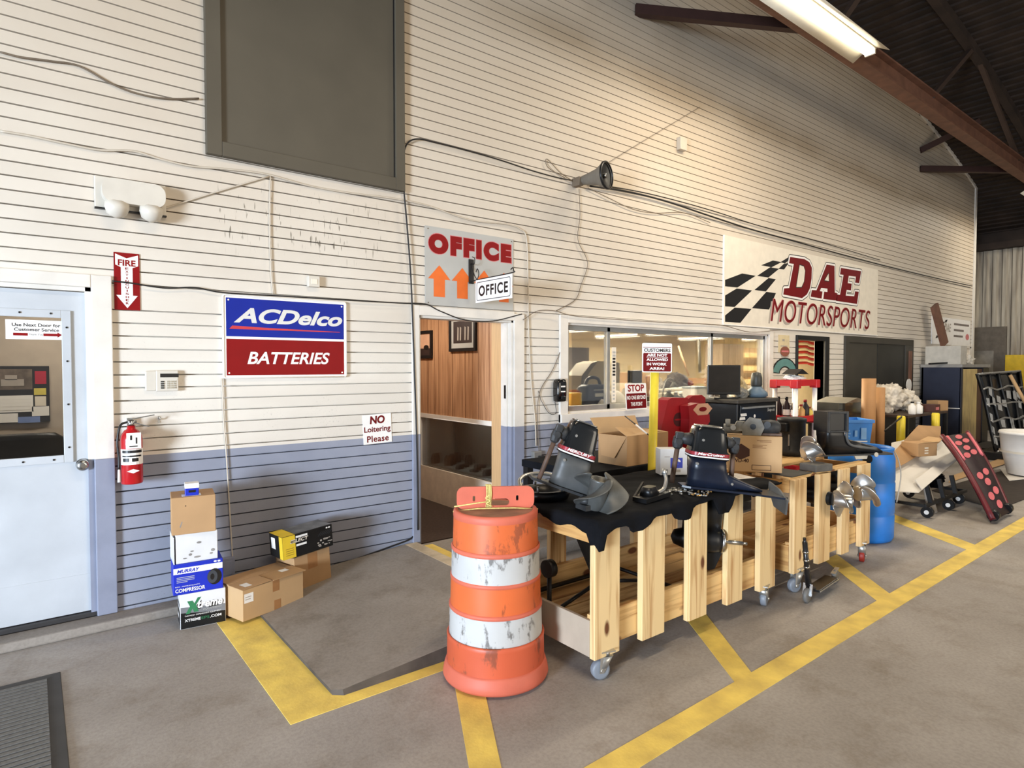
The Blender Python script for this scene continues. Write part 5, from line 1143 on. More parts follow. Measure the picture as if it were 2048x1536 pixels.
t = thing('engine_part', 'pale grey pump casting on the left of the spray can case', 'engine part', on_case(.06, .0), R(-60), 'castings on the spray can case')
b = MB(); b.cyl((-.09, 0, .04), (.06, 0, .045), .038, .032, 16); b.loft([sup(.02, 0, .03, .05, .04, 12, 3), sup(.03, 0, .10, .03, .03, 12, 3)], smooth=False); b.cyl((-.06, -.02, .06), (-.06, -.02, .115), .018, n=12); b.build('casting', M_GREYC, t); b = MB(); b.cyl((-.02, -.04, .05), (-.02, -.06, .055), .02, n=12); b.build('port', M_ZINC, t)
t = thing('engine_part', 'grey flanged casting in the middle on top of the spray can case', 'engine part', on_case(.185, .0), R(-60), 'castings on the spray can case')
b = MB(); b.prism([(-.08, 0), (.05, 0), (.075, .06), (.05, .12), (-.03, .135), (-.085, .07)], -.05, -.03); b.loft([sup(-.01, 0, 0, .07, .05, 14, 3), sup(0, .01, .07, .055, .045, 14, 3), sup(.02, .02, .12, .03, .03, 14, 3)], smooth=False); b.build('casting', M_GREYC, t); b = MB(); b.cyl((-.005, -.052, .065), (-.005, -.03, .065), .022, n=12); b.build('dark_port', M_BLKM, t)
t = thing('engine_part', 'dark round pump body at the right on top of the spray can case', 'engine part', on_case(.30, .0), R(-60), 'castings on the spray can case')
b = MB(); b.lathe([(.03, -.07), (.052, -.055), (.058, .0), (.05, .05), (.03, .07)], (0, 0, .06), n=18, axis=(1, .3, 0)); b.cyl((-.02, -.03, .08), (-.02, -.075, .085), .024, n=12); b.build('casting', M_DKG, t); b = MB(); b.box(-.08, .08, -.045, .045, 0, .018, .004); b.build('base_flange', M_RUST, t)
t = carton('filter_box', 'white box with blue printed label behind the navy outdrive', (3.56, -1.90, ZC), R(-33), .20, .11, .19, M_BOXW); d = Decal((0, 0, 0)); d.rect(.075, .165, .05, .125, pm('violet_blue_print', (64, 74, 176), .5), .0006); d.text('9', .11, .058, .15, .115, I_WHITE, bold=.06, h=.0012); d.rect(.03, .07, .13, .135, I_LGREY, .0006); d.rect(.08, .15, .02, .04, I_LGREY, .0006); d.build('printed_front', t)
# ------------------------------------------------------------------ far cart load
Z2 = .847
t = thing('outdrive', 'satin black outdrive upper with square mouth on the far cart', 'boat outdrive', (5.47, -2.22, Z2 + .05), R(-26))
b = MB(); b.loft([sup(.10, 0, .0, .20, .07, 28, 3), sup(.06, 0, .08, .15, .075, 28, 3.5), sup(.0, 0, .16, .095, .085, 28, 5), sup(-.01, 0, .24, .085, .085, 28, 6)]); b.loft([ringx(.14, 0, .07, .066, .06), ringx(.28, 0, .05, .06, .045), ringx(.44, 0, .022, .05, .03), ringx(.50, 0, .008, .04, .012)]); b.build('drive_leg', M_BLKM, t)
b = MB(); b.prism([(-.10, .20), (.085, .20), (.085, .37), (-.10, .37)], -.09, .09); o_ = b.build('square_mouth', M_BLKM, t)
b = MB()
for a, c, p, q in ((-.108, -.09, .195, .375), (.07, .092, .195, .375), (-.09, .07, .355, .375), (-.09, .07, .195, .21)): b.box(a, c, -.108, -.088, p, q, .003)
b.build('mouth_rim', M_DKG, t)
b = MB(); b.tube(smoothpath([(.09, -.09, .22), (.09, -.09, .14), (.13, -.09, .085), (.24, -.09, .06), (.40, -.08, .04)], 6), .011); b.build('edge_pipe', M_LEG, t)
b = MB(); b.prism([(-.20, -.06), (.55, -.10), (.58, 0), (.55, .10), (-.20, .06)], -.014, 0, 'z'); b.build('cavitation_plate', M_DKG, t)
b = MB(); b.prism([(.20, -.014), (.34, -.014), (.33, -.05), (.22, -.05)], -.05, -.04); b.cyl((.37, -.102, -.005), (.37, -.112, -.005), .02); b.build('plate_tab', M_ZINC, t)
t = thing('exhaust_housing', 'dark grey cylindrical housing standing on the far cart beside the square mouth', 'engine part', (5.48, -1.87, Z2)); b = MB(); b.lathe([(.13, 0), (.13, .05), (.118, .06), (.115, .30), (.125, .31), (.125, .335), (.09, .345)], n=30); b.build('body', M_DKG, t); b = MB(); b.box(-.18, -.11, -.04, .04, .22, .30, .01); b.build('side_port', M_BLKM, t); b = MB(); b.box(-.16, -.15, -.06, -.05, .1, .2); b.build('bright_tab', M_ZINC, t)
propeller('boat_propeller', 'polished steel propeller lying on top of the far cart', (4.92, -2.32, Z2 + .125), (.75, -.55, .30), .15, .055, .13, M_STEEL, R(75), pitch=.8)
b = MB(); b.box(0, .19, 0, .15, 0, .055, .006); o = b.build('wooden_block', pm('grey_wood_block', (92, 88, 82), .7, var=.12, scale=12)); o.location = (4.70, -2.47, Z2 + .0); o.rotation_euler = (0, 0, R(-12)); tag(o, 'grey block on the front edge of the far cart under the steel propeller', 'block')
b = MB(); b.box(0, .30, 0, .36, 0, .006, .002); o = b.build('rubber_sheet', pm('dark_rubber_sheet', (70, 68, 64), .8, var=.1)); o.location = (4.36, -2.46, Z2); tag(o, 'dark rubber sheet on the left end of the far cart', 'sheet')
for (px_, py_, lb, rot, ax) in ((1684, 1001, 'steel propeller hanging between the far cart slats, left of the pair', R(200), (.55, -.8, -.05)), (1727, 987, 'steel propeller hanging between the far cart slats, right of the pair', R(250), (.95, -.35, 0))):
    p = at(px_, py_, y=-2.60); propeller('boat_propeller', lb, tuple(p), ax, .155, .055, .13, M_OLDPROP if px_ < 1 else M_STEEL, rot, pitch=.8, group='steel propellers hanging on the far cart')
p = at(1684, 1001, y=-2.60)
for q, lb in ((at(1684, 1001, y=-2.60), 'black gearcase inside the far cart behind the left hanging propeller'), (at(1727, 987, y=-2.60), 'black gearcase inside the far cart behind the right hanging propeller')):
    t = thing('outdrive_gearcase', lb, 'boat outdrive', (q.x, q.y, q.z)); b = MB(); b.lathe([(.01, -.40), (.05, -.33), (.062, -.2), (.05, -.075)], (0, 0, 0), axis=(0, -1, 0)); b.loft([sup(-.0, .25, .04, .03, .10, 18, 2.4), sup(-.0, .25, Z2 - q.z - .02, .03, .09, 18, 2.4)]); b.build('gearcase', M_BLKM, t)
# scooter on the floor between the carts
t = thing('kick_scooter', 'small black kick scooter folded on the floor between the two carts', 'scooter', (4.26, -2.63, 0), R(6)); M_SC = pm('scooter_black', (30, 28, 28), .3, var=.1)
b = MB(); b.box(.10, .48, -.05, .05, .055, .072, .006); b.build('deck', M_SC, t); b = MB(); b.box(.10, .48, -.053, -.05, .058, .066); b.build('deck_edge', M_ZINC, t)
b = MB(); b.tube(smoothpath([(.12, 0, .065), (.05, 0, .09), (.02, 0, .16), (-.0, 0, .22)], 5), .02); b.build('neck', M_SC, t); b = MB(); b.cyl((.015, 0, .12), (-.055, 0, .44), .017); b.cyl((-.05, 0, .40), (-.062, 0, .47), .011); b.build('steering_tube', M_SC, t)
for z in (.25, .30, .36): 
    b = MB(); b.cyl((-.012 - (z - .25) * .22, 0, z), (-.015 - (z - .25) * .22, 0, z + .015), .021); b.build('chrome_collar', M_CHROME, t)
b = MB()
for s_ in (-1, 1): b.bar((.018, s_ * .022, .13), (.0, s_ * .022, .05), .02, .006)
b.build('fork', M_CHROME, t)
for x in (.0, .56):
    b = MB(); b.lathe([(.012, -.013), (.045, -.014), (.052, -.006), (.052, .006), (.045, .014), (.012, .013)], (x, 0, .052), axis=(0, 1, 0)); b.build('wheel', pm('grey_scooter_wheel', (110, 108, 104), .5), t)
b = MB(); b.bar((.50, .0, .085), (.60, .0, .112), .03, .004); b.build('rear_brake', M_ZINC, t)
# ------------------------------------------------------------------ behind the near cart: black table, carton, pole sign, red totes
t = thing('work_table', 'black-topped work table against the wall behind the near cart', 'table', (3.30, -1.48, 0)); b = MB(); b.box(0, 2.0, 0, .85, .80, .86, .004); b.build('table_top', M_CLOTH, t)
for x in (.04, 1.96):
    for y in (.04, .81): b = MB(); b.box(x - .03, x + .03, y - .03, y + .03, 0, .80); b.build('leg', M_BLACK, t)
t = thing('open_carton', 'large open cardboard carton on the black table behind the leaning outdrive', 'box', (3.70, -1.46, .862), R(2)); w_, dp, h_ = .54, .30, .24
b = MB()
for x0, x1, y0, y1 in ((0, w_, 0, .006), (0, w_, dp - .006, dp), (0, .006, .006, dp - .006), (w_ - .006, w_, .006, dp - .006)): b.box(x0, x1, y0, y1, 0, h_)
b.box(.006, w_ - .006, .006, dp - .006, 0, .006); b.build('carton', M_CARD, t)
def flap(name, p, m=M_CARD2):
    b = MB(); b.poly(p); return b.build(name, m, t, solid=.005)
flap('lid_flap', [(.0, 0, h_), (w_, 0, h_), (w_ - .02, .15, h_ + .015), (.06, .17, h_ + .055)]); flap('lid_flap', [(w_, 0, h_), (w_, dp, h_), (w_ - .14, dp - .03, h_ + .01), (w_ - .13, .03, h_ + .012)])
flap('lid_flap', [(0, dp, h_), (w_, dp, h_), (w_ - .02, dp + .04, h_ + .12), (-.06, dp + .04, h_ + .13)]); flap('lid_flap', [(0, 0, h_), (0, dp, h_), (-.03, dp - .06, h_ - .17), (-.035, .10, h_ - .18)], M_CARD)
t = thing('fishing_rod', 'thin black and white rod leaning across the open carton', 'rod', (0, 0, 0)); p0 = at(1250, 832, y=-1.25); p1 = at(1300, 872, y=-1.56)
b = MB(); b.cyl(p0, p1, .005, n=8); b.build('shaft', M_BLACK, t); b = MB(); m_ = p0.lerp(p1, .45); n_ = p0.lerp(p1, .9); b.cyl(m_, n_, .007, n=8); b.build('white_grip', I_WHITE, t)
# pole sign
pb = at(1300, 935, y=-1.57)
t = thing('pole_sign', 'yellow pole with red and white customers warning sign behind the near cart', 'sign', (pb.x, pb.y, 0)); M_YPOLE = pm('yellow_pole_paint', (232, 206, 60), .4, var=.08, scale=6)
pt = at(1310, 735, y=-1.60); dx = pt.x - pb.x
b = MB(); b.cyl((0, 0, 0.012), (dx, -.03, 1.70), .036, .033, 20); b.build('pole', M_YPOLE, t); b = MB(); b.cyl((0, 0, 0), (0, 0, .012), .05); b.build('foot_plate', M_BLACK, t)
u = Vector((cos(R(-26)), sin(R(-26)), -.012)).normalized(); n_ = Vector((sin(R(-26)), -cos(R(-26)), 0)); o_ = Vector((dx - .005, -.035, 0)) + n_ * .036 - u * .125
zc0 = at(1308, 745, y=-1.64).z; zc1 = at(1308, 686, y=-1.64).z; hh = zc1 - zc0
b = MB(); P_ = [o_ + u * a + Vector((0, 0, zc0 + c)) for a, c in rrect(0, .25, 0, hh, .012, 3)]; b.poly([tuple(p) for p in P_]); b.poly([tuple(p - n_ * .004) for p in P_][::-1])
for i in range(len(P_)): q = P_[(i + 1) % len(P_)]; b.poly([tuple(P_[i]), tuple(q), tuple(q - n_ * .004), tuple(P_[i] - n_ * .004)])
b.build('sign_panel', I_WHITE, t)
d = Decal(o_ + Vector((0, 0, zc0)), u, (0, 0, 1)); k = hh / .235
d.shape([rrect(.008, .242, .008 * k, .155 * k, .008, 3)], I_DKRED, .0006); d.rect(.008, .242, .198 * k, .203 * k, I_DKRED, .0006)
d.text('CUSTOMERS', .014, .164 * k, .236, .192 * k, I_BLACK, bold=.03)
for s_, a, c, z in (('ARE NOT', .04, .21, .128), ('ALLOWED', .035, .215, .092), ('IN WORK', .038, .205, .056), ('AREA!', .06, .185, .020)): d.text(s_, a, z * k, c, (z + .022) * k, I_WHITE, bold=.04, h=.0014)
d.rect(.035, .215, .120 * k, .123 * k, I_WHITE, .0014); d.build('lettering', t)
# stop sign on the sill
p = at(1257, 824, y=-.10); q = at(1312, 783, y=-.10); t = thing('sill_sign', 'faded red STOP sign standing on the shop window sill behind the pole', 'sign', (p.x, -.062, 1.163)); w_ = .36; h_ = .30
plate('sign_panel', w_, h_, I_WHITE, t, -.006, -.001, .012); d = Decal((0, -.006, 0)); d.shape([rrect(.012, w_ - .012, .012, .185, .01, 3)], I_DKRED, .0006); d.text('STOP', .04, .205, w_ - .04, .285, I_RED, bold=.03); d.text('NO ONE BEYOND', .02, .115, w_ - .02, .160, I_WHITE, bold=.03, h=.0014); d.text('THIS POINT', .08, .04, w_ - .08, .085, I_WHITE, bold=.03, h=.0014); d.build('lettering', t); t.rotation_euler = (R(-4), 0, 0)
# red totes
M_REDP = pm('red_plastic', (146, 20, 26), .42, var=.08, scale=6)
def redp(pix, y): return [(p.x, p.z) for p in (at(a, c, y=y) for a, c in pix)]
t = thing('red_tote', 'red faceted plastic tote with a dark oval on the table behind the navy outdrive', 'container', (0, 0, 0))
b = MB(); pl = redp([(1317, 868), (1322, 845), (1336, 800), (1344, 796), (1376, 796), (1377, 832), (1392, 838), (1376, 868), (1362, 876)], -1.2); zf = min(z for x, z in pl); pl = [(x, max(.864, .864 + (z - zf) * (1.372 - .864) / (max(q[1] for q in pl) - zf))) for x, z in pl]; b.prism(pl, -1.2, -1.08); b.build('shell', M_REDP, t)
p = at(1357, 839, y=-1.2); d = Decal((p.x, -1.2, p.z)); d.disc(0, 0, .075, .065, pm('dark_red_oval', (66, 20, 22), .5), .001); d.disc(0, 0, .06, .008, M_REDP, .0016); d.build('oval_badge', t)
t = thing('red_tote', 'red faceted plastic tote with a tan printed top beside the black tool chest', 'container', (0, 0, 0))
pl = redp([(1376, 868), (1379, 838), (1377, 812), (1398, 806), (1419, 829), (1420, 843), (1405, 866)], -1.30); pl = [(pl[0][0], .864)] + pl[1:] + [(pl[-1][0], .864)]; b = MB(); b.prism(pl, -1.30, -1.205); b.build('shell', M_REDP, t)
d = Decal((0, -1.30, 0)); 
def redp2(pix): return [(p.x, p.z) for p in (at(a, c, y=-1.46) for a, c in pix)]
cx_ = sum(q[0] for q in pl) / len(pl)
d.disc(cx_ + .06, pl[3][1] - .06, .15, .062, pm('tan_label', (196, 150, 120), .5), .001, 6); d.disc(cx_ + .06, pl[3][1] - .06, .06, .022, I_DKRED, .002); d.build('printed_label', t)
t = thing('red_tote', 'rounded red plastic lid standing behind the other red totes', 'container', (0, 0, 0)); pl = redp([(1376, 868), (1374, 800), (1386, 791), (1404, 790), (1411, 796), (1411, 868)], -.9); pl = [(pl[0][0], .864)] + pl[1:-1] + [(pl[-1][0], .864)]; b = MB(); b.prism(pl, -.9, -.84); b.build('shell', M_REDP, t)
# ------------------------------------------------------------------ tool chest with monitor
t = thing('tool_chest', 'black steel tool chest in front of the shop window carrying a monitor', 'tool chest', (6.15, -.90, 0)); M_TC = pm('tool_chest_black', (16, 16, 17), .3, var=.1)
cx0, cx1, cy0, cy1 = 0, .83, 0, .44
b = MB(); b.box(cx0, cx1, cy0, cy1, .12, 1.24, .01); b.build('body', M_TC, t); b = MB(); b.box(cx0 - .02, cx1 + .02, cy0 - .02, cy1, 1.24, 1.285, .008); b.build('top_tray', pm('worn_black_top', (70, 66, 60), .5, var=.2), t)
for i, (z0, z1) in enumerate(((.16, .50), (.52, .78), (.80, .98), (1.0, 1.22))): b = MB(); b.box(cx0 + .04, cx1 - .04, cy0 - .012, cy0, z0, z1, .004); o_ = b.build('drawer', M_TC, t); c = MB(); c.box(cx0 + .08, cx1 - .08, cy0 - .026, cy0 - .012, z1 - .04, z1 - .02); c.build('handle', M_ALU, o_)
d = Decal((0, cy0 - .013, 0)); d.shape([[(.02, 1.06), (.14, 1.06), (.13, 1.09), (.03, 1.09)], [(.05, 1.10), (.17, 1.10), (.16, 1.13), (.04, 1.13)]], I_WHITE, .001); d.disc(.33, 1.09, .02, .02, I_WHITE, .001); d.text('Snap-on', .60, 1.12, .76, 1.17, I_GREY, shear=.2, bold=.02); d.build('badge', t)
for x in (cx0 + .08, cx1 - .08):
    for y in (.08, .36): 
        b = MB(); b.cyl((x - .02, y, .06), (x + .02, y, .06), .06, n=18); b.build('caster', M_PLB, t)
t = thing('monitor', 'black flat monitor standing on the black tool chest', 'monitor', (6.26, -.66, 1.285), R(-38)); b = MB(); b.box(-.19, .19, 0, .045, .045, .385, .008); b.build('bezel', M_PLB, t); d = Decal((0, 0, 0)); d.rect(-.172, .172, .075, .365, pm('dark_screen', (38, 34, 30), .35, var=.1, spec=.2), .001); d.build('screen', t); b = MB(); b.box(-.14, .14, -.08, .12, 0, .016, .004); b.box(-.04, .04, .02, .06, .016, .08); b.build('stand', M_PLB, t)
for (x, y, s_, m, lb, hh) in ((6.52, -.72, .06, M_GREYC, 'rag heap on the tool chest right of the monitor', .13), (6.66, -.62, .055, pm('tan_cloth', (190, 172, 134), .8), 'tan folded bag on the tool chest beside the blue-grey jug', .26)):
    lump('cloth_heap', lb, (x, y, 1.285), (s_ * 2.6, s_ * 2, hh), m, int(x * 10), 'cloth')
p = at(1532, 797, y=-.8); t = thing('water_jug', 'blue-grey jug with dark neck at the right end of the tool chest', 'jug', (6.84, -.72, 1.285)); b = MB(); b.lathe([(.10, 0), (.13, .02), (.125, .06), (.07, .11), (.06, .13)], n=28); b.build('body', pm('blue_grey_plastic', (92, 110, 124), .45), t); b = MB(); b.lathe([(.058, .13), (.066, .15), (.062, .24), (.05, .29), (.02, .30)], n=24); b.build('neck', pm('dark_olive_plastic', (58, 58, 54), .45), t)
# ------------------------------------------------------------------ red and white utility shelf with bottles
t = thing('utility_shelf', 'red plastic utility shelf with white posts before the flag doorway', 'shelf', (7.72, -.77, 0)); w_, dp = .60, .37; M_REDS = pm('shelf_red', (190, 30, 38), .4, var=.05)
for z in (.30, .93, 1.40):
    b = MB(); b.box(0, w_, 0, dp, z, z + .02); 
    for a in ((0, w_, 0, .03), (0, w_, dp - .03, dp), (0, .03, .03, dp - .03), (w_ - .03, w_, .03, dp - .03)): b.box(*a, z + .02, z + .075)
    for x in (0, w_ - .09):
        for y in (0, dp - .09): b.box(x - .006, x + .096, y - .006, y + .096, z - .03, z + .08, .01)
    b.build('shelf_board', M_REDS, t)
for x in (.045, w_ - .045):
    for y in (.045, dp - .045):
        b = MB(); b.cyl((x, y, 0), (x, y, 1.40), .03, n=16); b.build('post', I_WHITE, t)
def bottle(name, label, loc, r, h_, m, cap, group, lab=None):
    t = thing(name, label, 'bottle', loc, 0, group); b = MB(); b.lathe([(r * .9, 0), (r, .01), (r, h_ * .62), (r * .45, h_ * .8), (r * .38, h_ * .9)], n=18); b.build('body', m, t); b = MB(); b.lathe([(r * .45, h_ * .88), (r * .45, h_), (r * .3, h_)], n=14); b.build('cap', cap, t)
    if lab: b = MB(); b.lathe([(r * 1.02, h_ * .2), (r * 1.02, h_ * .45)], n=18, cap0=False, cap1=False); b.build('label', lab, t)
    return t
M_DKB = pm('dark_brown_bottle', (46, 24, 26), .3); GB = 'bottles on the red utility shelf'
tx, ty = 7.72, -.77
for i, (x, lb) in enumerate(((.09, 'left'), (.10, 'middle'), (.11, 'right'))): bottle('oil_bottle', '%s dark bottle of the three on the lower red shelf' % lb, (tx + x + .04, ty + .32 - i * .105, .952), .045, .30, M_DKB, M_PLB, GB, I_WHITE if i else None)
for i, (x, m, h_, lb) in enumerate(((.30, pm('tan_bottle', (206, 160, 96), .4), .20, 'tan squat bottle on the right half of the lower red shelf'), (.41, pm('dark_can', (40, 34, 34), .4), .26, 'dark can on the right half of the lower red shelf'), (.52, pm('yellow_bottle', (222, 196, 88), .4), .16, 'yellow bottle at the right end of the lower red shelf'))): bottle('fluid_bottle', lb, (tx + x, ty + .10, .952), .05, h_, m, M_REDP, GB)
b = MB(); b.tube([(.09 * cos(a), 0, .09 * sin(a) + .09) for a in [pi * i / 12 for i in range(13)]], .012); o = b.build('strap_loop', M_PLB); o.location = (tx + .42, ty + .26, .95); o['label'] = 'black strap loop standing behind the bottles on the lower red shelf'; o['category'] = 'strap'
lump('cloth_heap', 'white rag heap on top of the red utility shelf', (tx + .31, ty + .19, 1.478), (.36, .2, .07), I_WHITE, 21, 'cloth')
b = MB(); b.prism([(0, 0), (.34, 0), (.17, .07)], 0, .2); o = b.build('felt_hat', M_PLB); o.location = (tx + .12, ty + .08, 1.55); tag(o, 'flat black hat lying on the rag on the red utility shelf', 'hat')
# ------------------------------------------------------------------ blue tote, blue drum
t = thing('stool_crate', 'dark wooden crate under the blue tote behind the far cart', 'crate', (7.02, -1.72, 0)); b = MB(); b.box(0, .56, 0, .42, 0, .772, .006); b.build('body', pm('dark_crate', (58, 46, 36), .8), t)
M_BLUEP = pm('blue_tote_plastic', (60, 138, 220), .35, var=.08, scale=5); M_BLUED = pm('blue_drum_plastic', (40, 124, 212), .4, var=.12, scale=4)
t = thing('blue_tote', 'light blue plastic tote with embossed wheel emblem behind the far cart', 'container', (7.10, -1.50, .775), R(-40)); b = MB(); b.loft([[(x, y, z) for x, y in ((i, i), (.44 - i, i), (.44 - i, .34 - i), (i, .34 - i))] for z, i in ((0, .02), (.27, 0))], smooth=False, cap=False); b.poly([(.02, .02, .002), (.42, .02, .002), (.42, .32, .002), (.02, .32, .002)]); b.build('tub', M_BLUEP, t, solid=.005)
b = MB(); 
for a in ((-.015, .455, -.02, .0), (-.015, .455, .34, .36), (-.02, 0, 0, .34), (.44, .46, 0, .34)): b.box(*a, .245, .28, .003)
b.build('rim', M_BLUEP, t)
d = Decal((0, -.008, 0)); M_PB = pm('pale_blue_emboss', (120, 170, 222), .4)
for i in range(12):
    a = i * pi / 6; d.shape([[(.12 + .02 * cos(a - .12), .125 + .02 * sin(a - .12)), (.12 + .075 * cos(a - .12), .125 + .075 * sin(a - .12)), (.12 + .075 * cos(a + .12), .125 + .075 * sin(a + .12)), (.12 + .02 * cos(a + .12), .125 + .02 * sin(a + .12))]], M_PB, .0)
d.disc(.12, .125, .015, .015, I_WHITE, .0012); d.rect(.24, .27, .09, .16, M_PB, .0); d.rect(.31, .37, .06, .19, M_PB, .0); d.rect(.06, .38, .03, .045, I_WHITE, .001); d.build('embossed_emblem', t)
t = thing('plastic_drum', 'bright blue open plastic drum standing right of the far cart', 'drum', (6.33, -2.12, 0)); b = MB(); b.lathe([(.25, 0), (.27, .01), (.283, .04), (.287, .24), (.282, .25), (.282, .262), (.287, .272), (.289, .55), (.283, .56), (.283, .572), (.288, .582), (.286, .78), (.27, .84), (.262, .86)], n=48, cap1=False); b.lathe([(.25, .86), (.24, .6), (.001, .58)], n=48, cap0=False, cap1=False); b.build('body', M_BLUED, t)
b = MB(); b.lathe([(.262, .85), (.275, .855), (.278, .88), (.262, .888), (.248, .88), (.248, .85)], n=48, cap0=False, cap1=False); b.build('rim', M_BLUED, t)
dv = Vector((at(1748, 995, y=-2.4) - Vector((6.33, -2.12, 0))).to_2d().normalized().to_3d())
for q, rx, rz_a in ((at(1747, 997, y=-2.38), .05, .035), (at(1744, 924, y=-2.38), .04, .05)):
    v_ = Vector((q.x - 6.33, q.y + 2.12, 0)).normalized(); b = MB(); b.cyl(v_ * .28 + Vector((0, 0, q.z)), v_ * .292 + Vector((0, 0, q.z)), .042, n=20); b.build('bung', M_PLB, t)
cable_pts = smoothpath([tuple(at(a, c, y=-2.35)) for a, c in ((1786, 898), (1797, 920), (1802, 950), (1797, 985), (1793, 1005))], 6); b = MB(); b.tube(cable_pts, .006, 6); tag(b.build('loose_cord', M_CABLE), 'pale loose cord hanging down beside the blue drum', 'cord')
# ------------------------------------------------------------------ acrylic box, cardboard tubes, bag, table, posts
t = thing('side_bench', 'low dark bench against the wall left of the cardboard tubes', 'bench', (9.3, -.66, 0)); b = MB(); b.box(0, 1.1, 0, .6, .78, .84, .006); b.box(.05, 1.05, .05, .55, 0, .78); b.build('body', pm('dark_bench', (60, 48, 40), .8), t)
t = thing('acrylic_box', 'clear lidded acrylic box of copper-coloured parts left of the cardboard tubes', 'container', (9.42, -.62, .842)); M_ACR = glass_mat('dusty_acrylic', (.84, .84, .80), .3, .15); w_, dp, h_ = .74, .42, .27
b = MB(); b.box(0, w_, 0, .006, 0, h_); b.box(0, w_, dp - .006, dp, 0, h_); b.box(0, .006, .006, dp - .006, 0, h_); b.box(w_ - .006, w_, .006, dp - .006, 0, h_); b.build('tank', M_ACR, t); b = MB(); b.prism([(-.03, h_ + .002), (w_ + .03, h_ + .002), (w_ * .5, h_ + .07)], -.02, dp + .02); b.build('lid', pm('grey_lid', (110, 104, 92), .6), t); b = MB(); b.box(.02, w_ - .02, .02, dp - .02, .002, .08, .01); b.build('contents', pm('copper_scrap', (176, 112, 82), .5, var=.3, scale=40), t)
M_TUBEC = pm('kraft_tube', (176, 130, 84), .65, var=.06, scale=4)
for (px_, py0, py1, r, lb) in ((1738, 757, 0, .094, 'taller of the two brown cardboard tubes standing behind the blue drum'), (1759, 775, 0, .076, 'shorter of the two brown cardboard tubes standing behind the blue drum')):
    top = at(px_, py0, y=-.85); b = MB(); b.lathe([(r, 0), (r, top.z), (r * .86, top.z), (r * .86, top.z - .3), (.001, top.z - .3)], n=30, cap1=False); o = b.build('cardboard_tube', M_TUBEC); o.location = (top.x, top.y, 0); tag(o, lb, 'tube', 'cardboard tubes')
t = thing('work_bench', 'cluttered dark work bench between the cardboard tubes and the navy locker', 'table', (10.55, -1.05, 0)); b = MB(); b.box(0, 1.75, 0, .80, .86, .90, .004); b.build('table_top', pm('dark_bench_top', (70, 54, 44), .6, var=.15), t); b = MB(); b.box(.06, 1.65, .45, .75, .0, .86); b.build('cabinet', M_BLACK, t)
for x in (.03, 1.72):
    for y in (.03, .77): b = MB(); b.box(x - .03, x + .03, y - .03, y + .03, 0, .86); b.build('leg', M_BLACK, t)
for i, (px_, y_, zt_, lb) in enumerate(((1802, -1.25, .95, 'left of the two short yellow guard posts before the work bench'), (1871, -1.25, .93, 'right of the two short yellow guard posts before the work bench'))):
    p = at(px_, 845, y=y_); b = MB(); b.lathe([(.055, 0), (.055, zt_ - .02), (.045, zt_), (.001, zt_)], n=20, cap1=False); o = b.build('guard_post', M_YPOLE); o.location = (p.x, p.y, 0); tag(o, lb, 'post', 'yellow guard posts')
b = MB(); p0 = at(1770, 862, y=-1.22); p1 = at(1804, 833, y=-1.27); b.tube([p0, p1], .012); tag(b.build('black_strap', M_BLACK), 'black strap tied slanting to the left yellow guard post', 'strap')
M_WBAG = pm('white_bag', (218, 208, 192), .6, var=.12, scale=9)
lump('plastic_bag', 'crumpled white plastic bag on the work bench behind the cardboard tubes', (10.98, -.58, .90), (.62, .44, .50), M_WBAG, 31, 'bag', amp=.3); lump('plastic_bag', 'crumpled white bag in the middle of the work bench', (11.86, -.55, .90), (.44, .40, .40), M_WBAG, 35, 'bag', amp=.3); lump('paper_heap', 'heap of white paper at the right end of the work bench', (11.44, -.84, .90), (.26, .2, .14), pm('crumpled_paper', (214, 200, 176), .8, var=.15, scale=12), 37, 'paper', amp=.3)
for i, (x, y, r, h_, m, cap, lb) in enumerate(((10.92, -.98, .055, .20, I_WHITE, M_PLB, 'white bottle with black cap on the front of the work bench'), (11.12, -1.0, .06, .19, I_WHITE, I_WHITE, 'white bottle with white cap on the front of the work bench'), (11.27, -.98, .045, .13, M_PLB, I_WHITE, 'small black bottle beside the white bottles on the work bench'))): bottle('fluid_bottle', lb, (x, y, .90), r, h_, m, cap, 'bottles on the work bench')
t = carton('parts_tray', 'small brown tray with pink label at the right end of the work bench', (11.70, -1.04, .90), 0, .26, .2, .12, pm('dark_red_brown', (86, 52, 44), .6)); d = Decal((0, 0, 0)); d.rect(.05, .2, .03, .08, I_PINK); d.build('label', t)
carton('shipping_box', 'small brown carton beyond the tray on the work bench', (12.06, -.98, .90), R(-15), .26, .2, .17, M_CARD)
lump('rag_pile', 'reddish rag pile on the floor under the work bench', (11.3, -1.05 + .16, .0), (.6, .26, .55), pm('red_rag', (150, 78, 52), .8, var=.3, scale=9), 41, 'cloth')
# white tag hanging on the dark door
b = MB(); b.prism([(.13 * cos(a), .13 * sin(a)) for a in [2 * pi * i / 16 for i in range(16)]], -.075, -.055); o = b.build('ball_cap', I_WHITE); p = at(1817, 771, y=-.06); o.location = (p.x, 0, p.z); o.scale = (.9, 1, 1); tag(o, 'white cap hung on the right jamb of the dark panel doors', 'cap')
b = MB(); p = at(1821, 720, y=-.05); b.box(p.x - .06, p.x + .06, -.06, -.036, 1.05, 1.95); tag(b.build('door_stay', M_STEELRED), 'rusty bar fixed upright on the right jamb of the dark panel doors', 'bar')
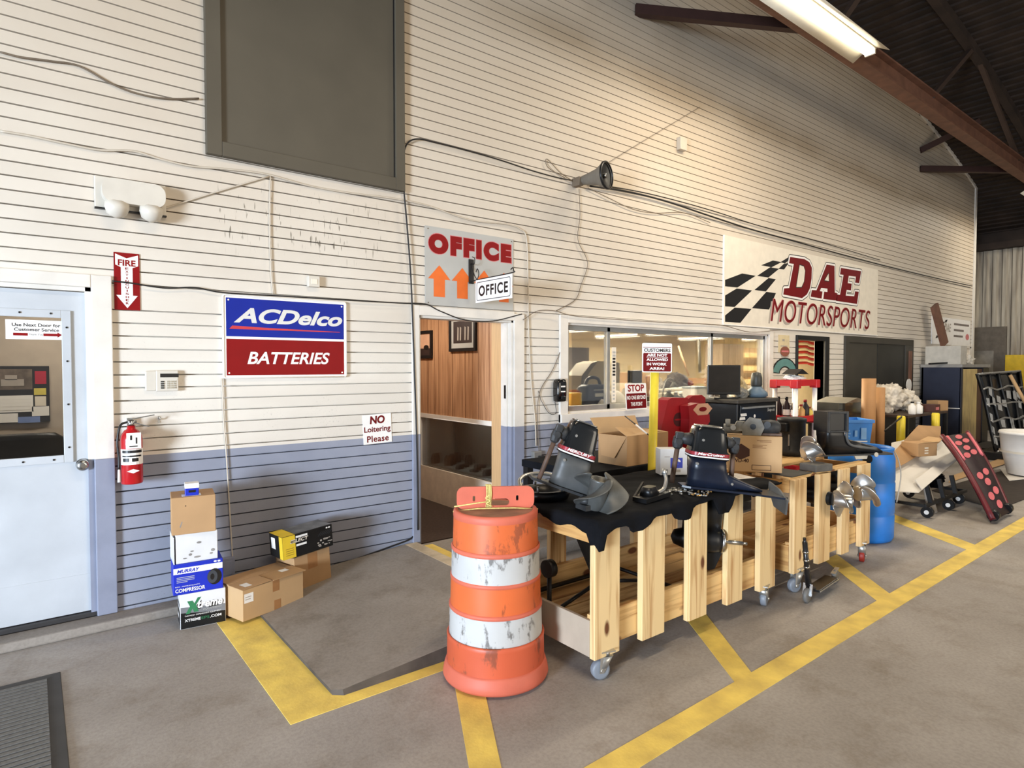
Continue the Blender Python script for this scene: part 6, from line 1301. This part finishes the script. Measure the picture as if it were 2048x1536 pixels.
# ------------------------------------------------------------------ navy locker, box on it, vending cabinet
M_NLOCK = pm('navy_locker_paint', (38, 42, 60), .45, var=.05)
t = thing('locker', 'tall navy steel locker with copper-lit open front near the far corner', 'locker', (14.12, -.70, 0)); b = MB(); b.box(0, .03, 0, .66, .05, 1.63); b.box(0, 1.7, .63, .66, .05, 1.63); b.box(0, 1.7, 0, .66, .03, .08); b.box(1.67, 1.7, 0, .66, .05, 1.63); b.build('carcass', M_NLOCK, t)
b = MB(); b.box(-.02, 1.74, -.03, .68, 1.63, 1.69, .006); b.build('top', pm('locker_top', (150, 146, 140), .5), t)
b = MB(); b.box(-.006, .0, .0, .66, .83, .845); b.build('trim_strip', I_WHITE, t)
b = MB(); b.box(.10, .95, -.01, .01, .10, 1.60); b.build('door', pm('copper_door', (248, 210, 140), .3, metal=.1, var=.15, scale=3, stretch=(4, 1, 1)), t); b = MB(); b.box(.95, 1.3, .0, .02, .10, 1.60); b.build('door', pm('brown_door', (90, 60, 44), .5), t); b = MB(); b.box(1.3, 1.68, -.02, .02, .06, 1.62); b.build('front_frame', M_BLACK, t); b = MB(); b.box(0, .1, -.012, .012, .06, 1.62); b.build('front_frame', M_NLOCK, t)
b = MB(); b.box(.2, 1.6, -.4, -.03, .0, .09); tag(b.build('pallet_step', pm('dark_step', (54, 48, 44), .8)), 'dark low step before the navy locker', 'step').location = (14.12, -.70, 0)
t = carton('white_box', 'big pale box lying on top of the navy locker', (14.14, -.69, 1.692), 0, .35, .60, .36, pm('pale_grey_box', (196, 190, 178), .6)); 
lump('paper_heap', 'white crumpled paper at the edge of the navy locker top', (15.0, -.56, 1.692), (.4, .2, .2), M_WBAG, 43, 'paper'); 
b = MB(); b.bar((0, 0, 0), (-.30, .1, .78), .30, .05, (0, 1, 0)); o = b.build('wooden_board', M_STEELRED); o.location = (14.44, -.33, 2.085); tag(o, 'dark brown board leaning on the pale box on the navy locker', 'board')
b = MB(); b.bar((13.75, -.30, 1.70), (14.15, -.45, 1.72), .06, .03); tag(b.build('black_bar', M_BLACK), 'black bar sticking out left from the navy locker top', 'bar')
# ------------------------------------------------------------------ white board, carton and rolling base at the right
t = thing('flattened_carton', 'big white flattened carton sheet propped on the rolling frame', 'cardboard', (0, 0, 0))
M_WCARD = pm('white_cardboard', (222, 216, 206), .6, var=.04, scale=3)
def onpl(px, py, A, B, C_):
    n = (B - A).cross(C_ - A); d_ = _fw + _rt * ((px - 1024) / FPX) - _up * ((py - 768) / FPX); return CAM_LOC + d_ * ((A - CAM_LOC).dot(n) / d_.dot(n))
PA, PB, PC = at(1785, 983, y=-2.15), at(1925, 912, y=-2.02), at(1840, 858, y=-1.45)
b = MB(); b.poly([tuple(onpl(a, c, PA, PB, PC)) for a, c in ((1783, 886), (1785, 983), (1838, 985), (1925, 911), (1893, 878), (1868, 868))]); b.build('sheet', M_WCARD, t, solid=.012)
b = MB(); b.poly([tuple(onpl(a, c, PA, PB, PC) + Vector((0, -.03, .035))) for a, c in ((1824, 966), (1838, 985), (1925, 911), (1914, 896))]); b.build('folded_edge', M_WCARD, t, solid=.012)
UP = Vector((0, 0, .05)); b = MB(); b.poly([tuple(onpl(a, c, PA + UP * .3, PB + UP * .3, PC + UP * 4)) for a, c in ((1786, 905), (1788, 938), (1812, 926), (1880, 884), (1881, 853), (1836, 851))]); o = b.build('cardboard_sheet', M_CARD, None, solid=.012); tag(o, 'brown cardboard panel standing on the white flattened carton', 'cardboard')
p = onpl(1817, 922, PA, PB, PC) + Vector((-.06, -.12, .07)); t = carton('shipping_box', 'small brown carton sitting on the white flattened carton', tuple(p), R(-20), .30, .22, .155, M_CARD); d = Decal((0, 0, 0)); 
for z in (.03, .06, .09): d.rect(.10, .16, z, z + .015, I_CREAM, .001)
d.build('print', t); b = MB(); b.poly([(.3, 0, .155), (.3, .22, .155), (.42, .21, .20), (.42, .01, .20)]); b.build('lid_flap', M_CARD2, t, solid=.005); b = MB(); b.poly([(0, 0, .155), (.3, 0, .155), (.28, -.06, .175), (.02, -.06, .175)]); b.build('lid_flap', M_CARD2, t, solid=.005)
t = thing('rolling_frame', 'low black steel rolling frame under the white flattened carton', 'dolly', (0, 0, 0)); b = MB(); y0, y1, x0, x1, z_ = -2.25, -1.72, 7.62, 8.95, .14
b.bar((x0, y0, z_), (x1, y0, z_), .032, .032); b.bar((x0, y1, z_), (x1, y1, z_), .032, .032); b.bar((x0, y0, z_), (x0, y1, z_), .032, .032); b.bar((x1, y0, z_), (x1, y1, z_), .032, .032)
for x in (7.8, 8.2, 8.6): b.bar((x, y0, z_), (x, y0 + .05, .36), .04, .04); b.bar((x, y1, z_), (x, y1, .40), .04, .04)
b.build('frame', M_BLACK, t)
for x, y in ((8.30, y0 - .02), (8.78, y0 + .02), (7.7, y0), (8.7, y1)):
    b = MB(); b.cyl((x - .025, y, .062), (x + .025, y, .062), .06, n=20); b.cyl((x - .03, y, .062), (x + .03, y, .062), .03, n=14); b.build('wheel', M_PLB, t)
    c = MB(); c.cyl((x - .034, y, .062), (x + .034, y, .062), .024, n=14); c.build('wheel_hub', I_WHITE, t)
b = MB(); b.cyl((7.98, -2.14, .3), (8.02, -2.20, .0), .035, .05, 12); tag(b.build('pale_leg', I_LGREY), 'single pale plastic leg standing before the rolling frame', 'stand')  # a loose leg, not a stand of its own
lump('black_bag', 'black bag slumped on the rolling frame under the white carton', (8.75, -1.85, .16), (.8, .34, .22), M_CLOTH, 47, 'bag')
# ------------------------------------------------------------------ red and black ramp board leaning at the right
t = thing('loading_ramp', 'red and black curved ramp board with pink ovals leaning at the right', 'ramp', (0, 0, 0)); M_RRED = pm('ramp_red', (98, 28, 36), .45, var=.12, scale=7); M_RPINK = pm('ramp_pink', (224, 116, 122), .5, var=.05)
B0 = at(1985, 1048, z=0.0); B1 = at(2018, 1030, z=0.0); T0 = at(1884, 880, y=-2.1); T1 = at(1935, 872, y=-2.0)
def rp(u, v): 
    a = B0.lerp(B1, v); c = T0.lerp(T1, v); p = a.lerp(c, u); p.z += .07 * math.sin(pi * u) + .03; return p
b = MB(); b.grid(14, 1, rp); b.build('board', pm('ramp_dark', (44, 28, 30), .6, var=.15), t, solid=.05)
b = MB()
for v_ in (0, 1): b.tube([rp(i / 14, v_) + Vector((0, 0, .02)) for i in range(15)], .028, 8)
b.build('side_rail', M_RRED, t)
def patch(u0, u1, v0, v1, n=14):
    b = MB(); pts = []
    for i in range(n): a = 2 * pi * i / n; u_ = (u0 + u1) / 2 + (u1 - u0) / 2 * sin(a); v_ = (v0 + v1) / 2 + (v1 - v0) / 2 * cos(a); e_ = 1e-3; p = rp(u_, v_); nn = (rp(u_ + e_, v_) - p).cross(rp(u_, v_ + e_) - p).normalized(); pts.append(p + (nn if nn.z > 0 else -nn) * .030)
    b.poly([tuple(p) for p in pts]); return b.build('oval_pad', M_RPINK, t, solid=.004)
for u0, v0 in ((.06, .42), (.15, .22), (.18, .55), (.28, .38), (.36, .18), (.38, .52), (.62, .16), (.64, .5), (.72, .34), (.81, .16), (.83, .5), (.91, .34)): patch(u0, u0 + .075, v0, v0 + .26)
for v_ in (.08, .92):
    b = MB(); b.tube([rp(u_, v_) + Vector((0, 0, .045)) for u_ in (.58, .7, .82, .94)], .02, 8); b.build('pink_strip', M_RPINK, t)
b = MB(); 
for v_ in (.1, .9): p = rp(0.02, v_); b.cyl(p + Vector((-.02, 0, .02)), p + Vector((.05, 0, .03)), .055, n=16)
b.build('foot_roller', M_PLB, t)
# dark floor mat, flattened cardboard, white stool
b = MB(); b.poly([(8.75, -2.62, .006), (9.4, -1.75, .006), (12.6, -1.9, .006), (12.2, -2.75, .006)]); o = b.build('floor_mat', pm('dark_mat', (58, 50, 44), .9, var=.1), None, solid=.008); tag(o, 'dark rubber mat on the floor behind the red ramp board', 'mat')
b = MB(); b.poly([(10.2, -1.7, .0), (10.9, -1.55, .0), (13.5, -1.5, .012), (13.2, -1.72, .012)]); o = b.build('cardboard_sheet', M_CARD2, None, solid=.01); o.location = (0, 0, .012); tag(o, 'flat brown cardboard on the floor beyond the dark mat', 'cardboard')
b = MB(); b.poly([(11.0, -2.2, .0), (12.2, -1.8, .0), (13.2, -2.3, .0), (12.4, -2.6, .0)]); o = b.build('white_sheet', M_WCARD, None, solid=.006); o.location = (0, 0, .018); tag(o, 'white sheet lying on the dark mat at the right picture edge', 'sheet')
t = thing('white_bucket', 'big white plastic tub at the right picture edge', 'bucket', (11.75, -2.30, .026)); b = MB(); b.lathe([(.26, .012), (.30, .02), (.38, .40), (.40, .62), (.42, .62), (.40, .66), (.36, .64), (.30, .06), (.001, .06)], n=36, cap1=False); b.build('tub', I_WHITE, t); b = MB(); b.lathe([(.40, .34), (.402, .37)], n=36, cap0=False, cap1=False); b.build('rib', I_CREAM, t)
# ------------------------------------------------------------------ wrapped steel frame, yellow cabinet, far door
t = thing('wrapped_frame', 'big tubular frame wrapped in glossy black plastic standing beyond the locker', 'frame', (0, 0, 0)); M_WRAP = pm('black_wrap', (24, 25, 28), .16, var=.5, scale=5, bump=.6, bscale=9, coat=.5)
a = [at(1952, 748, y=-1.2), at(2036, 742, y=-1.45), at(2065, 870, y=-1.75), at(1992, 868, y=-1.45)]
a[2].z = a[3].z = .16
def wf(u, v): 
    p = a[0].lerp(a[1], u).lerp(a[3].lerp(a[2], u), v); p.x += .05 * sin(u * 9 + v * 5); p.z += .03 * sin(u * 12) * sin(v * 7); return p
b = MB(); b.grid(12, 12, wf); b.build('plastic_wrap', M_WRAP, t, solid=.03)
b = MB()
for i in range(5): b.tube([wf(i / 4, v / 8) + Vector((-.03, -.03, .0)) for v in range(9)], .022, 8)
b.build('upright_tubes', M_BLACK, t); b = MB()
for j in range(6): b.tube([wf(u / 8, j / 5) + Vector((-.035, -.035, 0)) for u in range(9)], .018, 8)
b.build('cross_tubes', M_ALU, t)
random.seed(5); b = MB()
for i in range(26):
    b = MB(); u, v = random.random() * .9, .15 + random.random() * .75; p = [wf(u, v), wf(u + .08, v + .02), wf(u + .06, v + .12), wf(u - .02, v + .09)]; b.poly([tuple(q_ + Vector((-.045, -.045, 0))) for q_ in p]); b.build('torn_foil', pm('silver_foil', (200, 200, 198), .3, metal=.5), t, solid=.003)
b = MB(); b.box(13.3, 15.6, -1.75, -1.2, 0, .15, .02); tag(b.build('black_base', pm('gloss_black_base', (18, 18, 18), .25, coat=.3)), 'long glossy black base lying at the foot of the wrapped frame', 'box')  # glossy base block under the wrapped frame, left as a loose object
b = MB(); b.cyl(at(2020, 750, y=-1.5), at(2056, 815, y=-1.75), .03, n=10); tag(b.build('pale_pole', M_CARD2), 'pale wooden pole leaning over the wrapped frame', 'pole')
t = thing('yellow_cabinet', 'yellow steel cabinet against the corrugated end wall', 'cabinet', (18.9, -1.6, 0)); b = MB(); b.box(0, .55, 0, 1.35, .0, 1.93, .01); b.build('body', pm('safety_yellow', (212, 176, 40), .45, var=.08), t); b = MB(); b.box(.0, .5, .4, .6, 1.93, 1.99); b.build('top_rail', M_BLACK, t); b = MB(); b.box(-.012, 0, .05, .66, .1, 1.85); b.build('door', pm('safety_yellow', (212, 176, 40), .45), t); b = MB(); b.box(-.012, 0, .69, 1.3, .1, 1.85); b.build('door', pm('safety_yellow', (212, 176, 40), .45), t)
d6 = struct(bpy.data.objects.new('door_6', None)); COL.objects.link(d6); b = MB(); b.box(19.40, 19.46, -.15, 1.6, 0, 2.66); b.build('door_leaf', pm('grey_brown_door', (104, 94, 82), .6, var=.1), d6); b = MB(); b.box(19.38, 19.40, .1, .55, 1.35, 2.05); b.build('notice', pm('grey_notice', (140, 132, 120), .6, var=.2, scale=4), d6)
# steel lips etc
# ------------------------------------------------------------------ things inside the shop behind the window
t = thing('shop_counter', 'long work counter just inside the shop window', 'counter', (4.45, .22, 0)); b = MB(); b.box(0, 4.2, 0, .75, 1.10, 1.14, .004); b.build('counter_top', pm('counter_grey', (150, 144, 134), .6), t); b = MB(); b.box(.05, 4.15, .05, .70, .02, 1.10); b.build('base', M_SHOPW, t)
ZK = 1.141
def onk(px, y): return at(px, 800, y=y).x
M_NAVYP = pm('navy_plastic', (28, 38, 62), .4, var=.1); M_TANC = pm('tan_case', (176, 160, 124), .6, var=.06); 
x = onk(1186, .42); t = thing('jump_starter', 'navy blue jump starter pack with handle inside the left window pane', 'battery pack', (x, .42, ZK)); b = MB(); b.loft([sup(0, 0, 0, .19, .10, 24, 6), sup(0, 0, .02, .20, .11, 24, 6), sup(0, 0, .26, .19, .10, 24, 6), sup(0, 0, .30, .15, .07, 24, 6)]); b.build('case', M_NAVYP, t); b = MB(); b.tube(smoothpath([(-.13, 0, .28), (-.09, 0, .36), (0, 0, .385), (.09, 0, .36), (.13, 0, .28)], 5), .02); b.build('handle', M_PLB, t); d = Decal((0, -.112, 0)); d.rect(-.08, .06, .16, .20, I_GREY); d.rect(-.10, .08, .235, .243, I_GREY); d.build('panel_print', t)
x = onk(1153, .36); t = carton('yellow_case', 'yellow case standing left of the navy jump starter', (x - .07, .36, ZK), 0, .16, .14, .21, pm('yellow_case', (232, 204, 84), .45)); b = MB(); b.box(.05, .11, -.012, 0, .01, .03); b.build('latch', M_PLB, t)
t = thing('open_case', 'large tan open case standing behind the navy jump starter', 'case', (onk(1150, .8), .62, ZK)); b = MB(); b.prism([(0, 0), (.62, 0), (.62, .56), (.22, .58), (.05, .42)], 0, .26); b.build('shell', M_TANC, t); b = MB(); b.prism([(-.10, 0), (0, 0), (.05, .42), (.22, .58), (.10, .55), (-.06, .40)], 0, .26); b.build('side', pm('dark_tan', (110, 98, 76), .6), t)
b = MB(); b.box(4.46, 4.60, .20, .34, 0, .62); o = b.build('dark_upright', pm('dark_upright', (40, 42, 40), .6)); o.location = (0, 0, ZK); tag(o, 'dark upright panel at the left edge inside the shop window', 'panel')
lump('plastic_bag', 'white plastic bag low inside the left window pane', (onk(1209, .27), .265, ZK), (.20, .06, .12), I_WHITE, 51, 'bag', amp=.3)
lump('white_helmet', 'rounded white helmet-like cover inside the window by the sill sign', (onk(1236, .36), .40, ZK), (.30, .24, .24), I_WHITE, 53, 'cover', amp=.12)
x = onk(1272, .62); t = thing('small_monitor', 'dark tilted screen inside the window behind the customers sign', 'monitor', (x, .62, ZK), R(15)); b = MB(); b.box(-.19, .19, 0, .03, .14, .46, .006); b.build('panel', M_PLB, t); b = MB(); b.box(-.03, .03, .0, .05, .0, .16); b.box(-.12, .12, -.08, .1, 0, .012); b.build('stand', M_PLB, t)
x = onk(1250, .45); b = MB(); b.lathe([(.15, 0), (.10, .12), (.03, .24)], n=4, smooth=False); o = b.build('tan_cone', M_TANC); o.location = (x, .45, ZK); tag(o, 'tan tapered shade standing left of the dark tilted screen', 'shade')
for i, (px_, y, w_, h_, m, lb) in enumerate(((1262, 1.4, .34, .36, M_CARD, 'brown carton on the rear bench behind the customers sign'), (1292, 1.45, .22, .30, pm('red_brown_carton', (120, 74, 54), .6), 'red-brown carton on the rear bench right of the customers sign'))):
    carton('shipping_box', lb, (at(px_, 760, y=y).x, y, 1.20), 0, w_, .3, h_, m)
t = thing('rear_bench', 'dark rear work bench inside the shop', 'bench', (6.0, 1.35, 0)); b = MB(); b.box(0, 4.2, 0, .7, 1.13, 1.198, .004); b.box(.1, 4.1, .1, .6, .02, 1.13); b.build('body', pm('dark_rear_bench', (72, 62, 52), .7), t)
for i, (px_, r, h_, m, lb) in enumerate(((1338, .07, .20, pm('grey_can', (96, 98, 98), .4), 'dark grey canister inside the window right of the yellow pole'), (1352, .06, .17, M_GREYC, 'pale grey jar inside the window right of the dark canister'), (1362, .05, .15, I_LGREY, 'small pale jar nearest the red totes inside the window'))):
    bottle('canister', lb, (at(px_, 800, y=.40).x, .40, ZK), r, h_, m, M_ALU, 'canisters inside the shop window')
t = thing('desk_lamp', 'grey gooseneck lamp inside the window beside the yellow pole', 'lamp', (at(1325, 800, y=.5).x, .5, ZK)); b = MB(); b.tube(smoothpath([(0, 0, .02), (.02, 0, .2), (.10, 0, .33), (.2, 0, .34), (.24, 0, .28)], 6), .012); b.build('neck', M_ALU, t); b = MB(); b.lathe([(.08, 0), (.085, .02), (.03, .03)]); b.build('base', M_ALU, t); b = MB(); b.lathe([(.06, 0), (.02, .07)], (.245, 0, .23)); b.build('lamp_shade', M_GREYC, t)
t = thing('white_bin', 'white storage bin inside the window left of the big monitor', 'container', (at(1393, 770, y=.55).x, .55, ZK)); b = MB(); b.box(-.16, .16, -.12, .12, 0, .20, .01); b.build('tub', I_WHITE, t); b = MB(); b.box(-.17, .17, -.13, .13, .20, .23, .01); b.build('lid', pm('pale_blue_lid', (176, 186, 190), .5), t)
for i, (px_, y, z0, w_, lb) in enumerate(((1350, .8, ZK + .0, .8, 'white paper roll heap inside the right part of the shop window'), (1500, .6, ZK, .9, 'white rolled sheets inside the window right of the big monitor'))):
    x = at(px_, 780, y=y).x; b = MB()
    for k in range(3): b.cyl((x - w_ / 2 + k * .03, y + k * .07, z0 + .04 + k * .05), (x + w_ / 2 + k * .05, y + k * .07, z0 + .05 + k * .06), .045, n=14)
    tag(b.build('paper_rolls', pm('paper_white', (224, 216, 198), .7)), lb, 'paper')
b = MB(); p0 = at(1357, 692, y=1.2); p1 = at(1378, 752, y=1.1); b.cyl(p0, p1, .014, n=10); o = b.build('broom_handle', M_WOODJ); tag(o, 'broom handle leaning inside the shop window left of the big monitor', 'broom')
b = MB(); p0 = at(1398, 678, y=.9); p1 = at(1400, 745, y=.9); b.cyl(p0, p1, .022, n=10); tag(b.build('tape_striped_pipe', M_GREYC), 'grey upright pipe inside the shop window beside the mullion', 'pipe')
t = carton('brown_cabinet', 'brown cabinet inside the right window pane above the big monitor', (at(1445, 726, y=2.3).x, 2.3, 1.0), 0, .75, .4, 1.1, pm('taupe_cabinet', (136, 116, 92), .6)); b = MB(); b.box(.0, .75, .0, .4, -.98, 0); b.build('lower_body', pm('taupe_cabinet', (136, 116, 92), .6), t)
t = thing('drawer_rack', 'wooden rack of pale drawers inside the right window pane', 'rack', (at(1473, 726, y=3.0).x, 3.0, .02)); w_ = .95; b = MB(); b.box(0, w_, 0, .4, 0, 2.05); b.build('case', pm('tan_rack', (160, 130, 90), .6), t)
for k in range(6): b = MB(); b.box(.04, w_ - .04, -.02, 0, 1.08 + k * .15, 1.19 + k * .15, .004); b.build('drawer', pm('pale_drawer', (212, 190, 140), .5) if k % 2 else pm('dark_drawer', (110, 88, 62), .5), t)
b = MB(); b.box(9.6, 10.7, 5.93, 5.99, .02, 2.1); tag(b.build('dark_inner_door', pm('dark_inner_door', (70, 62, 54), .6)), 'dark door in the far wall inside the shop', 'door')
b = MB(); b.box(5.2, 6.2, 5.93, 5.99, .02, 2.05); tag(b.build('grey_inner_door', pm('grey_inner_door', (110, 104, 96), .6)), 'grey door in the far wall seen through the left window pane', 'door')
for i, (px_, y, s_, m, sd, lb) in enumerate(((1310, 1.1, (.34, .26, .28), pm('grey_heap', (120, 112, 100), .7, var=.2), 61, 'grey equipment heap on the rear bench behind the customers sign'), (1360, 1.5, (.55, .3, .34), pm('dark_heap', (70, 60, 50), .7, var=.3), 63, 'dark equipment heap on the rear bench right of the yellow pole'), (1445, 1.6, (.7, .35, .28), pm('pale_heap', (190, 176, 148), .7, var=.2), 65, 'pale heap of cloth on the rear bench right of the big monitor'))):
    lump('equipment_heap', lb, (at(px_, 760, y=1.7).x, 1.72, 1.2), s_, m, sd, 'equipment', amp=.4)
d = thing('window_strip_sticker', 'vertical paper strip of stickers on the shop window mullion', 'sticker', (5.13, .03, 1.25)); b = MB(); b.box(0, .07, -.002, 0, 0, .62); b.build('paper', I_CREAM, d); q = Decal((0, -.002, 0))
for i in range(8): q.rect(.012, .058, .30 + i * .036, .322 + i * .036, I_BLACK if i < 6 else I_GREY, .0008)
for i in range(6): q.rect(.018, .05, .03 + i * .04, .05 + i * .04, I_GREY, .0008)
q.build('print', d)
l = bpy.data.lights.new('flag_room_light', 'AREA'); l.size = .8; l.energy = 22; l.color = (1, .9, .7); 
strip_light('ceiling_strip_light', 'lit strip light in the room behind the flag', (10.6, 1.1, 2.45), 1.2, None, 95, color=(1, .9, .7)); bpy.data.lights.remove(l)
